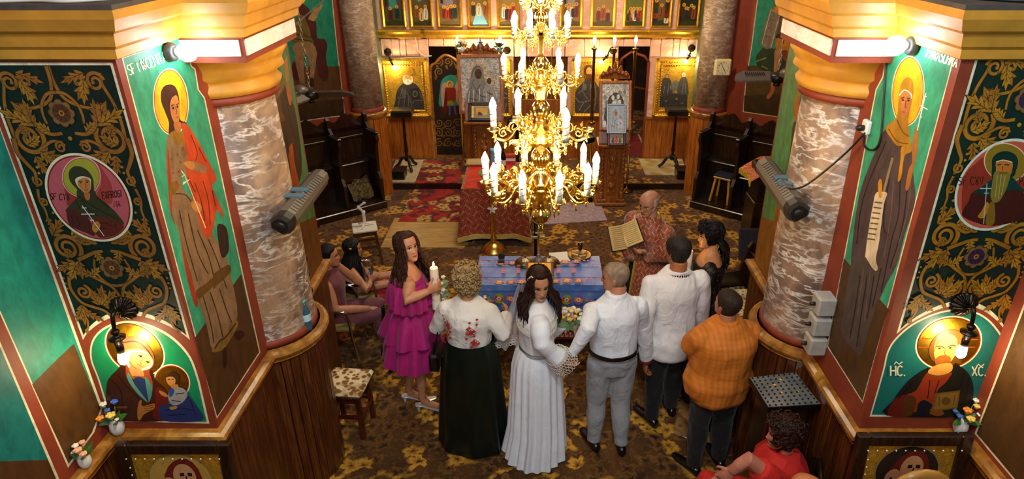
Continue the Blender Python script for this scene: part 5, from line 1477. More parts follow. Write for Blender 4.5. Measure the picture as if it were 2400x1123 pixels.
def hang_heater(s,label,c,tilt):
 r = thing('hanging_heater',label,'heater',c)
 part(r,'motor_housing',M_heat_dk,lambda m: (m.lathe([(.05,-.05),(.085,-.04),(.085,.03),(.05,.05)],n=18),m.lathe([(.03,-.09),(.04,-.08),(.04,-.05)],n=12)))
 part(r,'cap',M_heat,lambda m: m.lathe([(.09,.0),(.085,.05),(.04,.085)],c=(-.1 * s,-.02,.02),n=18))
 for k in range(3):
  a = tilt + k * 2 * PI / 3; M = Matrix.Rotation(a,4,'Z') @ Matrix.Rotation(R(-32),4,'X')
  part(r,'reflector_arm',M_heat,lambda m: m.prism([M @ Vector(p) for p in ((.07,-.07,0),(.36,-.08,-.01),(.44,-.03,-.015),(.46,.03,-.02),(.38,.06,-.02),(.07,.06,-.01))],(0,0,.02)))
  part(r,'louvre',M_heat_dk,lambda m: [m.box((.14 + i * .022,-.06,.018),(.148 + i * .022,-.02,.024),M) for i in range(10)])
 top = 5.2 - c[2]
 part(r,'chain',metal('steel_chain' + str(s),'#b8b4a8',.3),lambda m: [m.tube([(0.012 * math.cos(t) * (k % 2),.012 * math.cos(t) * ((k + 1) % 2),.08 + k * .05 + .03 * math.sin(t) + .02) for t in (2 * PI * j / 8 for j in range(9))],.004,5) for k in range(int(top / .05))])
hang_heater(1,'dark three-armed heater hanging on a chain before the left soldier fresco',W(728,222,y=7.2),.15)
hang_heater(-1,'dark three-armed heater hanging on a chain before the right soldier fresco',W(1822,182,y=7.2),PI - .05)
mb = MB(); mb.box((-3.4,7.1,5.2),(3.4,7.3,5.35)); struct(mb.build('ceiling_tie_beam',M_dark))
# wall clock
c = W(1705,158,y=9.70); c = Vector((2.665,9.694,c.z))
r = thing('wall_clock','square cream wall clock on the right slender column','clock',c)
part(r,'case',plain('cream_plastic','#e6d28a',.4,0,.05),lambda m: m.bbox((-.125,-.035,-.125),(.125,.02,.125),.03))
part(r,'dial',plain('clock_dial','#f4e8b8',.4,0,.03),lambda m: m.bbox((-.1,-.04,-.1),(.1,-.034,.1),.003))
q = Paint(lambda u,w: Vector((u,-.0405,w)),Vector((0,-1,0)),.0004)
for h in range(12):
 a = PI / 2 - 2 * PI * h / 12; tx = str(h or 12)
 for j,ch in enumerate(tx):
  wid,sts = GLYPH[ch]
  for st_ in sts: q.line([(.078 * math.cos(a) + (x * wid + .6 * j - .3 * len(tx)) * .022,.078 * math.sin(a) + (y - .5) * .022) for x,y in st_],.0035,'#2a2418')
o = q.build('numerals',M_paint_fine,r,False)
part(r,'hour_hand',M_black,lambda m: m.beam((-.005,-.044,.006),(.030,-.044,-.045),.009,.003,(0,1,0)))
part(r,'minute_hand',M_black,lambda m: m.beam((.006,-.046,-.012),(-.038,-.046,.072),.006,.003,(0,1,0)))
# bare bulbs on the pier sides
def wall_bulb(s,label,at,bp):
 at = Vector(at); r = thing('bare_bulb_lamp',label,'lamp',at)
 M = Matrix.Rotation(R(90) * s,4,'Y')
 part(r,'lampholder',plain('bakelite_grey','#3f3a33',.5,0,.2),lambda m: m.lathe([(.045,0),(.048,.015),(.044,.035),(.03,.042)],n=20,M=M))
 part(r,'bulb_neck',M_white_plastic,lambda m: m.lathe([(.02,.038),(.022,.05),(.024,.058),(.034,.066)],n=16,M=M))
 part(r,'bulb',M_bulb_cool,lambda m: m.lathe([(.034,.064),(.047,.084),(.048,.106),(.040,.128),(.022,.142),(.005,.147)],n=20,M=M))
wall_bulb(1,'bright white bare bulb beside the standing saint on the left pier',W(392,122,x=-XP),None)
wall_bulb(-1,'bright white bare bulb beside the standing saint on the right pier',W(2146,107,x=XP),None)
mb = MB(); mb.tube([tuple(W(px,py,x=XP - .01)) for px,py in smooth_poly([(2092,20),(2096,60),(2090,95),(2078,130),(2072,220),(2064,320),(2050,350),(2028,345),(2022,310)],4,False)],.006,6); tag(mb.build('cable',M_cable_k),'black flex running down the right pier from the bare bulb to the socket','cable')
r = thing('wall_socket','white plug socket on the right pier beside the marble column','socket',W(2037,298,x=XP))
part(r,'housing',M_white_plastic,lambda m: m.bbox((-.03,-.035,-.04),(0,.035,.04),.008)); part(r,'plug',M_heat_dk,lambda m: m.lathe([(.018,0),(.018,.03),(.008,.045)],n=12,M=Matrix.Translation((-.028,0,-.005)) @ Matrix.Rotation(R(-90),4,'Y')))
mb = MB(); a = W(2027,312,x=XP - .05); b = Vector((1.56,3.98,2.42)); mb.tube([tuple(p) for p in smooth_poly([tuple(a),(1.78,3.70,2.72),(1.62,3.78,2.50),tuple(b)],6,False)],.006,6); tag(mb.build('cable',M_cable_k),'black flex looping from the socket to the right radiant heater','cable')
r = thing('switch_boxes','row of three grey switch boxes low on the right marble column','switch box',W(1935,765,x=1.84))
for i,dz in enumerate((.17,.02,-.13)):
 bx_ = part(r,'box',plain('grey_enamel','#a39f94',.5,0,.15),lambda m: m.bbox((-.10,-.06,dz - .065),(.015,.06,dz + .065),.012)); part(bx_,'knob',M_heat_dk,lambda m: m.lathe([(.014,0),(.012,.03)],n=10,M=Matrix.Translation((-.10,0,dz)) @ Matrix.Rotation(R(-90),4,'Y')))
r = thing('power_strip','upright grey power strip on the left pier behind the marble column','power strip',W(702,640,x=-XP))
part(r,'strip',plain('grey_strip','#8f877a',.5),lambda m: m.bbox((0,-.03,-.24),(.03,.03,.24),.006))
for dz in (-.16,-.02,.12): part(r,'plug',M_heat_dk,lambda m: m.bbox((.03,-.025,dz - .025),(.075,.025,dz + .025),.008))
# flower vases on the dado rail, water bottle
M_leaf = plain('leaf_green','#3f6a24',.5,0,.3,30); M_leafd = plain('eucalyptus_green','#6f8a5a',.55,0,.25,30)
def bloom(m,c,r,n=3):
 c = Vector(c)
 for k in range(n):
  for j in range(5):
   a = 2 * PI * j / 5 + k * .6; t = .3 + .35 * (n - k) / n
   d = Vector((math.cos(a) * t,math.sin(a) * t,1 - t * .6)).normalized()
   m.ball(c + d * r * (.55 if k else .7),(r * .45,r * .45,r * .34),6,4)
 m.ball(c,r * .55,6,4)
def leaf_m(m,base,d,L,w):
 base = Vector(base); d = Vector(d).normalized(); x = d.orthogonal().normalized(); n = d.cross(x)
 pts = [base,base + d * L * .35 + x * w / 2,base + d * L * .7 + x * w * .4,base + d * L,base + d * L * .7 - x * w * .4,base + d * L * .35 - x * w / 2]
 mid = [base + d * L * .35 + n * w * .15,base + d * L * .7 + n * w * .12]
 b = pts + mid; m.add(b,[(0,1,6),(1,2,7,6),(2,3,7),(3,4,7),(4,5,6,7),(5,0,6)])
FC = {'orange': plain('bloom_orange','#e58a2a',.6),'yellow': plain('bloom_yellow','#e8c25a',.6),'blue': plain('bloom_blue','#3a5fae',.6),'white': plain('bloom_white','#e8e2cc',.6),'peach': plain('bloom_peach','#e6a882',.6),'red': plain('bloom_red','#b02a1c',.6),'purple': plain('bloom_violet','#5a3a7a',.6)}
M_porc = plain('white_porcelain','#d8d4cc',.25,0,.05,coat=.5)
def vase(label,loc,s,flowers,mv=None,prof=None):
 r = thing('flower_vase',label,'vase',loc)
 part(r,'vase_body',mv or M_porc,lambda m: m.lathe([(a * s,b * s) for a,b in (prof or [(.025,0),(.03,.005),(.04,.04),(.036,.075),(.026,.09),(.03,.10)])],n=18))
 for col,x,y,z,rad in flowers:
  f = part(r,'bloom',FC[col],lambda m: bloom(m,(x * s,y * s,z * s),rad * s)); part(f,'stem',M_leaf,lambda m: m.tube([(0,0,.08 * s),(x * s * .8,y * s * .8,z * s - .02 * s)],.003 * s,5))
 part(r,'leaves',M_leaf,lambda m: [leaf_m(m,(0,0,.09 * s),(math.cos(a),math.sin(a),.6 + .5 * math.sin(a * 3)),.10 * s,.035 * s) for a in (0,.9,1.8,2.7,3.6,4.5,5.4)])
v1 = [('orange',-.045,-.04,.13,.026),('yellow',.02,-.04,.15,.03),('blue',.02,.02,.20,.024),('white',-.04,.01,.19,.022),('blue',-.005,-.02,.175,.018),('white',.03,-.02,.11,.014)]
vase('white vase of orange and blue flowers at the foot of the mother-and-child painting',(-2.405,YP0 - .035,1.33),1.0,v1)
vase('small white vase of peach flowers on the rail at the far left',(-2.435,2.66,1.33),.85,[('peach',0,-.02,.14,.03),('peach',.035,-.03,.12,.026),('white',-.02,0,.16,.024),('peach',.01,.02,.17,.022),('white',-.035,-.02,.125,.018)])
vase('white vase of orange and yellow flowers at the foot of the blessing-figure painting',(2.41,YP0 - .035,1.33),1.0,[('orange',-.01,-.02,.17,.028),('yellow',.0,-.05,.135,.028),('white',.07,-.02,.14,.022),('yellow',.05,0,.185,.022),('blue',-.07,-.01,.16,.016),('blue',-.05,-.03,.14,.02),('white',.05,.02,.21,.02)])
M_pet = plain('clear_blue_plastic','#5fa8cc',.1,0,.1); NT(M_pet).b.inputs['Transmission Weight'].default_value = .75
M_water = plain('water_blue','#4aa0d8',.1,0,.1); NT(M_water).b.inputs['Transmission Weight'].default_value = .5
def bottle(label,loc,h,capc,mat=None,lab=True):
 r = thing('water_bottle',label,'bottle',loc); k = h / .22
 part(r,'bottle_body',mat or M_pet,lambda m: m.lathe([(a * k,b * k) for a,b in ((.026,0),(.031,.006),(.031,.05),(.029,.06),(.031,.07),(.031,.13),(.026,.155),(.013,.185),(.012,.2))],n=18))
 if lab: part(r,'paper_label',plain('bottle_label','#b9d8e8',.5),lambda m: m.lathe([(.0318 * k,.075 * k),(.0318 * k,.125 * k)],n=18,cap=False))
 part(r,'cap',capc,lambda m: m.lathe([(.0145 * k,.198 * k),(.0145 * k,.218 * k),(.012 * k,.22 * k)],n=14))
bottle('clear water bottle with a turquoise cap on the rail of the left marble column',W(722,772,z=1.333),.24,plain('turquoise_cap','#2fb0a0',.4))
# black candle desks before the screen, with floor boxes and mats
def desk(label,loc):
 r = thing('candle_desk',label,'stand',loc)
 part(r,'box_top',M_black,lambda m: (m.bbox((-.17,-.15,.93),(.17,.15,1.03),.015),m.box((-.15,-.13,1.03),(.15,.13,1.035))))
 part(r,'turned_pole',M_black,lambda m: m.lathe([(.03,.14),(.045,.17),(.03,.22),(.02,.26),(.035,.32),(.025,.38),(.022,.55),(.028,.60),(.022,.64),(.02,.88),(.05,.93)],n=16))
 for k in range(3):
  a = -PI / 2 + .5 + k * 2 * PI / 3
  part(r,'scroll_leg',M_black,lambda m: m.tube([tuple(p) for p in smooth_poly([(.0,0,.2),(.08 * math.cos(a),.08 * math.sin(a),.19),(.15 * math.cos(a),.15 * math.sin(a),.08),(.21 * math.cos(a),.21 * math.sin(a),.03),(.22 * math.cos(a),.22 * math.sin(a),.02)],4,False)],.026,8))
M_mat = plain('pale_woven_mat','#b8a888',.95,0,.35,40)
def matt(label,q,mat,name='floor_mat',cat='mat',th=.012):
 mb = MB(); mb.prism([Vector(p) for p in q],(0,0,th)); return tag(mb.build(name,mat),label,cat)
M_lattice = leopard('pale_lattice_mat','#8a7038','#a89058','#c8b890',6)
matt('pale patterned mat under the left black candle desk',[(-2.44,10.02,STEP),(-1.98,10.02,STEP),(-1.98,11.1,STEP),(-2.52,11.1,STEP)],M_mat)
matt('pale diamond-patterned mat under the right black candle desk',[(1.78,10.35,STEP),(2.46,10.35,STEP),(2.55,11.15,STEP),(1.78,11.15,STEP)],M_lattice)
desk('black candle desk on a turned pole before the bishop icon',(-2.22,10.62,STEP + .013))
desk('black candle desk on a turned pole before the two-saints icon',(2.27,10.68,STEP + .013))
for lb,x,y in (('black wooden box on the floor before the left candle desk',-2.28,10.22),('black wooden box on the floor before the right candle desk',2.36,10.25)):
 r = thing('floor_box',lb,'box',(x,y,STEP + .013)); part(r,'box_body',M_black,lambda m: m.bbox((-.1,-.13,0),(.1,.13,.13),.012)); part(r,'lid',M_black,lambda m: m.bbox((-.11,-.14,.13),(.11,.14,.15),.006))
# icon lecterns (analogia)
def candle3(label,loc,z,dx,lean,base_z,yy=0):
 r = thing('candlestick',label,'candlestick',loc)
 part(r,'drip_pan',M_oldbrass,lambda m: m.lathe([(.015,base_z - .06),(.06,base_z - .02),(.062,base_z),(.02,base_z + .005)],n=18))
 part(r,'shaft',M_oldbrass,lambda m: m.lathe([(.022,base_z),(.028,base_z + .1),(.022,base_z + .2),(.02,z - .12),(.045,z - .09),(.05,z - .085),(.02,z - .08)],n=14))
 part(r,'candle_tube',M_white_plastic,lambda m: m.lathe([(.014,z - .085),(.013,z)],n=12))
 part(r,'bulb',M_bulb_warm,lambda m: m.lathe([(.01,z),(.02,z + .02),(.022,z + .045),(.012,z + .075),(.002,z + .095)],n=12))
 if base_z > .3: part(r,'stem',M_oldbrass,lambda m: (m.lathe([(.10,0),(.10,.02),(.03,.05),(.016,.10),(.016,base_z - .06)],n=16)))
def lectern(x,y,z0,name,label,wide,board):
 """carved pedestal with rope-twist corner columns, a sloped desk above"""
 r = thing(name,label,'lectern',(x,y,z0))
 part(r,'base',M_carved,lambda m: (m.bbox((-.24,-.2,0),(.24,.2,.06),.015),m.bbox((-.21,-.17,.06),(.21,.17,.11),.012),m.box((-.08,-.175,.06),(.08,-.16,.16))))
 part(r,'shaft',M_carved,lambda m: m.bbox((-.15,-.12,.10),(.15,.12,.95),.01))
 pn = part(r,'carved_panel',M_carved,lambda m: [m.bbox((-.07,-.13,.13),(.07,-.115,.93),.005)] + [m.lathe([(.05,0),(.055,.006),(.04,.01),(.02,.016),(0,.018)],n=14,M=Matrix.Translation((0,-.128,zz)) @ Matrix.Rotation(R(90),4,'X')) for zz in (.32,.53,.74)] + [m.ball((sx * .04,-.13,zz),(.018,.012,.03),6,4) for sx in (-1,1) for zz in (.22,.42,.63,.84)])
 for sx in (-1,1):
  for sy in (-1,1):
   def rope(m,sx=sx,sy=sy):
    cx_,cy_ = sx * .155,sy * .125
    m.lathe([(.035,.10),(.045,.13),(.03,.16),(.042,.2),(.03,.24)],c=(cx_,cy_,0),n=12)
    rings = []
    for i in range(46):
     zz = .24 + .66 * i / 45; a0 = i * .45
     rings.append([Vector((cx_ + (.03 + .007 * math.cos(3 * t - 0)) * math.cos(t + a0),cy_ + (.03 + .007 * math.cos(3 * t)) * math.sin(t + a0),zz)) for t in (2 * PI * j / 12 for j in range(12))])
    m.loft(rings); m.lathe([(.03,.9),(.045,.92),(.04,.95)],c=(cx_,cy_,0),n=12)
   part(r,'twisted_column',M_carved,rope)
 part(r,'desk_ledge',M_carved,lambda m: m.bbox((-wide / 2,-.24,.95),(wide / 2,.18,.99),.01))
 M = Matrix.Translation((0,-.17,.99)) @ Matrix.Rotation(R(-22),4,'X')
 part(r,'sloped_board',M_carved,lambda m: m.bbox((-wide / 2 + .02,-.01,0),(wide / 2 - .02,.02,board),.006,M))
 return r,M
def framed(name,label,cat,M,w,h,t,mframe,ground,paintfn=None,world=None,depth=.035):
 """a picture lying against a board: local x across, z up, facing -y"""
 base = M @ Vector((0,0,0))
 r = thing(name,label,cat,base)
 Q = Matrix.Translation(-base) @ M
 for nm,lo,hi in (('frame_side',(-w / 2,0),(-w / 2 + t,h)),('frame_side',(w / 2 - t,0),(w / 2,h)),('frame_rail',(-w / 2 + t,h - t),(w / 2 - t,h)),('frame_rail',(-w / 2 + t,0),(w / 2 - t,t))):
  part(r,nm,mframe,lambda m: m.bbox((lo[0],-depth,lo[1]),(hi[0],0,hi[1]),min(.008,t * .3),Q))
 part(r,'picture_ground',ground,lambda m: m.box((-w / 2 + t * .8,-depth * .5,t * .8),(w / 2 - t * .8,-.002,h - t * .8),Q))
 if paintfn:
  n = (Q.to_3x3() @ Vector((0,-1,0))).normalized()
  p = Paint(lambda u,v: Q @ Vector((u * (w / 2 - t),-depth * .5,t + v * (h - 2 * t))),n,.0006)
  paintfn(p); p.build('picture',M_paint_fine if ground is not M_silver else M_silver_dark_paint,r,False)
 return r
def madonna(c_robe,c_veil,face='#a5682c',halo='#c89a30',gr=None):
 def f(p):
  if gr: p.poly([(-1,0),(1,0),(1,1),(-1,1)],gr)
  [p.poly([(hx + rx * .5 * math.cos(t - .09),hy + ry * .5 * math.sin(t - .09)),(hx + rx * math.cos(t),hy + ry * math.sin(t)),(hx + rx * .5 * math.cos(t + .09),hy + ry * .5 * math.sin(t + .09))],halo) for hx,hy,rx,ry in ((-.12,.73,.55,.27),(.45,.57,.36,.17)) for t in (2 * PI * i / 22 for i in range(22))]
  p.blob([(-.8,.02),(-.75,.3),(-.55,.5),(-.45,.75),(-.15,.88),(.15,.78),(.2,.6),(.5,.4),(.75,.3),(.8,.02)],c_robe,3)
  p.blob([(.1,.2),(.2,.45),(.45,.5),(.7,.42),(.75,.15)],c_veil,3)
  lines_of(p,[[(-.6,.1),(-.5,.4),(-.35,.6)],[(-.3,.05),(-.25,.35),(0,.5)],[(.0,.05),(.1,.3)],[(.4,.1),(.45,.4)],[(-.7,.25),(-.2,.2)],[(-.4,.5),(-.1,.3),(.3,.25)],[(-.5,.62),(-.3,.8),(0,.84)],[(.3,.35),(.6,.3)]],.022,'#4a4642',3)
  lines_of(p,[[(-.68,.12),(-.6,.38)],[(-.42,.08),(-.36,.4)],[(-.15,.08),(-.05,.42)],[(.25,.1),(.3,.35)]],.03,'#d8d2c8',3)
  p.ell(-.1,.70,.19,.10,face,n=18); p.ell(.45,.56,.12,.06,face,n=14)
  lines_of(p,[[(-.2,.72),(-.12,.725)],[(-.05,.725),(.04,.72)],[(-.08,.70),(-.09,.67)],[(-.13,.645),(-.03,.645)]],.025,'#2a140a',2)
 return f
rl,ML = lectern(-.86,10.28,STEP,'icon_lectern','wide carved icon lectern left of the chandelier',.62,.3)
ML = Matrix.Translation((-.86,10.28,STEP)) @ ML
framed('small_framed_icon','small gilt icon in a dark and gold frame below the large silver icon','icon',Matrix.Translation((0,-.036,.015)) @ ML @ Matrix.Translation((-.02,0,0)),.42,.28,.05,M_black,M_gilt_s,lambda p: (p.poly([(-.8,.05),(.8,.05),(.8,.95),(-.8,.95)],'#8f8878'),p.poly([(-.55,.2),(.55,.2),(.55,.85),(-.55,.85)],'#d9a040'),p.blob([(-.4,.22),(-.3,.5),(-.05,.4),(.1,.22)],'#6a2a1c'),p.blob([(.05,.22),(.1,.6),(.35,.55),(.45,.22)],'#c8b06a')))
MBIG = Matrix.Translation((-.905,10.40,1.13)) @ Matrix.Rotation(R(-10),4,'X') @ Matrix.Rotation(R(-1),4,'Y')
framed('silver_icon','large silver-covered mother-and-child icon in a plain wooden frame, left lectern','icon',MBIG,.72,.92,.055,M_plank2,M_silver,madonna('#7d7872','#98928a','#4e3416','#c8962a'),depth=.05)
r = thing('carved_crest','carved wooden crest with a small cross on top of the large silver icon','carving',(-.905,10.56,2.035))
def crestf(m,w,h):
 pts = [(-w,0)]
 for i in range(31):
  u = -1 + 2 * i / 30; pts.append((u * w,.04 + h * max(0,1 - abs(u)) ** .8 * (.75 + .25 * math.cos(u * 16))))
 pts.append((w,0)); m.prism([Vector((a,0,b)) for a,b in pts],(0,.03,0))
 for i in range(7):
  u = -.75 + .25 * i; m.lathe([(.035,0),(.03,.01),(.012,.02),(0,.022)],n=12,M=Matrix.Translation((u * w,0,.04 + h * .35 * (1 - abs(u)))) @ Matrix.Rotation(R(90),4,'X'))
part(r,'carved_board',M_carved,lambda m: crestf(m,.28,.19))
part(r,'cross',M_silver,lambda m: (m.box((-.012,-.02,.06),(.012,-.005,.26)),m.box((-.05,-.02,.17),(.05,-.005,.19))))
for px,lb in ((1070,'left'),(1172,'right')):
 q = W(px,102,y=10.75); candle3('tall brass electric candlestick rising behind the %s edge of the large silver icon' % lb,(q.x,10.85,STEP),q.z - STEP,0,0,1.55)
q = W(1122,108,y=10.75); candle3('middle brass electric candlestick behind the crest of the large silver icon',(q.x,10.85,STEP),q.z - STEP,0,0,1.55)
vase('white bowl of pink and cream flowers on the left corner of the large silver icon',(-1.20,10.61,2.045),1.15,[('white',-.03,0,.1,.04),('peach',.03,-.02,.11,.04),('red',.05,0,.09,.03),('white',0,.02,.13,.04)],None,[(.03,0),(.055,.03),(.06,.06),(.055,.065)])
vase('glass of violet flowers on the right corner of the large silver icon',(-.62,10.63,2.045),1.0,[('purple',-.03,0,.12,.03),('purple',.02,-.02,.13,.03),('purple',.04,.01,.11,.025),('blue',0,.02,.12,.03)],M_pet,[(.03,0),(.04,.04),(.04,.07)])
rr_,MR = lectern(1.10,9.45,0,'icon_lectern','narrow carved icon lectern right of the chandelier',.48,.9)
MR = Matrix.Translation((1.10,9.45,0)) @ MR
framed('silver_icon','silver-covered icon in a wooden frame leaning at the back of the right lectern','icon',Matrix.Translation((0,-.06,.22)) @ MR,.46,.70,.04,M_plank2,M_silver,lambda p: (p.blob([(-.8,.1),(-.6,.6),(-.1,.8),(.5,.7),(.8,.3),(.7,.05)],'#4a3c2c',3),p.blob([(-.6,.2),(-.3,.55),(.1,.65),(.5,.45),(.6,.15)],'#9a948a',3),[p.ell(-.8 + (k * .37) % 1.6,.1 + (k * .23) % .8,.12,.06,['#c8c2b8','#7a746c'][k % 2],n=10) for k in range(22)]),depth=.04)
framed('blue_silver_icon','pale blue-silver mother-and-child icon propped in front on the right lectern','icon',Matrix.Translation((0.015,-.115,.19)) @ MR,.28,.42,.02,plain('silver_blue_edge','#aebfd0',.35,.5),plain('silver_blue_ground','#b4c4d4',.4,.4,.15),lambda p: (madonna('#a8b4c0','#c0ccd8','#c07a34','#c8d0d8','#9fb2c6')(p),[p.ell(sx * .88,.06 + .125 * j,.06,.03,'#d8b048',n=8) for sx in (-1,1) for j in range(8)]),depth=.02)
framed('small_framed_icon','small icon of three figures in a brown frame on the ledge of the right lectern','icon',Matrix.Translation((.02,-.135,.015)) @ MR,.26,.20,.035,M_redwood,plain('cream_ground','#c8b088',.5),lambda p: (p.poly([(-.9,.05),(.9,.05),(.9,.95),(-.9,.95)],'#b8a07a'),p.blob([(-.75,.1),(-.6,.6),(-.4,.6),(-.3,.1)],'#5a3a7a'),p.blob([(-.2,.1),(-.1,.75),(.1,.75),(.2,.1)],'#c8502c'),p.blob([(.35,.1),(.45,.6),(.6,.6),(.75,.1)],'#2c6a6a')))
r = thing('carved_crest','carved wooden crest crowning the right lectern','carving',(1.10,9.575,1.868)); part(r,'carved_board',M_carved,lambda m: crestf(m,.22,.22))
for px,lb,bz in ((1394,'left',1.15),(1491,'right',1.15),(1441,'middle',1.0)):
 q = W(px,100,y=9.85); candle3('tall brass electric candlestick at the %s of the narrow right lectern' % lb,(q.x,9.88,0),q.z,0,0,bz)
# rugs and mats in the middle
matt('red floral runner carpet in front of the altar step',[(-2.03,8.70,.0),(-1.06,8.70,0),(-1.30,9.95,0),(-2.0,9.95,0)],M_redcarpet,'red_runner','rug',.014)
q = matt('upper stretch of the red floral runner lying on the altar step',[(-1.99,9.96,STEP),(-1.30,9.96,STEP),(-1.30,11.05,STEP),(-2.02,11.05,STEP)],M_redcarpet,'red_runner','rug',.014)
M_lam = wood_mat('laminate_oak','#8a6630','#b08a4a','#c8a464',.4,(1.5,14,1))
r = thing('laminate_mat','light oak laminate sheet on the carpet in front of the red runner','mat',(-1.55,8.2,0))
for i in range(6):
 part(r,'board',M_lam,lambda m: m.bbox((-.56,-.32 + i * .16,0),(.56,-.32 + i * .16 + .157,.006),.001))
matt('pale lilac zigzag mat below the chandelier',[(.05,8.6,0),(1.0,8.75,0),(.95,9.4,0),(.0,9.4,0)],plain('lilac_mat','#a89098',.95,0,.3,26),'zigzag_mat')
matt('brown parquet-patterned rug at the feet of the man in orange',[(1.15,4.35,0),(1.55,4.2,0),(1.75,4.75,0),(1.35,4.9,0)],leopard('parquet_rug','#6a4420','#9a7440','#7a5428',9),'small_rug','rug')
matt('small torn paper on the carpet near the man in orange',[W(1590,1012,z=.002),W(1612,1022,z=.002),W(1614,1030,z=.002),W(1592,1020,z=.002)],M_white_plastic,'paper_scrap','paper',.002)
matt('small printed card on the carpet beside the left pier',[W(786,1043,z=.002),W(796,1040,z=.002),W(800,1049,z=.002),W(789,1052,z=.002)],M_white_plastic,'paper_card','paper',.002)
# red-clothed table
def brocade(name,base,dark,gold,sc):
 m,nt = newmat(name,.6)
 v = nt.coord('Object',(sc,sc,sc))
 sp = nt.node('ShaderNodeSeparateXYZ'); nt.l.new(v,sp.inputs[0])
 ax = nt.math('ADD',sp.outputs[0],sp.outputs[1])
 a = nt.math('SINE',nt.math('ADD',ax,nt.math('MULTIPLY',nt.math('SINE',sp.outputs[2]),.9))); b = nt.math('SINE',nt.math('ADD',sp.outputs[2],nt.math('MULTIPLY',nt.math('SINE',ax),.9)))
 d = nt.math('ABSOLUTE',nt.math('MULTIPLY',a,b))
 k = nt.ramp(d,[(.04,(1,1,1)),(.10,(0,0,0)),(.55,(0,0,0)),(.62,(1,1,1)),(.72,(0,0,0))])
 n = nt.noise(nt.coord('Object'),30,3)
 c = nt.ramp(n,[(.35,dark),(.65,base)])
 nt.set(nt.b.inputs['Base Color'],nt.mix(k,c,gold)); nt.b.inputs['Sheen Weight'].default_value = .3
 return m
M_redcloth = brocade('red_gold_brocade','#9a2418','#7a140e','#b8823c',34)
def draped(mb,x0,x1,y0,y1,ztop,zdrop,flare=.05,waves=14,amp=.012):
 """a cloth over a table: flat top and hanging sides that ripple"""
 def edge(t):
  t = t % 4
  if t < 1: return (x0 + (x1 - x0) * t,y0),(0,-1)
  if t < 2: return (x1,y0 + (y1 - y0) * (t - 1)),(1,0)
  if t < 3: return (x1 - (x1 - x0) * (t - 2),y1),(0,1)
  return (x0,y1 - (y1 - y0) * (t - 3)),(-1,0)
 N = 120; rings = []
 for j,(f,dz) in enumerate(((0,0),(.004,-.004),(.01,-.03),(.3,-.3),(.7,-.7),(1,-1))):
  ring = []
  for i in range(N):
   t = 4 * i / N; (x,y),n = edge(t)
   k = max(0,f); dzz = dz if j < 3 else dz * (ztop - zdrop)
   c = min(t % 1,1 - t % 1); cor = math.exp(-(c / .08) ** 2)
   nx,ny = n
   if cor > .3:
    cx_,cy_ = (x0 + x1) / 2,(y0 + y1) / 2; l = math.hypot(x - cx_,y - cy_); nx = nx * (1 - cor) + cor * (1 if x > cx_ else -1) * .8; ny = ny * (1 - cor) + cor * (1 if y > cy_ else -1) * .8
   o = k * flare + (amp * math.sin(t * waves) * k) + .03 * cor * k
   ring.append(Vector((x + nx * o,y + ny * o,ztop + dzz - (.05 * cor * k))))
  rings.append(ring)
 mb.loft(rings,cap=False); mb.add(rings[0],[tuple(range(N))])
 return rings[-1]
r = thing('cloth_table','table under a red brocade cloth with yellow fringe, left of the lower chandelier','table',(-.57,8.35,0))
low = []
part(r,'brocade_cloth',M_redcloth,lambda m: low.extend(draped(m,-.44,.40,-.36,.68,.80,.16)))
part(r,'top_runner',plain('orange_red_runner','#c4301c',.6,0,.3,12),lambda m: m.box((-.40,-.34,.8005),(.20,.66,.806)))
def fringe(m):
 for i in range(len(low)):
  a,b = low[i],low[(i + 1) % len(low)]
  for k in range(4):
   p = a.lerp(b,k / 4); m.box((p.x - .006,p.y - .006,p.z - .055),(p.x + .006,p.y + .006,p.z + .012))
part(r,'fringe',plain('yellow_fringe','#d8b860',.7),fringe)['kind'] = 'stuff'
for sx in (-.36,.32):
 for sy in (-.28,.6): part(r,'leg',M_dark,lambda m: m.box((sx - .03,sy - .03,0),(sx + .03,sy + .03,.78)))
mb = MB(); [mb.ball((-.95 + .12 * (i % 2) + .0 * i,8.1 + .13 * i,.812),(.06,.05,.004),12,4) for i in range(5)];
q = W(1107,386,z=.86); mb = MB(); mb.bbox((-.17,-.1,0),(.17,.1,.06),.03,T(-.86,8.92,.806,.03)); tag(mb.build('folded_napkin',plain('beige_linen','#b89a62',.8)),'folded beige linen pad on the back corner of the red table','cloth')
def lathe_thing(name,label,cat,loc,prof,mat,n=20):
 mb = MB(); mb.lathe(prof,n=n); o = mb.build(name,mat); o.location = loc; return tag(o,label,cat)
lathe_thing('blue_vase','slim sky-blue vase on the red table','vase',(-.64,8.88,.806),[(.035,0),(.03,.03),(.035,.1),(.032,.2),(.045,.24),(.04,.24),(.028,.2)],plain('sky_blue_glaze','#6ab4d8',.25))
r = thing('wine_bottle','dark green wine bottle on the red table','bottle',(-.49,8.75,.806)); part(r,'bottle_body',plain('dark_green_glass','#10140a',.1,coat=.6),lambda m: m.lathe([(.036,0),(.038,.01),(.038,.17),(.03,.2),(.014,.24),(.013,.3)],n=18)); part(r,'foil',M_black,lambda m: m.lathe([(.0145,.26),(.015,.302),(.012,.306)],n=14)); part(r,'paper_label',M_white_plastic,lambda m: m.lathe([(.0385,.05),(.0385,.13)],n=18,cap=False))
lathe_thing('glass_bowl','large green glass bowl at the front of the red table','bowl',(-.60,8.13,.806),[(.06,0),(.07,.02),(.03,.05),(.06,.07),(.15,.12),(.19,.17),(.185,.17),(.14,.12),(.05,.08)],plain('green_glass','#6a7a48',.12,0,.3,30,.4,60,coat=.5),28)
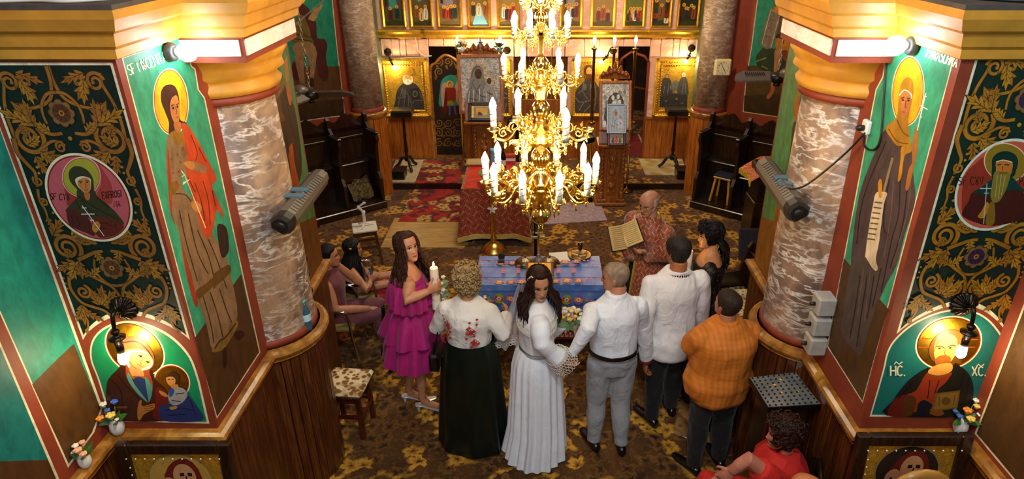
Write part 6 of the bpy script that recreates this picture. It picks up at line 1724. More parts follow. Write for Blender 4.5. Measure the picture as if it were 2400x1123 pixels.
r = thing('red_box','red and white packet at the back of the red table','box',(-.40,8.95,.806)); part(r,'carton',plain('red_carton','#b8382a',.5),lambda m: m.bbox((-.07,-.04,0),(.07,.04,.14),.004)); part(r,'band',M_white_plastic,lambda m: m.box((-.071,-.041,.05),(.071,.041,.09)))
r = thing('yellow_candles','small bunch of yellow wax candles on the red table','candles',(-.74,8.3,.806)); [part(r,'candle',plain('beeswax','#d8a838',.5),lambda m: m.lathe([(.012,0),(.012,.13 + .02 * k),(.003,.14 + .02 * k)],c=(.024 * (k % 2),.024 * (k // 2),0),n=10)) for k in range(4)]
r = thing('brass_floor_candlestick','brass floor candlestick with a domed foot in front of the red table','candlestick',(-.59,7.80,0))
part(r,'domed_foot',M_brass_cast,lambda m: m.lathe([(.17,0),(.175,.02),(.15,.04),(.14,.07),(.07,.11),(.035,.13)],n=28))
part(r,'stem',M_brass_cast,lambda m: m.lathe([(.03,.13),(.045,.16),(.045,.2),(.025,.23),(.03,.3),(.03,.72),(.045,.76),(.03,.80),(.05,.86),(.055,.9),(.025,.92),(.02,1.05),(.07,1.08),(.07,1.09)],n=18))
part(r,'flower_ornament',M_white_plastic,lambda m: [leaf_m(m,(0,-.04,.62),(math.cos(a),-.4,math.sin(a)),.07,.04) for a in (.2,1.5,2.9,4.2,5.3)])
def tray(label,loc,h,rad):
 r = thing('sand_tray',label,'candle tray',loc)
 part(r,'pan',M_iron,lambda m: m.lathe([(rad * .9,h - .09),(rad,h - .08),(rad,h),(rad * .96,h),(rad * .95,h - .03)],n=28))
 part(r,'sand',plain('candle_sand','#7a7064',.95,0,.4,40),lambda m: m.lathe([(rad * .95,h - .028),(rad * .5,h - .024),(.005,h - .022)],n=24))
 part(r,'post',M_iron,lambda m: m.lathe([(.16,0),(.16,.02),(.03,.04),(.025,.08),(.025,h - .09)],n=18))
tray('round black sand tray on a post behind the blue-clothed table',(-.03,7.45,0),.88,.16)
tray('round black sand tray on a post left of the narrow lectern',(.69,9.52,0),1.05,.16)
tray('round black sand tray on a post right of the large silver icon',(-.34,10.25,STEP),.98,.16)
# ceremony table with blue plastic cloth
def egg_cloth():
 m,nt = newmat('blue_egg_print_cloth',.22)
 tc = nt.node('ShaderNodeTexCoord'); sp = nt.node('ShaderNodeSeparateXYZ'); nt.l.new(tc.outputs['Object'],sp.inputs[0])
 n = nt.noise(tc.outputs['Object'],5,3)
 base = nt.ramp(n,[(.3,'#3f66b4'),(.55,'#5f86cc'),(.75,'#86a8de')])
 nt.set(nt.b.inputs['Base Color'],base); nt.b.inputs['Coat Weight'].default_value = .5; nt.bump(nt.noise(tc.outputs['Object'],14,2),.12,.01)
 return m
TX,TY = .0,5.88
r = thing('ceremony_table','table under a blue plastic cloth printed with coloured eggs','table',(TX,TY,0))
part(r,'plastic_cloth',egg_cloth(),lambda m: draped(m,-.62,.64,-.31,.30,.765,.38,.02,5,.012))
part(r,'white_undercloth',plain('white_linen_cloth','#e0dccf',.8),lambda m: draped(m,-.60,.62,-.295,.29,.755,.16,.03,7,.01))
for sx in (-.55,.55):
 for sy in (-.24,.24): part(r,'leg',M_pine,lambda m: m.box((sx - .025,sy - .025,0),(sx + .025,sy + .025,.75)))
egg_c = [('#d8a028','#c83a7a'),('#8a5aa8','#d8902c'),('#8aa82c','#c02a6a'),('#d87a2c','#7a4a9a')]
sm = ['#d85a9a','#e07a3a','#d04a86','#3a2c4a','#b8702c']
p = Paint(lambda u,v: Vector((u,v,.7662)) if v > -.31 else Vector((u,-.345 + (v + .31) * -.02,.7662 + (v + .31) * .98)),lambda u,v: Vector((0,-.3,1)).normalized() if v > -.31 else Vector((0,-1,.05)),.0006)
def egg(x,y,w,h,c,dots=True):
 p.ell(x,y,w,h,c[0],n=20); p.poly([(x - w * .95,y - h * .25),(x + w * .8,y - h * .55),(x + w * .95,y + h * .1),(x - w * .7,y + h * .55)],c[1])
 if dots:
  for k in range(6): p.ell(x + w * .35 * math.cos(k * 1.05),y + h * .3 * math.sin(k * 1.05),w * .16,h * .13,'#efe6dc',n=8)
  p.ell(x,y,w * .14,h * .12,'#e0582c',n=8)
for (gx) in (-.44,-.22,.0,.22,.44):
 p.line([(gx,-.66),(gx,.29)],.007,'#2a4a9a')
for gy in (-.52,-.36,-.16,.06,.20): p.line([(-.60,gy),(.62,gy)],.006,'#2f52a4')
for gx in (-.33,-.11,.11,.33):
 for gy,hh in ((-.445,.048),(-.26,.03),(.13,.03)):
  egg(gx - .055,gy,.05,hh * 1.25,egg_c[0 if gy > -.3 else 2]); egg(gx + .06,gy,.048,hh * 1.25,egg_c[1 if gy < -.3 else 3])
for gx in (-.53,.0,.53):
 for k in range(4):
  for gy in (-.445,-.235,.13): p.ell(gx - .06 + .04 * k,gy,.014,.020 if gy < -.3 else .013,sm[(k + 1) % 5],n=12); p.line([(gx - .072 + .04 * k,gy),(gx - .048 + .04 * k,gy)],.004,'#f0c0a0')
for gx in (-.35,-.2,.2,.35):
 for k in range(5): p.ell(gx,-.12 + .035 * k,.022,.012,sm[k],n=12); p.line([(gx - .015,-.12 + .035 * k),(gx + .015,-.12 + .035 * k)],.003,'#f0d0c0')
 for k in range(3): p.ell(gx,-.57 - .04 * k,.022,.016,sm[(k + 3) % 5],n=12)
p.build('egg_print',M_paint_fine,r,False)
p = Paint(lambda u,v: Vector((u,-.337,v)),Vector((0,-1,0)),.0006)
for i in range(26):
 x = -.58 + i * .046; p.blob([(x - .02,.20),(x - .005,.26),(x,.33),(x + .008,.26),(x + .022,.20),(x,.22)],'#a81c14',3); p.ell(x,.345,.013,.013,'#b8241a',n=10); p.spiral(x + .012,.19,.012,.004,0,1.2,.005,'#a81c14')
p.line([(-.6,.37),(.62,.37)],.01,'#a81c14'); p.line([(-.6,.17),(.62,.17)],.012,'#a81c14')
p.build('red_embroidery',M_paint_fine,r,False)
Z0 = .7675
r = thing('ring_box','open black velvet ring box on the left of the blue-clothed table','box',(W(1176,606,z=Z0).x,6.04,Z0)); M_velvet = plain('black_velvet','#0e0d10',.8,sheen=.4)
part(r,'tray',M_velvet,lambda m: m.bbox((-.035,-.035,0),(.035,.025,.03),.008)); part(r,'lid',M_velvet,lambda m: m.bbox((-.035,.022,.02),(.035,.05,.085),.01))
r = thing('silver_cross','silver standing cross with a round foot on the blue-clothed table','cross',(0.0,6.02,Z0))
part(r,'foot',M_silver,lambda m: m.lathe([(.06,0),(.062,.015),(.045,.03),(.05,.045),(.03,.065),(.015,.085),(.018,.10),(.01,.11)],n=20)); part(r,'upright',M_silver,lambda m: m.bbox((-.012,-.006,.10),(.012,.006,.38),.003)); part(r,'crossbar',M_silver,lambda m: (m.bbox((-.065,-.007,.28),(.065,.007,.305),.003),m.bbox((-.035,-.007,.335),(.035,.007,.352),.003))); part(r,'figure',M_oldbrass,lambda m: (m.beam((0,-.012,.19),(0,-.012,.31),.014,.008,(0,1,0)),m.beam((-.05,-.012,.295),(.05,-.012,.295),.008,.008),m.ball((0,-.014,.32),.01,8,6)))
M_crown = metal('silver_gilt_crown','#8f7f68',.32,50,.5)
for k,(px,lb) in enumerate(((1231,'left'),(1288,'right'))):
 q = W(px,618,z=Z0); r = thing('wedding_coronet','engraved metal wedding crown lying %s of the silver cross' % lb,'crown',(q.x,q.y,Z0))
 part(r,'crown_body',M_crown,lambda m: m.lathe([(.09,0),(.105,.012),(.10,.03),(.07,.055),(.03,.07),(.006,.074)],n=28)); part(r,'finial',M_crown,lambda m: (m.ball((0,0,.082),.012,8,6),m.box((-.012,-.003,.09),(.012,.003,.095)))); part(r,'rim',M_oldbrass,lambda m: m.lathe([(.108,.0),(.112,.006),(.108,.012)],n=28))
q = W(1265,640,z=Z0); r = thing('gospel_book','thick gilt-covered gospel book at the front of the blue-clothed table','book',(q.x,q.y,Z0))
part(r,'cover',M_redwood,lambda m: (m.bbox((-.14,-.155,.05),(.14,.115,.06),.003),m.bbox((-.14,-.155,0),(.14,.115,.01),.003))); part(r,'pages',plain('book_pages','#c8b078',.8),lambda m: m.box((-.132,-.145,.01),(.136,.108,.05))); part(r,'gilt_plate',M_gilt,lambda m: m.bbox((-.115,-.13,.06),(.115,.095,.066),.003))
mb = MB(); mb.prism([W(*q,z=Z0) for q in ((1286,593),(1329,590),(1337,612),(1291,615))],(0,0,.002)); tag(mb.build('paper_sheet',M_white_plastic),'white paper sheet between the right crown and the biscuit plate','paper')
q = W(1358,601,z=Z0); r = thing('biscuit_plate','round gold plate at the right end of the blue-clothed table','plate',(q.x,q.y,Z0)); part(r,'rim',M_oldbrass,lambda m: m.lathe([(.07,.0),(.10,.008),(.125,.022),(.12,.024),(.08,.012)],n=30)); part(r,'well',plain('plate_well','#b89a68',.3,.3),lambda m: m.lathe([(.075,.008),(.08,.0125),(.005,.0115)],n=24))
for k,(dx,dy,a) in enumerate(((-.05,-.02,-.6),(.03,-.05,.3),(.05,.03,.9),(-.04,.05,.1))):
 mb = MB(); mb.tube([(-.04,0,0),(-.034,0,0),(.034,0,0),(.04,0,0)],[.008,.014,.014,.008],10,flat=.7); o = mb.build('finger_biscuit',plain('sponge_biscuit','#d8a860',.8,0,.15,40)); o.location = (q.x + dx,q.y + dy,Z0 + .034); o.rotation_euler = (0,0,a); tag(o,'golden finger biscuit on the plate, %s' % ('front left','front right','back right','back left')[k],'biscuit')
r = thing('red_wine_glass','small glass of dark red wine standing on the biscuit plate','glass',(q.x + .005,q.y + .005,Z0 + .014)); part(r,'stem',M_pet,lambda m: m.lathe([(.028,0),(.027,.004),(.005,.01),(.005,.05)],n=14)); part(r,'bowl',plain('dark_wine','#2a0812',.1,coat=.5),lambda m: m.lathe([(.006,.05),(.022,.065),(.026,.11),(.027,.15),(.02,.148)],n=16))
# candle tray table and items on the right
q = W(1925,948,x=1.835); zt = q.z
cs = [W(1755,885,z=zt),W(1865,872,z=zt),W(1925,948,z=zt),W(1800,956,z=zt)]; ct = sum(cs,Vector()) / 4
r = thing('candle_tray_table','perforated steel candle tray table against the right pier','candle table',(ct.x,ct.y,0))
part(r,'tray_rim',M_iron,lambda m: m.prism([p - Vector((ct.x,ct.y,.04)) for p in cs],(0,0,.036)))
part(r,'steel_plate',plain('waxy_steel','#9aa0a2',.35,.7,.2,12),lambda m: m.prism([(p - ct) * .97 + Vector((0,0,zt - .002)) for p in cs],(0,0,.004)))
def holes(m):
 for i in range(9):
  for j in range(9):
   u,v = (i + .5) / 9,(j + .5) / 9; p = cs[0] * (1 - u) * (1 - v) + cs[1] * u * (1 - v) + cs[2] * u * v + cs[3] * (1 - u) * v
   m.lathe([(.007,zt + .002),(.006,zt + .008),(.004,zt + .008)],c=(p.x - ct.x,p.y - ct.y,0),n=8)
part(r,'candle_sockets',M_iron,holes)['kind'] = 'stuff'
part(r,'wax_drips',plain('yellow_wax','#d8a020',.5),lambda m: [m.ball((dx,dy,zt + .003),(s_,s_ * .8,.004),8,4) for dx,dy,s_ in ((-.04,.05,.014),(.02,.11,.012),(-.02,-.03,.01),(.09,-.02,.009))])['kind'] = 'stuff'
part(r,'cabinet',M_dark,lambda m: m.bbox((-.13,-.13,0),(.13,.13,zt - .04),.01))
r = thing('bucket','dark metal bucket on the floor beside the candle tray table','bucket',(1.52,4.45,0)); part(r,'pail',M_iron,lambda m: m.lathe([(.10,0),(.13,.26),(.135,.265),(.125,.26),(.1,.02)],n=24)); part(r,'handle',M_chrome,lambda m: m.tube([(-.13,0,.25),(-.09,-.05,.15),(0,-.15,.12),(.09,-.05,.15),(.13,0,.25)],.005,6))
r = thing('loudspeaker','black loudspeaker under a red patterned cloth beside the right stalls','speaker',(3.0,8.05,0))
part(r,'cabinet',M_heat_dk,lambda m: m.bbox((-.2,-.2,.66),(.2,.2,1.12),.02)); part(r,'stand',M_dark,lambda m: m.bbox((-.22,-.2,0),(.22,.2,.66),.01)); part(r,'cover_cloth',brocade('orange_red_brocade','#c0401c','#9a2410','#d8a040',60),lambda m: m.grid(lambda u,v: Vector((-.26 + .5 * u - .12 * abs(v - .5) * (1 - u),-.24 + .5 * v,1.125 - .38 * max(0,.45 - u) ** 1.1 + .012 * math.sin(v * 14))),14,14)); part(r,'fringe',plain('yellow_fringe2','#d8b030',.7),lambda m: [m.box((-.272 - .055 * abs(i / 14 - .5) * 2,-.24 + i * .035,.90),(-.262 - .055 * abs(i / 14 - .5) * 2,-.215 + i * .035,.97)) for i in range(15)])['kind'] = 'stuff'
r = thing('kneeling_board','dark blue padded board leaning below the loudspeaker','board',(2.78,7.5,0)); part(r,'pad',plain('blue_black_fabric','#23222f',.9,0,.3,40),lambda m: m.bbox((-.2,0,0),(.2,.06,.42),.015,Matrix.Rotation(R(-22),4,'X'))); part(r,'edge',M_dark,lambda m: m.box((-.19,.06,.01),(.19,.075,.41),Matrix.Rotation(R(-22),4,'X')))
# icons standing at the feet of the near piers
def pier_icon(label,px,py,facep,cx_):
 q = W(px,py,y=2.78); M = Matrix.Translation((q.x,2.74,q.z - .9)) @ Matrix.Rotation(R(-6),4,'X')
 r = framed('standing_icon',label,'icon',M,.64,.9,.07,M_dark,M_gilt,facep,depth=.05)
 b = Vector((q.x,2.74,q.z - .9)); part(r,'easel',M_dark,lambda m: (m.bbox((-.34,-.08,-.04),(.34,.08,0),.01),m.box((-.30,-.03,-(b.z)),(-.25,.03,-.04)),m.box((.25,-.03,-(b.z)),(.30,.03,-.04)),m.beam((0,.08,.6),(0,.12,-b.z),.04,.03)))
 part(r,'pearl_trim',M_white_plastic,lambda m: [m.ball(M.to_3x3() @ Vector((-.26 + .052 * i,-.055,.81)),.005,6,4) for i in range(11)] + [m.ball(M.to_3x3() @ Vector((-.25,-.055,.3 + .05 * i)),.005,6,4) for i in range(10)])['kind'] = 'stuff'
def fp_(c):
 def f(p):
  p.ell(.0,.76,.75,.24,'#8a6a34',n=30); p.ell(0,.76,.70,.22,c,n=30)
  p.blob([(-.6,.0),(-.5,.4),(-.35,.8),(.1,.95),(.45,.85),(.55,.5),(.7,.0)],'#6a2016',3); p.ell(.1,.78,.26,.12,'#c08a5a',n=20); p.ell(-.28,.68,.2,.1,'#b8805a',n=18)
  lines_of(p,[[(.0,.80),(.1,.805)],[(.18,.805),(.28,.80)],[(.14,.79),(.13,.75)],[(.08,.72),(.2,.72)],[(-.36,.69),(-.3,.69)]],.03,'#2a140a',2)
 return f
pier_icon('gilt mother-and-child icon with pearl trim standing below the left pier rail',398,1045,fp_('#b08a3a'),0)
pier_icon('dark framed icon standing below the right pier rail',2152,1025,fp_('#2a2018'),0)
# seats
def chrome_chair(label,loc,rz,mseat):
 r = thing('metal_armchair',label,'chair',loc,rz)
 for sx in (-.25,.25):
  part(r,'arm_frame',M_chrome,lambda m: m.tube([tuple(p) for p in smooth_poly([(sx,.26,0),(sx,.22,.35),(sx,.20,.60),(sx,.14,.66),(sx,-.12,.66),(sx,-.2,.60),(sx,-.24,.3),(sx,-.28,0)],4,False)],.013,8))
 part(r,'seat',mseat,lambda m: m.bbox((-.23,-.2,.41),(.23,.24,.47),.02)); part(r,'seat_rail',M_chrome,lambda m: (m.beam((-.25,.2,.43),(.25,.2,.43),.02,.02),m.beam((-.25,-.2,.43),(.25,-.2,.43),.02,.02)))
 part(r,'backrest',mseat,lambda m: m.bbox((-.23,-.27,.58),(.23,-.23,.88),.02,Matrix.Rotation(R(4),4,'X')))
 for sx in (-.22,.22): part(r,'back_post',M_chrome,lambda m: m.tube([(sx,-.22,.44),(sx,-.265,.87)],.011,8))
 return r
M_olive = plain('olive_upholstery','#7a6a2c',.8,0,.2,30)
chrome_chair('chrome-armed chair under the seated girl in the red skirt',(-1.93,6.0,0),R(-74),M_olive)
chrome_chair('chrome-armed chair under the seated woman behind the left pier',(-2.02,5.48,0),R(-84),M_olive)
r = thing('wooden_rail','dark wooden bench back standing in front of the seated woman','bench',(-1.43,5.42,0)); part(r,'top_board',M_dark,lambda m: m.bbox((-.02,-.22,.56),(.01,.22,.74),.008)); part(r,'lower_board',M_dark,lambda m: m.bbox((-.02,-.22,.36),(.01,.22,.42),.006))
for sy in (-.2,.2): part(r,'leg',M_dark,lambda m: m.box((-.025,sy - .02,0),(.012,sy + .02,.74)))
r = thing('pew','dark wooden bench with an animal-print cover behind the woman in black lace','bench',(2.1,5.62,0),R(10)); part(r,'backrest',M_dark,lambda m: m.bbox((.18,-.5,.42),(.22,.5,.86),.01)); part(r,'seat',M_dark,lambda m: m.bbox((-.2,-.5,.40),(.2,.5,.44),.01)); part(r,'cover',M_leop,lambda m: m.bbox((-.19,-.45,.44),(.17,.45,.455),.006))
for sy in (-.48,.48): part(r,'bench_end',M_dark,lambda m: m.prism([Vector((x,sy - .02,z)) for x,z in ((-.24,0),(-.24,.58),(-.18,.62),(.1,.64),(.16,.9),(.2,.96),(.25,.92),(.26,0))],(0,.04,0)))
r = thing('wooden_chair','tan rounded chair back at the bottom right edge','chair',(1.98,2.5,0)); part(r,'backrest',plain('tan_vinyl','#a8742c',.5,coat=.3),lambda m: m.loft([[Vector((math.cos(t) * .2 * k + .0,.02 * j + .0,1.22 + math.sin(t) * .24 * k + 0)) for t in (2 * PI * i / 20 for i in range(20))] for j,k in ((-1,.9),(-.5,1),(.5,1),(1,.9))])); part(r,'seat',plain('tan_vinyl_seat','#a8742c',.5),lambda m: m.bbox((-.21,-.42,.43),(.21,0,.47),.02))
for sx in (-.17,.17): part(r,'back_post',M_iron,lambda m: m.tube([(sx,0,0),(sx,0,1.2)],.012,8)); part(r,'leg',M_iron,lambda m: m.tube([(sx,-.4,0),(sx,-.38,.44)],.012,8))
# loose cables lying on the pier ledges
for lb,mat,pts in (('white cable trailing along the ledge on top of the left pier',M_cable_w,[(-2.6,2.95,3.676),(-2.3,2.90,3.676),(-2.12,2.93,3.676),(-1.95,2.9,3.676),(-1.8,3.05,3.676),(-1.78,3.3,3.676),(-1.62,3.5,3.676)]),('black cable coiled along the ledge on top of the right pier',M_cable_k,[(2.6,2.92,3.676),(2.3,2.88,3.676),(2.0,2.92,3.676),(1.84,3.1,3.676),(1.8,3.3,3.676)])):
 mb = MB(); mb.tube([tuple(p) for p in smooth_poly(pts,5,False)],.008,6); tag(mb.build('cable',mat),lb,'cable')
# chandelier
M_bulb_off = plain('unlit_bulb_glass','#f2ead8',.2,0,.03)
M_sleeve = plain('white_candle_sleeve','#efe8d8',.4,0,.04)
ch = thing('chandelier','five-tier gilt brass chandelier with electric candles hanging in mid-nave','chandelier',(.012,3.3,2.42))
def cz(z): return z - 2.42
stem = [('finial',M_brass,[(.004,2.42),(.012,2.43),(.02,2.445),(.012,2.455),(.018,2.468),(.012,2.475)]),
 ('ball',M_brass,[(.012,2.474),(.035,2.485),(.052,2.505),(.057,2.525),(.059,2.532),(.057,2.54),(.05,2.56),(.03,2.578),(.018,2.585)]),
 ('hub',M_brass_cast,[(.03,2.585),(.04,2.60),(.085,2.625),(.095,2.65),(.09,2.69),(.10,2.70),(.06,2.71)]),
 ('bell',M_brass,[(.085,2.705),(.075,2.73),(.045,2.765),(.025,2.79),(.028,2.80),(.02,2.81)]),
 ('ball',M_brass,[(.018,2.808),(.035,2.82),(.048,2.84),(.052,2.86),(.048,2.88),(.033,2.90),(.02,2.91)]),
 ('hub',M_brass_cast,[(.03,2.908),(.06,2.93),(.07,2.96),(.06,2.99),(.07,3.0),(.04,3.02),(.025,3.05),(.03,3.06),(.018,3.07)]),
 ('ball',M_brass,[(.016,3.068),(.033,3.08),(.044,3.10),(.046,3.115),(.044,3.13),(.03,3.152),(.016,3.16)]),
 ('hub',M_brass_cast,[(.02,3.158),(.03,3.17),(.035,3.20),(.06,3.235),(.055,3.25),(.03,3.265),(.025,3.29),(.015,3.30)]),
 ('ball',M_brass,[(.014,3.298),(.028,3.31),(.037,3.33),(.038,3.34),(.035,3.355),(.022,3.372),(.013,3.38)]),
 ('stem_rod',M_oldbrass,[(.014,3.378),(.012,3.40),(.012,3.52),(.018,3.53)]),
 ('ball',M_brass,[(.013,3.528),(.026,3.54),(.031,3.56),(.026,3.58),(.014,3.595)]),
 ('vase',M_brass,[(.014,3.593),(.03,3.605),(.055,3.64),(.06,3.67),(.04,3.72),(.02,3.76),(.012,3.80),(.006,3.82),(.006,5.0)])]
for nm,mt,pr in stem:
 part(ch,nm,mt,lambda m: m.lathe([(r_,cz(z)) for r_,z in pr],n=24))
part(ch,'cross_ornament',M_oldbrass,lambda m: (m.bbox((-.012,-.022,cz(3.39)),(.012,-.01,cz(3.55)),.003),m.bbox((-.05,-.022,cz(3.475)),(.05,-.01,cz(3.492)),.003),m.ball((0,-.026,cz(3.50)),.01,8,6)))
def spir(cx,cz_,r0,r1,a0,turns,n=14): return [(cx + (r0 + (r1 - r0) * i / n) * math.cos(a0 + turns * 2 * PI * i / n),0,cz_ + (r0 + (r1 - r0) * i / n) * math.sin(a0 + turns * 2 * PI * i / n)) for i in range(n + 1)]
def arm_mesh(Rr,r0,k):
 m = MB(); L = Rr - r0
 m.tube(smooth_poly([(r0 - .02,0,.0),(r0 + L * .3,0,.02 * k),(r0 + L * .5,0,-.03 * k),(r0 + L * .72,0,-.055 * k),(r0 + L * .95,0,-.035 * k),(Rr,0,-.008 * k)],3,False),.0075 * k,6)
 m.tube(spir(r0 + L * .42,.022 * k,.034 * k,.008 * k,-1.2,1.4),.006 * k,5)
 m.tube(spir(r0 + L * .74,-.012 * k,.028 * k,.006 * k,2.2,-1.4),.0055 * k,5)
 m.tube(spir(r0 + L * .15,-.03 * k,.03 * k,.007 * k,1.2,1.3),.006 * k,5)
 m.tube([(r0 + L * .22,0,.02 * k),(r0 + L * .2,0,.06 * k),(r0 + L * .26,0,.085 * k)],[.006 * k,.008 * k,.002],5)
 for x,z,l in ((r0 + L * .68,-.06 * k,.045 * k),(r0 + L * .3,-.05 * k,.035 * k),(Rr - .005,-.035 * k,.03 * k)):
  m.lathe([(.002,-l),(.008 * k,-l * .6),(.004 * k,-l * .45),(.010 * k,-l * .2),(.004 * k,0)],c=(x,0,z),n=6)
 for x,z,a in ((r0 + L * .3,.04 * k,.6),(r0 + L * .55,.0,.9),(r0 + L * .9,-.02 * k,-.6),(r0 + L * .5,-.05 * k,-1.2),(r0 + L * .1,.03 * k,1.4),(r0 + L * .8,.02 * k,1.3)):
  d = Vector((math.cos(a),0,math.sin(a))); p = Vector((x,0,z)); nn_ = Vector((-d.z,0,d.x)); q = .03 * k
  m.prism([p,p + d * q * .4 + nn_ * q * .35,p + d * q * .7 + nn_ * q * .18,p + d * q * 1.2,p + d * q * .7 - nn_ * q * .18,p + d * q * .4 - nn_ * q * .35],(0,.006 * k,0))
 return m.mesh('arm',[M_brass_cast])
def pan_mesh(k):
 m = MB(); rings = []
 for r_,z in ((.006,-.012),(.016,-.004),(.03,.004),(.034,.012),(.028,.008),(.012,.004)):
  rings.append([Vector((r_ * k * (1 + .12 * math.cos(8 * t) * (r_ > .02)) * math.cos(t),r_ * k * (1 + .12 * math.cos(8 * t) * (r_ > .02)) * math.sin(t),z * k)) for t in (2 * PI * j / 24 for j in range(24))])
 m.loft(rings); return m.mesh('drip_pan',[M_brass_cast])
def sleeve_mesh(h,r_):
 m = MB(); m.lathe([(r_,0),(r_,h),(r_ * .6,h + .004)],n=14); m.mi = 1
 m.tube([((r_ + .0006) * math.cos(t),(r_ + .0006) * math.sin(t),h * .08 + h * .8 * t / (4.6 * PI)) for t in (4.6 * PI * i / 44 for i in range(45))],.0022,4)
 return m.mesh('candle_sleeve',[M_sleeve,M_oldbrass])
def bulb_mesh(h,r_,mat):
 m = MB(); m.lathe([(r_ * .5,0),(r_ * .85,h * .12),(r_,h * .35),(r_ * .85,h * .55),(r_ * .45,h * .8),(r_ * .08,h)],n=12); return m.mesh('bulb',[mat])
for tz,Rr,n,ph,r0,k,hs in ((2.71,.292,10,18,.09,1.0,.10),(3.0,.243,6,30,.06,.95,.10),(3.27,.182,6,30,.05,.72,.065),(3.475,.138,8,22.5,.035,.55,.05),(3.625,.10,6,0,.03,.45,.045)):
 am,pm,sm_,bm_,bo = arm_mesh(Rr,r0,k),pan_mesh(k),sleeve_mesh(hs,.0175 * max(k,.7)),bulb_mesh(.072 * max(k,.72),.0195 * max(k,.75),M_bulb_warm),bulb_mesh(.072 * k,.0195 * k,M_bulb_off)
 for i in range(n):
  deg = ph + i * 360 / n; a = R(deg - 90)
  o = link('arm',am,ch); o.location = (0,0,cz(tz)); o.rotation_euler = (0,0,a)
  q = link('drip_pan',pm,o); q.location = (Rr,0,0)
  if tz == 3.0 and i in (1,5): continue
  q = link('candle_sleeve',sm_,o); q.location = (Rr,0,.006)
  q = link('bulb',bo if (tz == 2.71 and i == 3) else bm_,o); q.location = (Rr,0,.006 + hs)
for z,r_,n,h in ((2.70,.115,10,.07),(3.0,.08,8,.06),(2.66,.10,10,-.06),(2.95,.075,8,-.05),(3.25,.06,6,.05)):
 for i in range(n):
  a = 2 * PI * i / n; d = Vector((math.cos(a),math.sin(a),0)); t = Vector((-d.y,d.x,0)); p = d * r_ + Vector((0,0,cz(z))); u = Vector((0,0,h)) + d * .012
  part(ch,'palmette',M_brass_cast,lambda m: m.prism([p,p + u * .25 + t * .02,p + u * .55 + t * .016,p + u,p + u * .55 - t * .016,p + u * .25 - t * .02],tuple(d * .006)))
# people
HEADT = [(-.50,.07,.32,.10),(-.47,.13,.37,.02),(-.42,.18,.392,-.08),(-.35,.222,.40,-.18),(-.25,.262,.402,-.27),(-.15,.295,.405,-.34),(-.05,.318,.412,-.39),(.05,.328,.418,-.42),(.15,.333,.418,-.44),(.25,.325,.395,-.44),(.35,.285,.34,-.40),(.43,.21,.25,-.31),(.48,.12,.14,-.19),(.50,.03,.03,-.06)]
def hrow(z):
 for a,b in zip(HEADT[:-1],HEADT[1:]):
  if z <= b[0]:
   t = max(0,(z - a[0]) / (b[0] - a[0])); return [a[i] + (b[i] - a[i]) * t for i in (1,2,3)]
 return HEADT[-1][1:]
def g2(x,s): return math.exp(-(x / s) ** 2)
NOSE = [1.0]
def fdisp(x,z):
 ax = abs(x)
 d = -.040 * g2(ax - .145,.085) * g2(z - .005,.05) + .014 * g2(ax - .14,.10) * g2(z - .085,.03) + .018 * g2(ax - .21,.08) * g2(z + .09,.06)
 if -.21 < z < .09:
  t = (.07 - z) / .24; h = (.012 + .105 * min(max(t,0),1) ** 1.3) * NOSE[0]
  if z < -.165: h *= max(0,(z + .21) / .045)
  d += h * g2(x,.032 + .03 * t)
  d += .03 * g2(ax - .055,.03) * g2(z + .165,.03)
 d += .022 * g2(x,.10) * (g2(z + .262,.022) + g2(z + .312,.024)) - .012 * g2(x,.1) * g2(z + .287,.008)
 d += .02 * g2(x,.09) * g2(z + .43,.05) - .012 * g2(x,.12) * g2(z + .36,.025)
 return d
def hpoint(phi,z,off=0.0):
 rx,yf,yb = hrow(z); c,hf = (yf + yb) / 2,(yf - yb) / 2
 sx,cy = math.sin(phi),math.cos(phi)
 x = (rx + off) * math.copysign(abs(sx) ** .92,sx); y = c + (hf + off) * math.copysign(abs(cy) ** (.78 if cy > 0 else .95),cy)
 if cy > .1 and off < .03: y += fdisp(x,z) * min(1,(cy - .1) * 3)
 return Vector((x,y,z + (off * max(0,z) * 2 if z > .2 else 0)))
def face_y(x,z):
 rx,yf,yb = hrow(z); c,hf = (yf + yb) / 2,(yf - yb) / 2
 s_ = min(.98,(abs(x) / rx) ** (1 / .92)); return c + hf * math.sqrt(1 - s_ * s_) ** .78 + fdisp(x,z)
def skin_mat(name,c):
 m,nt = newmat(name,.5)
 v = nt.coord('Object'); cc = srgb(c)
 nt.set(nt.b.inputs['Base Color'],nt.ramp(nt.noise(v,25,4),[(.3,tuple(x * .88 for x in cc)),(.7,tuple(min(1,x * 1.08) for x in cc))]))
 nt.b.inputs['Subsurface Weight'].default_value = .12; nt.b.inputs['Subsurface Radius'].default_value = (.012,.005,.003)
 return m
M_eye = plain('eye_white','#d8d0c4',.25,0,.03); M_iris = plain('iris_dark','#23140c',.2,0,.05); M_lash = plain('lash_black','#100a08',.7)
M_shoe = plain('black_leather','#0f0e0e',.25,coat=.3); M_silvershoe = plain('silver_sandal','#cfc8c0',.3,.4)
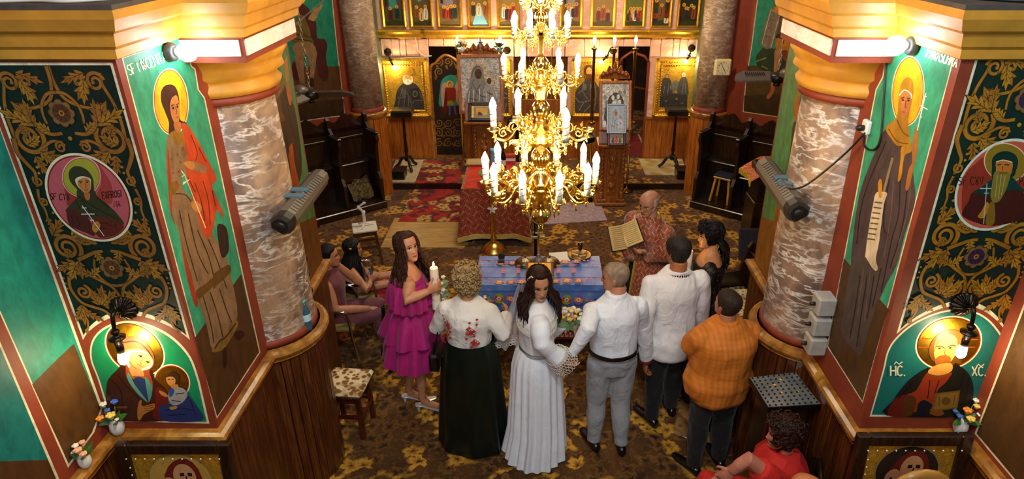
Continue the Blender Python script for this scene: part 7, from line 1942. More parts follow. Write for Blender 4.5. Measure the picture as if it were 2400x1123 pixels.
class Person:
 def __init__(s,label,loc,face,h,skin,hyaw=0,hpitch=0,sw=.185,w=1.0,dp=1.0,lean=(0,0),fem=True,group=None):
  """face: degrees anticlockwise from looking straight away from the camera"""
  s.root = thing('person',label,'person',loc,R(face)); s.h = h; s.k = h / 1.7; s.sw = sw * s.k; s.w = w; s.dp = dp; s.fem = fem; s.lean = lean
  s.Ri = Matrix.Rotation(-R(face),3,'Z'); s.loc = Vector(loc); s.skin = MATS.get('skin_' + skin) or skin_mat('skin_' + skin,skin)
  s.H = h / 7.4; hc = Vector((lean[0],lean[1] + .02,h - .5 * s.H)); s.hc = hc
  s.HM = Matrix.Translation(hc) @ Matrix.Rotation(R(hyaw),4,'Z') @ Matrix.Rotation(R(hpitch),4,'X') @ Matrix.Diagonal((s.H * (.9 if fem else .98),s.H * (.95 if fem else 1),s.H,1))
  s.b = MB(); NOSE[0] = .78 if fem else 1.0
 def L(s,p): return s.Ri @ (Vector(p) - s.loc)
 def at(s,z): f = max(0,(z / s.k - .85) / .85); return Vector((s.lean[0] * f,s.lean[1] * f,0))
 def torso(s,m,off=0.0,z0=.84,top=True,belly=0.0,hip=1.0):
  T_ = [(.84,.155 * hip,.105),(.95,.168 * hip,.122),(1.05,.142 if s.fem else .16,.108),(1.16,.146 if s.fem else .165,.112),(1.27,.165,.125),(1.34,.165,.112),(1.385,.135,.09),(1.42,.085,.07),(1.45,.06,.058)]
  rings = []
  for z,a,b in T_:
   if z < z0 or (not top and z > 1.35): continue
   zz = z * s.k; c = s.at(zz); bl = belly * g2(z - 1.08,.16)
   k_ = 1 if z < 1.42 else .9
   rings.append([c + Vector(((a * s.w + off) * s.k * math.cos(t),(b * s.dp + off + (bl if math.sin(t) > 0 else bl * .25)) * s.k * math.sin(t) + .0,zz + off * (.5 if z > 1.4 else 0))) for t in (2 * PI * j / 20 for j in range(20))])
  m.loft(rings)
 def sh(s,sx): c = s.at(1.38 * s.k); return c + Vector((sx * s.sw,-.005,1.335 * s.k))
 def arm(s,m,sx,el,wr,off=0.0,end=1.0,fat=1.0,cuff=None):
  a = s.sh(sx); el,wr = Vector(el),Vector(wr)
  if end < 0: m.tube([a + Vector((-sx * .06,0,.03)),a,a.lerp(el,-end * .6),a.lerp(el,-end)],[.036 * s.k * fat + off,.05 * s.k * fat + off,.048 * s.k * fat + off,cuff],14); m.ball(a,.05 * s.k * fat + off,10,8); return
  wr2 = el.lerp(wr,end); k = s.k * fat
  m.tube([a + Vector((-sx * .06,0,.03)),a,a.lerp(el,.5),el,el.lerp(wr2,.5),wr2],[.036 * k + off,.050 * k + off,.047 * k + off,.041 * k + off,.037 * k + off,(cuff or (.028 * k + off))],12)
  m.ball(a,.050 * k + off,10,8)
 def hand(s,m,wr,d,nrm,sx,curl=.5,spread=.1):
  """palm, four bent fingers of unequal length and a thumb off the side of the palm"""
  k = s.k; wr,d,n = Vector(wr),Vector(d).normalized(),Vector(nrm); n = (n - d * n.dot(d)).normalized(); x = d.cross(n) * sx
  m.loft([[wr + d * (t * k) + x * (a * k * math.cos(u)) + n * (b * k * math.sin(u)) for u in (2 * PI * j / 12 for j in range(12))] for t,a,b in ((-.02,.026,.022),(.01,.03,.02),(.05,.042,.018),(.085,.042,.015),(.095,.034,.010))])
  for i,L in enumerate((.072,.08,.075,.058)):
   p = wr + d * (.082 * k) + x * ((.030 - .02 * i) * k); dr = (d + x * spread * (1.5 - i)).normalized(); pts = [p - dr * .02 * k,p]; ang = 0
   for j,f in enumerate((.45,.32,.26)):
    ang += curl * (.9,1.0,.7)[j]; dd = dr * math.cos(ang) + n * math.sin(ang); pts.append(pts[-1] + dd * L * f * k)
   m.tube(pts,[.010 * k,.0095 * k,.009 * k,.0085 * k,.0065 * k],7)
  p = wr + d * .02 * k + x * .03 * k; t1 = (d * .6 + x * .7 + n * .35).normalized(); t2 = (d * .85 + x * .2 + n * (.3 + curl * .5)).normalized()
  m.tube([p - t1 * .015 * k,p + t1 * .03 * k,p + t1 * .045 * k + t2 * .015 * k,p + t1 * .045 * k + t2 * .042 * k],[.014 * k,.012 * k,.0105 * k,.008 * k],7)
 def leg(s,m,sx,hip,kn,an,off=0.0,fat=1.0,end=1.0):
  k = s.k * fat; hip,kn,an = Vector(hip),Vector(kn),Vector(an); e = kn.lerp(an,end)
  m.tube([hip + Vector((0,0,.05)),hip,hip.lerp(kn,.5),kn,kn.lerp(e,.35),kn.lerp(e,.8),e],[.075 * k + off,.082 * k + off,.068 * k + off,.052 * k + off,.054 * k + off,.036 * k + off,.034 * k + off],12)
  m.ball(kn,.05 * k + off,8,6)
 def neck(s,m):
  a = s.at(1.40 * s.k) + Vector((0,-.01,1.40 * s.k)); q = s.HM @ Vector((0,-.10,-.28)); r_ = (.052 if s.fem else .062) * s.k
  m.tube([a,a.lerp(q,.3),a.lerp(q,.7),q],[r_ * 1.5,r_ * 1.1,r_,r_ * .95],12)
 def finish(s,vox=.0065,label=None):
  """the fused body with its head: one mesh"""
  s.neck(s.b); me = voxel(s.b,vox,3)
  hm = MB(); n = 44; zs = [-.5 + i / 52 for i in range(53)]
  hm.loft([[s.HM @ hpoint(2 * PI * j / n,z) for j in range(n)] for z in zs])
  for sx in (-1,1):
   E = s.HM @ Matrix.Translation((sx * .325,-.03,-.03)) @ Matrix.Rotation(R(22) * -sx,4,'Z')
   hm.ball((0,0,0),(.028,.07,.12),10,8,E); hm.ball((sx * .012,-.03,.03),(.03,.06,.075),8,6,E)
  o = link('body',me,s.root); me.materials.append(s.skin)
  h2 = hm.mesh('t',[s.skin]); bm = bmesh.new(); bm.from_mesh(me); bm.from_mesh(h2); bm.to_mesh(me); bm.free(); bpy.data.meshes.remove(h2)
  me.polygons.foreach_set('use_smooth',[True] * len(me.polygons)); s.body = o
  return o
 def strip(s,name,pts,w,mat,off=.008):
  m = MB(); n = len(pts); A = []; B = []
  for i,(x,z) in enumerate(pts):
   t = i / (n - 1); ww = w * (.35 + .65 * math.sin(PI * min(1,t * .9 + .1)))
   for q,dz in ((A,ww / 2),(B,-ww / 2)): q.append(s.HM @ Vector((x,face_y(x,z + dz) + off,z + dz)))
  o = s.HM.to_3x3() @ Vector((0,-.03,0))
  m.loft([A,B,[p + o for p in B],[p + o for p in A],A],cap=False,closed=False); m.build(name,mat,s.root)
 def face(s,brow='#2a180e',lips='#a8524a',gaze=(0,0),iris=None,glasses=False,makeup=1.0):
  mb_ = MATS.get('brow_' + brow) or plain('brow_' + brow,brow,.8); ml = MATS.get('lip_' + lips) or plain('lip_' + lips,lips,.35)
  for sx in (-1,1):
   c = Vector((sx * .145,face_y(.145,0) - .018,.0)); m = MB(); m.ball(c,(.07,.04,.042 if s.fem else .034),12,8,s.HM); e = m.build('eye',M_eye,s.root)
   m = MB(); m.ball(c + Vector((gaze[0] * .02,.027,gaze[1] * .012)),(.032,.02,.034),10,8,s.HM); m.build('iris',M_iris,e)
   s.strip('eyelid',[(sx * (.145 + .075 * t),.018 + .022 * (1 - t * t)) for t in (-1.1,-.6,-.2,.2,.6,1.2)],.026 * makeup,M_lash,.026)
   s.strip('eyebrow',[(sx * (.05 + .19 * t),.085 + .035 * math.sin(PI * (.25 + t * .6)) - .012) for t in (0,.25,.5,.75,1)],.018 if s.fem else .026,mb_,.008)
  s.strip('lips',[(-.095 + .19 * t,-.285 - .006 * math.sin(PI * t)) for t in (i / 8 for i in range(9))],.07,ml,.006)
  if glasses:
   m = MB()
   for sx in (-1,1): m.tube([s.HM @ Vector((sx * .15 + .1 * math.cos(t),.47,-.03 + .075 * math.sin(t))) for t in (2 * PI * i / 14 for i in range(15))],.0018,5); m.tube([s.HM @ Vector((sx * .25,.47,-.01)),s.HM @ Vector((sx * .34,.2,.0)),s.HM @ Vector((sx * .335,-.1,.0))],.0018,5)
   m.tube([s.HM @ Vector((-.05,.48,-.02)),s.HM @ Vector((.05,.48,-.02))],.0018,5); m.build('glasses',M_oldbrass,s.root)
 def cap(s,name,mat,off,mask,rough=.0,sc=9.0,z0=-.45):
  """hair lying on the skull where mask(phi, z) holds"""
  m = MB(); n = 64; zs = [z0 + (.5 - z0) * i / 40 for i in range(41)]; P = []
  for z in zs:
   for j in range(n):
    ph = 2 * PI * j / n - PI; o_ = mask(ph,z); q = hpoint(ph,z,max(.001,off * min(1,max(o_,-.0)))) if o_ > 0 else hpoint(ph,z,-.03)
    if o_ > 0 and rough: q = q + (q - Vector((0,0,.05))).normalized() * rough * noise.noise(q * sc)
    P.append(s.HM @ q)
  fs = [(i * n + j,i * n + (j + 1) % n,(i + 1) * n + (j + 1) % n,(i + 1) * n + j) for i in range(40) for j in range(n)]
  fs.append(tuple(range(40 * n,41 * n))); m.smooth = True; m.add(P,fs); return m.build(name,mat,s.root)
 def strands(s,name,mat,N,length,wave,thick=.010,phmin=55,seed=1,out=.38,fr=17,K=30):
  rg = random.Random(seed); m = MB(); D = s.HM.to_3x3().inverted()
  down = (D @ Vector((0,0,-1))).normalized()
  for i in range(N):
   ph = R(phmin + (360 - 2 * phmin) * (i + rg.random()) / N); off = .03 + .05 * rg.random(); pts = []
   L = length * (.8 + .35 * rg.random()); p0 = rg.random() * 6; st_ = .46 - .12 * rg.random()
   for t in range(K):
    u = t / (K - 1); z = st_ - u * (.75)
    if u < .62: q = hpoint(ph,max(z,-.15),off)
    else:
     q0 = hpoint(ph,-.15,off); v = (u - .62) / .38; q = q0 + down * (L * v) + Vector((math.sin(ph),math.cos(ph),0)) * out * min(1,2.2 * v)
    am = wave * min(1,u * 1.6); q = q + Vector((math.cos(ph),math.sin(ph) * .5,.3)) * am * math.sin(u * fr + p0) + Vector((.4,.6,0)) * am * math.cos(u * fr * .9 + p0 * 2)
    pts.append(s.HM @ q)
   m.tube(pts,[thick * (1.0 - .55 * abs(2 * j / (K - 1) - .8)) for j in range(K)],5)
  return m.build(name,mat,s.root)
 def curls(s,name,mat,N,rad,mask,off=.08,seed=2):
  rg = random.Random(seed); m = MB(); c = 0
  while c < N:
   ph = rg.uniform(-PI,PI); z = rg.uniform(-.45,.5)
   if mask(ph,z) <= 0: continue
   c += 1; q = hpoint(ph,z,off * rg.uniform(.6,1.3)); n = (q - Vector((0,-.03,0))).normalized(); x = n.orthogonal().normalized(); y = n.cross(x); a0 = rg.random() * 6; rr = rad * rg.uniform(.7,1.3)
   m.tube([s.HM @ (q + (x * math.cos(a0 + t * .9) + y * math.sin(a0 + t * .9)) * rr + n * (.03 * math.sin(t) - .01 * t) ) for t in range(9)],[.002,.005,.006,.0065,.006,.0065,.006,.005,.002],5)
  return m.build(name,mat,s.root)
 def garment(s,name,mat,fn,vox=.011,push=.006,ns=7.0,smooth=4):
  m = MB(); fn(m); me = voxel(m,vox,smooth,push,ns,s.loc.x * 3); me.materials.append(mat); return link(name,me,s.root)
 def skirt(s,name,mat,prof,folds=14,amp=.03,n=96,seed=0,ph=0.0,ell=.85,inner=True,irr=.5):
  """prof: (z, radius, cx, cy); folds deepen towards the hem"""
  z0,z1 = prof[0][0],prof[-1][0]; rings = []
  for z,r_,cx_,cy_ in prof:
   t = (z0 - z) / (z0 - z1); ring = []
   for j in range(n):
    a = 2 * PI * j / n; f = math.sin(folds * a + seed + irr * math.sin(3 * a + seed) + t * ph) + irr * math.sin(folds * .47 * a + seed * 2)
    q = r_ * (1 + 0) + amp * t ** .8 * f; ring.append(Vector((cx_ + q * math.cos(a),cy_ + q * math.sin(a) * ell,z + (.012 * f * t if t > .95 else 0))))
   rings.append(ring)
  m = MB(); m.loft(rings,cap=False)
  if inner: m.loft([[p + (Vector((rings[0][0].x * 0 + prof[i][2],prof[i][3],p.z)) - p) * .02 for p in r_] for i,r_ in enumerate(rings)],cap=False)
  return m.build(name,mat,s.root)
 def shoe(s,name,mat,an,toe,heel=.0,w=.042,h=.07):
  an,toe = Vector(an),Vector(toe); d = (toe - an); L = d.length; d.normalize(); x = Vector((-d.y,d.x,0)); rings = []
  for t,ww,z0,z1 in ((-.06,.4,.0,.05),(-.05,.8,0,.075),(.0,.95,0,.085),(.06,.95,0,.07),(.13,1.05,0,.05),(.19,1.0,0,.042),(.235,.7,.004,.034),(.25,.3,.008,.02)):
   lift = heel * max(0,1 - max(0,t + .02) / .16); z1 = z0 + (z1 - z0) * .3 if heel else z1; c = an + d * (t * s.k); ring = []
   for u in (2 * PI * j / 12 for j in range(12)):
    zz = z0 + lift + (z1 - z0) * (.5 + .5 * math.sin(u)); ring.append(Vector((c.x,c.y,an.z + zz * s.k)) + x * (w * ww * s.k * math.cos(u)))
   rings.append(ring)
  m = MB(); m.loft(rings); o = m.build(name,mat,s.root)
  if heel: m = MB(); c = an - d * .03; m.tube([(c.x,c.y,an.z + heel * s.k),(c.x,c.y,an.z)],[.018,.008],8); m.build('heel',mat,o)
  return o
def cloth(name,c,rough=.75,var=.06,bump=.15,bs=160,sheen=.1,fold=.75):
 m = plain(name,c,rough,0,var,10,0,bs,sheen); nt = NT(m); v = nt.coord('Object',(1,1,.7),(.5,.4,0))
 h = nt.math('ADD',nt.noise(v,7.5,3,.48,1.0),nt.math('MULTIPLY',nt.noise(v,bs,2),bump * .12)); nt.bump(h,fold,.035)
 return m
def short_mask(top,fr=.16,nape=-.30):
 def f(ph,z):
  a = abs(ph); hl = fr + .06 * math.cos(ph * 2) if a < R(62) else (fr - (a - R(62)) * .75 if a < R(95) else nape if a > R(110) else -.12 - (a - R(95)) * .7)
  return min(1,(z - hl) / .06) if z > hl else 0
 return f
def hairm(name,c,rough=.6): return plain(name,c,rough,0,.35,40,.5,120,spec=.25,stretch=(1,1,.4))
# the wedding party
Wy = lambda px,py,y: W(px,py,y=y)
def candle_thing(label,px,ptop,pbot,y,flowers):
 a,b = Wy(px,ptop,y),Wy(px,pbot,y); h = a.z - b.z
 r = thing('wedding_candle',label,'candle',(b.x,y,b.z))
 part(r,'wax',plain('ivory_wax','#f0dcc4',.45,0,.05),lambda m: m.lathe([(.034,0),(.035,.01),(.035,h - .01),(.03,h),(.02,h - .006)],n=20))
 part(r,'wick',M_lash,lambda m: m.tube([(0,0,h - .01),(0,0,h + .015)],.002,5))
 part(r,'flame',M_flame,lambda m: m.lathe([(.003,h + .008),(.009,h + .02),(.008,h + .032),(.002,h + .052)],n=10))
 if flowers:
  for k in range(6): part(r,'bloom',FC['white'],lambda m: bloom(m,(.055 + .015 * (k % 2),-.02 + .02 * (k % 3 - 1),h * (.1 + .13 * k)),.022,2))
  part(r,'leaves',M_leafd,lambda m: [leaf_m(m,(.04,0,h * (.1 + .05 * k)),(math.cos(k * 1.7) + .5,math.sin(k * 1.7),.2),.08,.035) for k in range(12)]); part(r,'ribbon',M_sleeve,lambda m: m.lathe([(.037,.0),(.038,h * .12),(.036,h * .2)],n=18,cap=False))
P = Person('young woman in a magenta tulle off-shoulder dress holding a tall candle',W(985,955,z=0),-72,1.74,'#c98a64',-62,14,sw=.17,w=.92)
wr,el = P.L(Wy(1003,683,4.52)),P.L(Wy(952,705,4.46)); wl,ell = P.L(Wy(1006,672,4.72)),P.L(Wy(975,700,4.86))
P.torso(P.b); P.arm(P.b,1,el,wr); P.arm(P.b,-1,ell,wl); P.hand(P.b,wr,wr - el + Vector((0,.12,.04)),(-1,.2,.2),1,.7); P.hand(P.b,wl,wl - ell + Vector((0,.1,.05)),(1,.2,0),-1,.7)
for sx in (-1,1): P.leg(P.b,sx,(sx * .085,0,.86),(sx * .085,.02 * sx,.52),(sx * .08,-.03 + .05 * sx,.15),0,.92); P.b.tube([(sx * .08,-.03 + .05 * sx,.15),(sx * .08,.02 + .05 * sx,.09),(sx * .08,.12 + .05 * sx,.03)],[.034,.032,.028],8)
P.finish(); P.face('#241208','#b04a44',(.2,-.1))
HB = hairm('hair_dark_brown','#3a2012'); P.cap('hair',HB,.05,lambda ph,z: min(1,(z - (.35 if abs(ph) < R(46) else .35 - (abs(ph) - R(46)) * 1.3)) / .05) if z > (.35 if abs(ph) < R(46) else max(-.4,.35 - (abs(ph) - R(46)) * 1.3)) else 0,.02,14); P.strands('long_curls',HB,190,2.5,.062,.0065,50,seed=4,fr=105,K=72)
MG = cloth('magenta_tulle','#a80468',.7,.12,.3,90,.15,.2)
P.garment('bodice',MG,lambda m: P.torso(m,.014,.93,False),.011,.004)
P.skirt('tulle_skirt',MG,[(1.10,.14,0,0),(1.0,.18,0,0),(.85,.22,0,0),(.7,.25,0,0),(.56,.275,0,0)],11,.03,110,1,2,.95); P.skirt('tulle_tier',MG,[(1.14,.14,0,0),(1.05,.18,0,0),(.92,.23,0,0),(.80,.26,0,0)],9,.035,110,4,2,.95)
P.skirt('ruffle_sleeve',MG,[(1.34,.185,0,0),(1.31,.215,0,0),(1.22,.23,0,0),(1.12,.24,0,0)],16,.028,128,2,1,.72)
for sx in (-1,1): P.shoe('heeled_sandal',M_silvershoe,(sx * .08,-.04 + .05 * sx,0),(sx * .085,.2,0),.09,.038,.05)
candle_thing('lit white candle with flowers held by the young woman in magenta',1024,627,722,4.62,True)
P = Person('woman with curly grey-blond hair in a red-embroidered white blouse and dark green skirt',W(1114,1028,z=0),-8,1.63,'#b8805a',5,0,sw=.178,w=1.12,dp=1.2)
wl,ell = P.L(Wy(1048,752,4.62)),P.L(Wy(1024,768,4.36)); wr,el = P.L(Wy(1186,738,4.5)),P.L(Wy(1176,782,4.2))
P.torso(P.b); P.hand(P.b,wl,wl - ell,(1,0,0),-1,.5); P.hand(P.b,wr,wr - el,(-1,0,0),1,.5); P.finish(); P.face()
HC = hairm('hair_grey_blond','#a08458'); mk = lambda ph,z: 1 if z > (.2 if abs(ph) < R(55) else -.42) else 0
P.cap('hair',HC,.10,mk,.05,10); P.curls('curls',HC,420,.055,mk,.17)
BW = cloth('white_blouse','#e6e2da',.7,.04,.25,60)
def blouse(m,P=P): P.torso(m,.022,1.0); P.arm(m,-1,ell,wl,.022,.95,1.1,.05); P.arm(m,1,el,wr,.022,.95,1.1,.05)
P.garment('blouse',BW,blouse,.011,.008)
q = Paint(lambda u,w: P.at(w) + Vector((.197 * math.sin(u),-.183 * math.cos(u),w)),lambda u,w: Vector((math.sin(u),-math.cos(u),.1)),.0012)
def star(u,w,r_):
 for k in range(8):
  a = k * PI / 4; q.poly([(u,w),(u + 5 * r_ * .45 * math.cos(a - .35),w + r_ * .45 * math.sin(a - .35)),(u + 5 * r_ * math.cos(a),w + r_ * math.sin(a)),(u + 5 * r_ * .45 * math.cos(a + .35),w + r_ * .45 * math.sin(a + .35))],'#8a1a1c' if k % 2 else '#a8201c')
 for a,b in (((-1.2,0),(0,1.2)),((0,1.2),(1.2,0)),((1.2,0),(0,-1.2)),((0,-1.2),(-1.2,0))): q.line([(u + 5 * r_ * a[0],w + r_ * a[1]),(u + 5 * r_ * b[0],w + r_ * b[1])],.006,'#b02a24')
for u,w in ((.30,1.20),(.42,1.10),(-.62,1.24),(-.75,1.13)): star(u,w,.035)
for k in range(26): u,w = (.12 + .5 * ((k * .37) % 1) if k % 2 else -.95 + .5 * ((k * .29) % 1)),1.06 + .26 * ((k * .23) % 1); q.poly([(u,w + .012),(u + .06,w),(u,w - .012),(u - .06,w)],'#b8302a')
q.build('red_embroidery',M_paint_fine,P.root,False)['kind'] = 'stuff'
P.skirt('green_satin_skirt',plain('dark_green_satin','#06140f',.35,0,.3,6,.05,40),[(1.04,.195,0,0),(.95,.225,0,0),(.6,.255,0,0),(.25,.28,0,.0),(.02,.295,0,0)],9,.02,96,2)
r = thing('handbag','small black handbag at the side of the woman in the green skirt','bag',P.loc + Vector((-.29,.06,.72))); part(r,'pouch',M_shoe,lambda m: m.bbox((-.04,-.11,0),(.04,.11,.17),.02)); part(r,'strap',M_shoe,lambda m: m.tube([(0,-.09,.16),(.06,-.03,.45),(.10,0,.62)],.006,6))
P = Person('bride in a long white dress with lace yoke, looking back over her shoulder',W(1258,1058,z=0),-78,1.72,'#cf9a78',-88,-6,sw=.18,w=1.0)
BL = P.loc; wr,el = P.L(Wy(1322,848,3.98)),P.L(Wy(1270,805,3.90)); wl,ell = P.L(Wy(1318,752,4.40)),P.L(Wy(1292,790,4.42))
P.torso(P.b); P.hand(P.b,wr,(P.L(Wy(1345,858,4.05)) - wr),(0,0,1),1,.5); P.hand(P.b,wl,wl - ell + Vector((0,.2,0)),(1,0,0),-1,.9); P.finish(); P.face('#1d0f08','#9a4a42',(-.2,-.3),makeup=1.2)
HD = hairm('hair_espresso','#2b160c',.5); P.cap('hair',HD,.05,lambda ph,z: min(1,(z - (.35 if abs(ph) < R(42) else .35 - (abs(ph) - R(42)) * 1.3)) / .05) if z > (.35 if abs(ph) < R(42) else max(-.42,.35 - (abs(ph) - R(42)) * 1.3)) else 0,.01,8); P.strands('long_hair',HD,180,1.0,.045,.008,46,seed=8,fr=30)
part(P.root,'pearl_headband',M_sleeve,lambda m: [m.ball(P.HM @ hpoint(a,.36 - .5 * max(0,abs(a) - 1.2),.08),.006,6,4) for a in (1.0 + .06 * i for i in range(12))])
WD = cloth('white_dress_crepe','#eceef2',.6,.03,.12,120,.1,.3)
def top(m,P=P): P.torso(m,.018,1.0); P.arm(m,1,el,wr,.020,.8,1.05,.085); P.arm(m,-1,ell,wl,.02,.85,1.15,.07)
P.garment('dress_bodice',WD,top,.011,.012,6)
def lace(name,c,r0,r1,z0,z1,n=22,M=None):
 m = MB()
 for i in range(n):
  a0 = 2 * PI * i / n
  for rr,zz in ((r0,z0),((r0 + r1) / 2,(z0 + z1) / 2),(r1,z1)): m.tube([M @ Vector((rr * math.cos(a0 + .5 * PI / n * math.cos(t) * 1.6),rr * math.sin(a0 + .5 * PI / n * math.cos(t) * 1.6),zz + abs(z1 - z0) * .28 * math.sin(t))) for t in (2 * PI * j / 8 for j in range(9))],.0024,4)
 return m.build(name,M_sleeve,P.root)
d = (wr - el).normalized(); lace('lace_cuff',None,.085,.105,-.04,.05,26,Matrix.Translation(el.lerp(wr,.82)) @ d.to_track_quat('Z','Y').to_matrix().to_4x4())
for j in range(4): lace('lace_yoke',None,.205 - .012 * j * j * .5,.205 - .012 * j * j * .5,1.27 + .035 * j,1.29 + .035 * j,26,Matrix.Diagonal((1,.72,1,1)))
P.skirt('long_skirt',WD,[(1.06,.145,0,0),(1.0,.178,0,0),(.9,.20,0,0),(.6,.215,0,0),(.3,.23,-.0,0),(.02,.26,0,-.02)],19,.022,160,3,.6,.95); part(P.root,'waistband',plain('pearl_band','#aab4ba',.4),lambda m: m.lathe([(.162,1.045),(.165,1.05),(.162,1.07)],n=32,sy=.8,cap=False))
MV,nt = newmat('sheer_veil',.6); nt.b.inputs['Base Color'].default_value = rgba('#f2eaf0'); nt.b.inputs['Alpha'].default_value = .42
a,b = Wy(1222,672,4.12),Wy(1196,828,4.2)
mb = MB(); mb.grid(lambda u,v: a.lerp(b,v) + Vector(((u - .5) * (.05 + .22 * v),.04 + .10 * u * v + .02 * math.sin(u * 14),-.02 * math.sin(u * 22) * v)),30,20); vo = mb.build('veil',MV,P.root,True)
mb = MB(); [mb.tube([b + Vector(((u - .5) * .27 + .012 * math.cos(t),.04 + .1 * u,.02 + dz + .012 * math.sin(t))) for t in (k * PI / 4 for k in range(9))],.003,4) for u in (i / 12 for i in range(13)) for dz in (0,.03)]; mb.build('lace_border',M_sleeve,vo,True)
q = Wy(1338,742,4.42); r = thing('bridal_bouquet','bridal bouquet of cream roses and eucalyptus beside the bride','bouquet',q)
for k in range(22):
 t = k * 2.4; rr = .018 * math.sqrt(k) * 1.25; part(r,'bloom',FC['white' if k % 5 else 'yellow'],lambda m: bloom(m,(rr * math.cos(t),rr * math.sin(t) * .8,.05 - rr * .5 + .012 * (k % 3)),.022 if k % 3 else .03,2))
part(r,'leaves',M_leafd,lambda m: [leaf_m(m,(.05 * math.cos(k),.05 * math.sin(k),-.02),(math.cos(k * 1.3),math.sin(k * 1.3) - .3,.35 * math.cos(k * 2.1)),.12,.045) for k in range(34)]); part(r,'stems',M_leaf,lambda m: [m.tube([(0,0,0),(-.02 + .008 * k,-.03,-.13)],.004,5) for k in range(6)]); part(r,'ribbon',FC['blue'],lambda m: m.lathe([(.02,-.09),(.022,-.06)],n=12,cap=False))
P = Person('man in a white shirt and pale grey trousers holding the hand of the bride',W(1424,1040,z=0),12,1.70,'#b57a58',58,-4,sw=.188,w=1.04,dp=1.18,lean=(0,.02),fem=False)
wl,ell = P.L(Wy(1338,832,4.0)),P.L(Wy(1378,772,3.98)); wr,el = P.L(Wy(1478,800,4.6)),P.L(Wy(1508,780,4.42))
P.torso(P.b); P.hand(P.b,wl,(P.L(Wy(1330,862,4.02)) - wl),(.4,1,0),-1,.8); P.hand(P.b,wr,wr - el,(-1,0,0),1,.5); P.finish(); P.face('#4a3828','#9a5a4a')
P.cap('short_hair',hairm('hair_cropped_grey','#8a7460',.7),.012,short_mask(0,.26),.008,30)
SH = cloth('white_shirt','#e4e8ee',.65,.03,.12,120)
P.garment('shirt',SH,lambda m: (P.torso(m,.018,.9,True,.05),P.arm(m,-1,ell,wl,.014,.96,1.15,.045),P.arm(m,1,el,wr,.016,.96,1.15,.045)),.011,.009,6.5)
P.garment('collar',SH,lambda m: m.lathe([(.088,1.395 * P.k),(.092,1.42 * P.k),(.08,1.475 * P.k),(.072,1.48 * P.k)],c=tuple(P.at(1.43)),n=24),.007,0)
TG = cloth('pale_grey_trousers','#9a9c9e',.75,.06,.3,220)
FL = ((-1,P.L(W(1392,1032,z=.07))),(1,P.L(W(1455,1040,z=.07))))
P.garment('trousers',TG,lambda m: [P.torso(m,.020,.84,False)] + [P.leg(m,sx,(sx * .095,0,.84),(sx * .10 + f.x * .2,f.y * .5 + .03,.47),f,.022,1.12) for sx,f in FL] if 0 else [m.loft([[P.at(z) + Vector((a * math.cos(t),b * math.sin(t),z)) for t in (2 * PI * j / 20 for j in range(20))] for z,a,b in ((.78,.155,.13),(.9,.18,.155),(.98,.175,.15),(1.0,.172,.148))])] + [P.leg(m,sx,(sx * .095,0,.84),(f.x * .9,f.y * .5 + .02,.47),f,.022,1.12) for sx,f in FL],.012,.008,8)
part(P.root,'belt',M_shoe,lambda m: m.lathe([(.192,.965),(.198,.97),(.198,1.0),(.192,1.005)],n=36,sy=.88,cap=False))
for sx,f in FL: P.shoe('shoe',M_shoe,(f.x,f.y - .02,0),(f.x + sx * .04,f.y + .2,0))
P = Person('tall dark-haired man in a white embroidered peasant shirt and black trousers',W(1550,985,z=0),8,1.78,'#a5663f',20,-5,sw=.19,w=1.0,dp=1.05,fem=False)
wl,ell = P.L(Wy(1514,848,4.40)),P.L(Wy(1508,765,4.36)); wr,el = P.L(Wy(1612,745,4.95)),P.L(Wy(1640,765,4.62))
P.torso(P.b); P.hand(P.b,wl,(0,.1,-1),(1,0,0),-1,.6); P.hand(P.b,wr,wr - el,(-1,0,0),1,.6); P.finish(); P.face()
P.cap('short_hair',hairm('hair_black_grey','#241d18',.6),.035,short_mask(0,.22,-.34),.02,24)
SL = cloth('white_linen_shirt','#e2dedc',.8,.04,.3,140)
P.garment('peasant_shirt',SL,lambda m: (P.torso(m,.022,.84,True,.02,1.08),P.arm(m,-1,ell,wl,.020,.94,1.15,.05),P.arm(m,1,el,wr,.026,.94,1.15,.05),m.lathe([(.195,.74),(.215,.77),(.218,.9),(.19,1.0)],n=24,sy=.88)),.012,.011,6)
cb = Paint(lambda u,w: P.at(1.48) + Vector((.094 * math.sin(u),-.084 * math.cos(u) - .008,w)),lambda u,w: Vector((math.sin(u),-math.cos(u),.4)),.0015)
cb.poly([(-2 + i * .1,1.462 + .02 * math.cos(-2 + i * .1)) for i in range(41)] + [(2 - i * .1,1.50 + .02 * math.cos(2 - i * .1)) for i in range(41)],'#b8b0a8')
for i in range(22): u = -1.9 + i * .18; z = 1.481 + .02 * math.cos(u); cb.poly([(u,z + .015),(u + .08,z),(u,z - .015),(u - .08,z)],('#8a1c1c','#1c1c1c')[i % 2]); cb.poly([(u + .09,z + .016),(u + .12,z + .008),(u + .06,z + .008)],'#a82420')
cb.build('collar_embroidery',M_paint_fine,P.root,False)
d = (wl - ell).normalized(); part(P.root,'cuff_embroidery',plain('red_black_band','#7a2020',.7,0,.5,60),lambda m: m.lathe([(.052,-.012),(.053,.012)],n=20,cap=False,M=Matrix.Translation(ell.lerp(wl,.92)) @ d.to_track_quat('Z','Y').to_matrix().to_4x4()))
TB = cloth('black_trousers','#0d0d0f',.7,.1,.1,120)
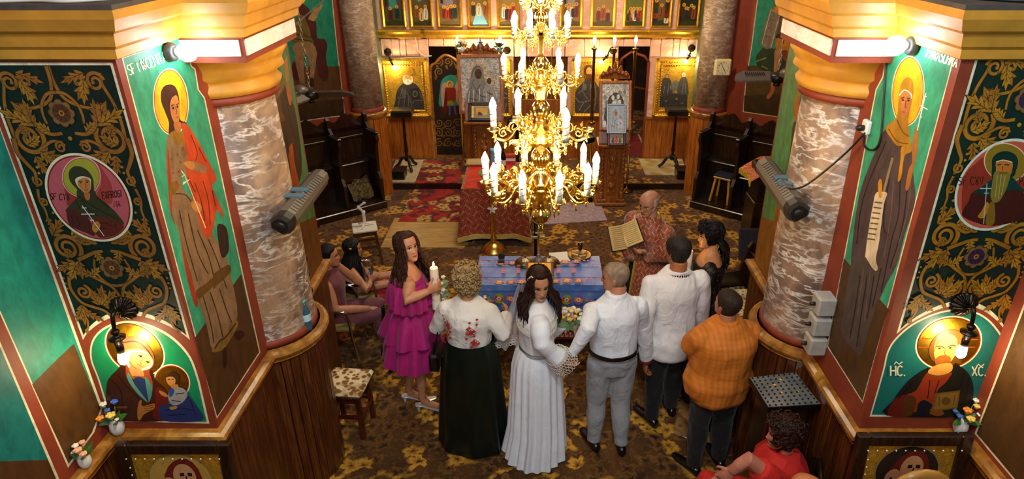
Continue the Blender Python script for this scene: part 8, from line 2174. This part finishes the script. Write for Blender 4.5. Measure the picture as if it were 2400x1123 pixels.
def trousers(P,mat,FL,wd=1.0):
 P.garment('trousers',mat,lambda m: [m.loft([[P.at(z) + Vector((a * wd * math.cos(t),b * wd * math.sin(t),z)) for t in (2 * PI * j / 20 for j in range(20))] for z,a,b in ((.78,.17,.14),(.9,.19,.15),(1.02,.18,.145))])] + [P.leg(m,sx,(sx * .095,0,.84),(f.x * .9,f.y * .5 + .02,.47),f,.022,1.12) for sx,f in FL],.013,.007,8)
 for sx,f in FL: P.shoe('shoe',M_shoe,(f.x,f.y - .02,0),(f.x + sx * .05 - .03,f.y + .2,0))
trousers(P,TB,((-1,Vector((-.10,-.02,.07))),(1,Vector((.11,.10,.07)))))
P = Person('dark-haired woman in a black off-shoulder dress with gold lace, holding a candle',(1.47,5.02,0),78,1.68,'#c48654',14,-4,sw=.175,w=.98)
wr,el = P.L(Wy(1614,664,5.1)),P.L(Wy(1660,700,5.22)); wl,ell = P.L(Wy(1612,672,4.96)),P.L(Wy(1640,705,4.78))
P.torso(P.b); P.arm(P.b,1,el,wr); P.arm(P.b,-1,ell,wl); P.hand(P.b,wl,wl - ell + Vector((0,.1,.05)),(1,0,0),-1,.8); P.hand(P.b,wr,wr - el + Vector((0,.1,.05)),(-1,0,0),1,.8); P.finish(); P.face('#140a06','#a05048',(0,-.3),makeup=1.4)
HK = hairm('hair_black','#0e0a09',.5); P.cap('hair',HK,.07,lambda ph,z: min(1,(z - (.26 if abs(ph) < R(45) else .26 - (abs(ph) - R(45)) * .9)) / .05) if z > (.26 if abs(ph) < R(45) else max(-.3,.26 - (abs(ph) - R(45)) * .9)) else 0,.04,12); P.strands('ponytail',HK,40,1.0,.05,.013,130,seed=5); P.curls('forelock',HK,50,.06,lambda ph,z: 1 if z > .22 and abs(ph) < R(70) else 0,.12)
BLK,nt = newmat('black_gold_lace',.55); n_ = nt.noise(nt.coord('Object'),26,5,.7,1.6); nt.set(nt.b.inputs['Base Color'],nt.mix(nt.ramp(n_,[(.60,(0,0,0)),(.63,(1,1,1)),(.67,(1,1,1)),(.70,(0,0,0))]),'#0c0a0a','#8a6a30'))
P.garment('lace_bodice',BLK,lambda m: (P.torso(m,.014,.9,False),P.arm(m,1,el,wr,.014,.8),P.arm(m,-1,ell.lerp(P.sh(-1),.0),wl,.014,.8)),.011,.004)
P.skirt('lace_skirt',BLK,[(1.06,.15,0,0),(.9,.185,0,0),(.5,.25,0,-.04),(.02,.34,0,-.1)],10,.03,96,1)
candle_thing('lit white candle held by the woman in black lace',1606,586,665,5.02,False)
P = Person('balding priest in a red and gold brocade vestment reading from a book',(1.04,5.64,0),128,1.72,'#b07a5c',4,-8,sw=.2,w=1.12,dp=1.15,fem=False)
wr,el = P.L(Wy(1478,578,5.42)),P.L(Wy(1490,610,5.78)); wl,ell = P.L(Wy(1508,590,5.36)),P.L(Wy(1562,600,5.42))
P.torso(P.b); P.hand(P.b,wr,wr - el + Vector((0,.1,.02)),(0,0,1),1,.5); P.hand(P.b,wl,wl - ell + Vector((0,.15,.02)),(0,0,1),-1,.5); P.finish(); P.face('#8a7a6a','#8a4a3c',(0,-.6),glasses=True)
HW = hairm('hair_silver','#a09488',.6); P.cap('fringe_hair',HW,.022,lambda ph,z: 1 if (abs(ph) > R(80) and -.3 < z < .26) else 0,.01,24); P.strip('moustache',[(-.11 + .22 * t,-.225 - .03 * abs(t - .5) * 2) for t in (i / 8 for i in range(9))],.05,HW,.02)
BR = brocade('vestment_brocade','#8a2c20','#6a1a14','#c89a5c',62); GT = plain('gold_trim','#c8a23c',.4,.4,.2,60,.3,120)
P.skirt('cassock',TB,[(1.25,.17,0,0),(.9,.20,0,0),(.5,.24,0,0),(.02,.29,0,0)],8,.02)
P.garment('vestment',BR,lambda m: (P.torso(m,.03,1.15),P.arm(m,-1,ell,wl,.035,.8,1.2,.10),P.arm(m,1,el,wr,.035,.8,1.2,.10)),.012,.008,6)
def cape(r_):
 m = MB(); m.grid(lambda u,v: Vector(((.19 + r_ + .16 * v) * math.cos(R(100) + R(340) * u) + .0,(.16 + r_ + .15 * v) * math.sin(R(100) + R(340) * u),1.24 - .86 * v + .012 * math.sin(u * 60) * v)) + Vector((math.cos(R(100) + R(340) * u),math.sin(R(100) + R(340) * u),0)) * .022 * v * math.sin(u * 44),120,12); return m
cape(0).build('vestment_skirt',BR,P.root)
part(P.root,'gold_trim',GT,lambda m: ([m.tube([((.198 + .16 * v) * math.cos(a) ,(.168 + .15 * v) * math.sin(a),1.24 - .86 * v) for v in (i / 10 for i in range(11))],.022,6,flat=.35) for a in (R(100),R(80))],m.tube([((.358 + .022 * math.sin(u * 44)) * math.cos(R(100) + R(340) * u),(.318 + .022 * math.sin(u * 44)) * math.sin(R(100) + R(340) * u),.39) for u in (i / 80 for i in range(81))],.018,6),m.tube([(.088 * math.cos(t),.085 * math.sin(t),1.455 - .03 * math.sin(t)) for t in (2 * PI * i / 24 for i in range(25))],.02,6),m.tube([(0,.155,1.42),(0,.19,1.30),(0,.20,1.2)],.024,6,flat=.4)))
q = Wy(1462,556,5.35); r = thing('open_book','open prayer book with yellowed pages held by the priest','book',q)
for sx,M in ((-1,Matrix.Rotation(R(20),4,'Z') @ Matrix.Rotation(R(58),4,'X') @ Matrix.Rotation(R(14),4,'Y')),(1,Matrix.Rotation(R(20),4,'Z') @ Matrix.Rotation(R(40),4,'X') @ Matrix.Rotation(R(-38),4,'Y'))):
 pg = part(r,'page_block',plain('yellowed_pages','#c8a868',.8,0,.08),lambda m: m.bbox((0 if sx > 0 else -.16,-.11,.004),(.16 if sx > 0 else 0,.11,.024),.003,M)); part(r,'cover',M_shoe,lambda m: m.bbox((0 if sx > 0 else -.168,-.118,-.003),(.168 if sx > 0 else 0,.118,.004),.002,M)); part(pg,'print_lines',plain('print_grey','#7a6440',.8),lambda m: [m.box(((.02 if sx > 0 else -.145),-.09 + i * .018,.0245),((.145 if sx > 0 else -.02),-.085 + i * .018,.0250),M) for i in range(11)])
P = Person('heavy man in an orange checked short-sleeved shirt standing with folded arms',(1.34,3.96,0),14,1.64,'#a86a48',16,8,sw=.205,w=1.32,dp=1.45,fem=False)
wl,ell = P.L(Wy(1652,770,4.42)),P.L(Wy(1616,812,4.0)); wr,el = P.L(Wy(1690,775,4.45)),P.L(Wy(1752,800,4.02))
P.torso(P.b); P.arm(P.b,-1,ell,wl,.01,1,1.2); P.arm(P.b,1,el,wr,.01,1,1.2); P.hand(P.b,wl,wl - ell,(0,-1,0),-1,.3); P.hand(P.b,wr,wr - el,(0,-1,0),1,.3); P.finish(); P.face()
P.cap('short_hair',hairm('hair_dark_short','#2a1c14',.65),.022,short_mask(0,.22,-.30),.012,28)
OR,nt = newmat('orange_check_cotton',.75); w1 = nt.node('ShaderNodeTexWave',bands_direction='X'); w2 = nt.node('ShaderNodeTexWave',bands_direction='Z'); v_ = nt.coord('Object')
for w_ in (w1,w2): nt.l.new(v_,w_.inputs['Vector']); w_.inputs['Scale'].default_value = 9; w_.inputs['Distortion'].default_value = .4
c_ = nt.mix(nt.math('MULTIPLY',w1.outputs['Fac'],.30),'#c46a12','#e0963a'); nt.set(nt.b.inputs['Base Color'],nt.mix(nt.math('MULTIPLY',w2.outputs['Fac'],.25),c_,'#b05a10')); nt.bump(nt.noise(nt.coord('Object',(1,1,.7),(.5,.4,0)),6.5,2,.45,.8),.5,.035)
P.garment('orange_shirt',OR,lambda m: (P.torso(m,.03,.84,True,.06,1.15),P.arm(m,-1,ell,wl,.032,-.92,1.25,.09),P.arm(m,1,el,wr,.032,-.92,1.25,.09),m.lathe([(.20,.74),(.225,.78),(.235,.9),(.2,.95)],n=24,sy=.85)),.012,.014,6)
P.garment('collar',OR,lambda m: m.lathe([(.09,1.35),(.094,1.375),(.084,1.425),(.076,1.43)],c=tuple(P.at(1.4)),n=24),.007,0)
trousers(P,TB,((-1,Vector((-.11,.0,.07))),(1,Vector((.12,.02,.07)))),1.15)
def seated(P,legs=True,fat=1.0):
 if legs:
  for sx in (-1,1): P.leg(P.b,sx,(sx * .09,.0,.90),(sx * .10,.42,.92),(sx * .10,.46,.52),0,fat)
P = Person('seated woman with short dark hair in a red short-sleeved dress',(1.53,3.12,-.42),72,1.66,'#b5705a',12,0,sw=.19,w=1.25,dp=1.3)
wl,ell = P.L(Wy(1716,1105,2.95)),P.L(Wy(1752,1075,2.93)); wr,el = Vector((.1,.36,.98)),Vector((.26,.14,1.05))
P.torso(P.b); seated(P); P.arm(P.b,-1,ell,wl,0,1,1.1); P.arm(P.b,1,el,wr,0,1,1.1); P.hand(P.b,wl,wl - ell,(1,0,-.5),-1,.4); P.hand(P.b,wr,wr - el,(0,0,-1),1,.4); P.finish(); P.face('#2a1a12','#a04a40')
HR = hairm('hair_reddish_brown','#2c140c',.4); mk = lambda ph,z: 1 if z > (.24 if abs(ph) < R(45) else -.1 if abs(ph) < R(95) else -.46) else 0
P.cap('hair',HR,.09,mk,.06,7); P.curls('hair_waves',HR,190,.07,mk,.13,6)
RD = cloth('red_dress_cotton','#b8160a',.8,.08,.15,90,0)
P.garment('red_dress',RD,lambda m: (P.torso(m,.022,.84),P.arm(m,-1,ell,wl,.026,-.68,1.1,.075),P.arm(m,1,el,wr,.026,-.68,1.1,.075),[P.leg(m,sx,(sx * .09,0,.90),(sx * .10,.42,.92),(sx * .10,.46,.60),.025) for sx in (-1,1)],m.ball((0,.2,.9),(.17,.3,.09),16,8)),.012,.009,7)
part(P.root,'necklace',M_brass,lambda m: [m.ball((.098 * math.cos(t),.10 * math.sin(t) - .0,1.40 - .055 * max(0,math.sin(t))),.005,6,4) for t in (2 * PI * i / 30 for i in range(30))]); part(P.root,'earring',M_brass,lambda m: m.ball(P.HM @ Vector((-.34,-.04,-.16)),.007,8,6))
r = thing('side_chair','dark chair under the seated woman in red','chair',(1.53,3.12,0),R(72)); part(r,'seat',M_dark,lambda m: m.bbox((-.22,-.2,.36),(.22,.24,.40),.01)); part(r,'backrest',M_dark,lambda m: m.bbox((-.2,-.26,.55),(.2,-.23,.85),.01))
for sx in (-.19,.19): part(r,'leg',M_dark,lambda m: m.box((sx - .02,.19,0),(sx + .02,.23,.36))); part(r,'back_post',M_dark,lambda m: m.box((sx - .02,-.24,0),(sx + .02,-.2,.85)))
P = Person('bald man at the bottom edge in front of the woman in red',(1.50,2.66,-.42),82,1.66,'#b56a3c',-30,0,sw=.2,w=1.2,dp=1.2,fem=False)
P.torso(P.b); seated(P); P.finish(); P.face()
P.cap('hair_fringe',HW,.014,lambda ph,z: 1 if (abs(ph) > R(95) and -.3 < z < .12) else 0,.01,24); P.garment('jacket',cloth('dark_brown_jacket','#1a120c'),lambda m: (P.torso(m,.03,.84),P.arm(m,-1,(-.28,.05,1.1),(-.12,.28,.98),.03,1,1.1),P.arm(m,1,(.28,.05,1.1),(.12,.28,.98),.03,1,1.1),[P.leg(m,sx,(sx * .09,0,.90),(sx * .10,.42,.92),(sx * .10,.46,.50),.025) for sx in (-1,1)]),.014,.006)
P = Person('seated woman with dark tied hair resting her chin on her hand behind the left pier',(-2.0,5.52,-.44),-82,1.66,'#b57a58',0,4,sw=.175,w=1.05)
wl,ell = P.L(Wy(780,612,5.56)),Vector((-.16,.24,1.16)); wr,el = Vector((.1,.34,1.0)),Vector((.24,.06,1.10))
P.torso(P.b); seated(P); P.arm(P.b,-1,ell,wl); P.arm(P.b,1,el,wr,0,1,1.15); P.hand(P.b,wl,(0,.5,1),(.3,-.6,.6),-1,.9); P.hand(P.b,wr,wr - el,(0,0,-1),1,.4); P.finish(); P.face('#1d120c','#a05a4c')
P.cap('hair',HK,.05,short_mask(0,.26,-.40),.01,8); P.garment('dark_pink_dress',cloth('dusky_pink_dress','#6a3438',.8,.3),lambda m: (P.torso(m,.018,.84),[P.leg(m,sx,(sx * .09,0,.90),(sx * .10,.42,.92),(sx * .10,.46,.62),.025) for sx in (-1,1)]),.013,.006)
for sx in (-1,1): P.shoe('sandal',M_shoe,(sx * .1,.46,.44),(sx * .1,.7,.44))
P = Person('seated girl with long black hair and a yellow hair flower in a red skirt',(-1.91,6.0,-.38),-74,1.42,'#b57a58',0,0,sw=.165,w=.9)
wr,el = P.L(Wy(868,658,5.80)),P.L(Wy(862,682,5.66)); wl,ell = P.L(Wy(872,652,5.98)),Vector((-.2,.1,.95))
P.torso(P.b); seated(P,True,.85); P.arm(P.b,1,el,wr); P.arm(P.b,-1,ell,wl); P.hand(P.b,wr,(0,.6,.6),(-1,0,0),1,.9); P.hand(P.b,wl,(0,.6,.6),(1,0,0),-1,.9); P.finish(); P.face('#1d120c','#a05a4c')
P.cap('hair',HK,.06,short_mask(0,.26,-.44),.01,8); P.strands('long_hair',HK,90,1.9,.012,.014,70,seed=3)
fl = part(P.root,'hair_flower',FC['yellow'],lambda m: bloom(m,P.HM @ Vector((.36,-.12,.12)),.028))
P.garment('dark_top',cloth('dark_red_top','#2a0a0c'),lambda m: P.torso(m,.014,.84,False),.012,.003); P.garment('red_tulle_skirt',cloth('red_tulle','#8a0c10',.8,.2,.3,80),lambda m: (m.ball((0,.17,.76),(.22,.36,.11),20,10),m.ball((0,.42,.70),(.22,.16,.14),16,8)),.012,.02,9)
for sx in (-1,1): P.shoe('silver_sandal',M_silvershoe,(sx * .1,.46,.38),(sx * .12,.7,.38))
q = P.root.matrix_basis @ wr; bottle('small water bottle with a blue cap in the hands of the seated girl',Wy(872,668,5.88),.2,plain('blue_cap','#2a4a9a',.4),lab=False)
q = Wy(1130,712,5.50); r = thing('table_bouquet','small mixed bouquet of red and cream flowers at the left front of the blue table','bouquet',(q.x,5.47,q.z))
for k in range(14): t = k * 2.4; part(r,'bloom',FC[('white','red','peach')[k % 3]],lambda m: bloom(m,(.03 * math.sqrt(k) * math.cos(t),.03 * math.sqrt(k) * math.sin(t) * .5,.03 + .012 * (k % 4)),.02,2))
part(r,'leaves',M_leafd,lambda m: [leaf_m(m,(0,0,0),(math.cos(k),math.sin(k) * .5,.6 * math.sin(k * 2.3)),.13,.04) for k in range(16)])
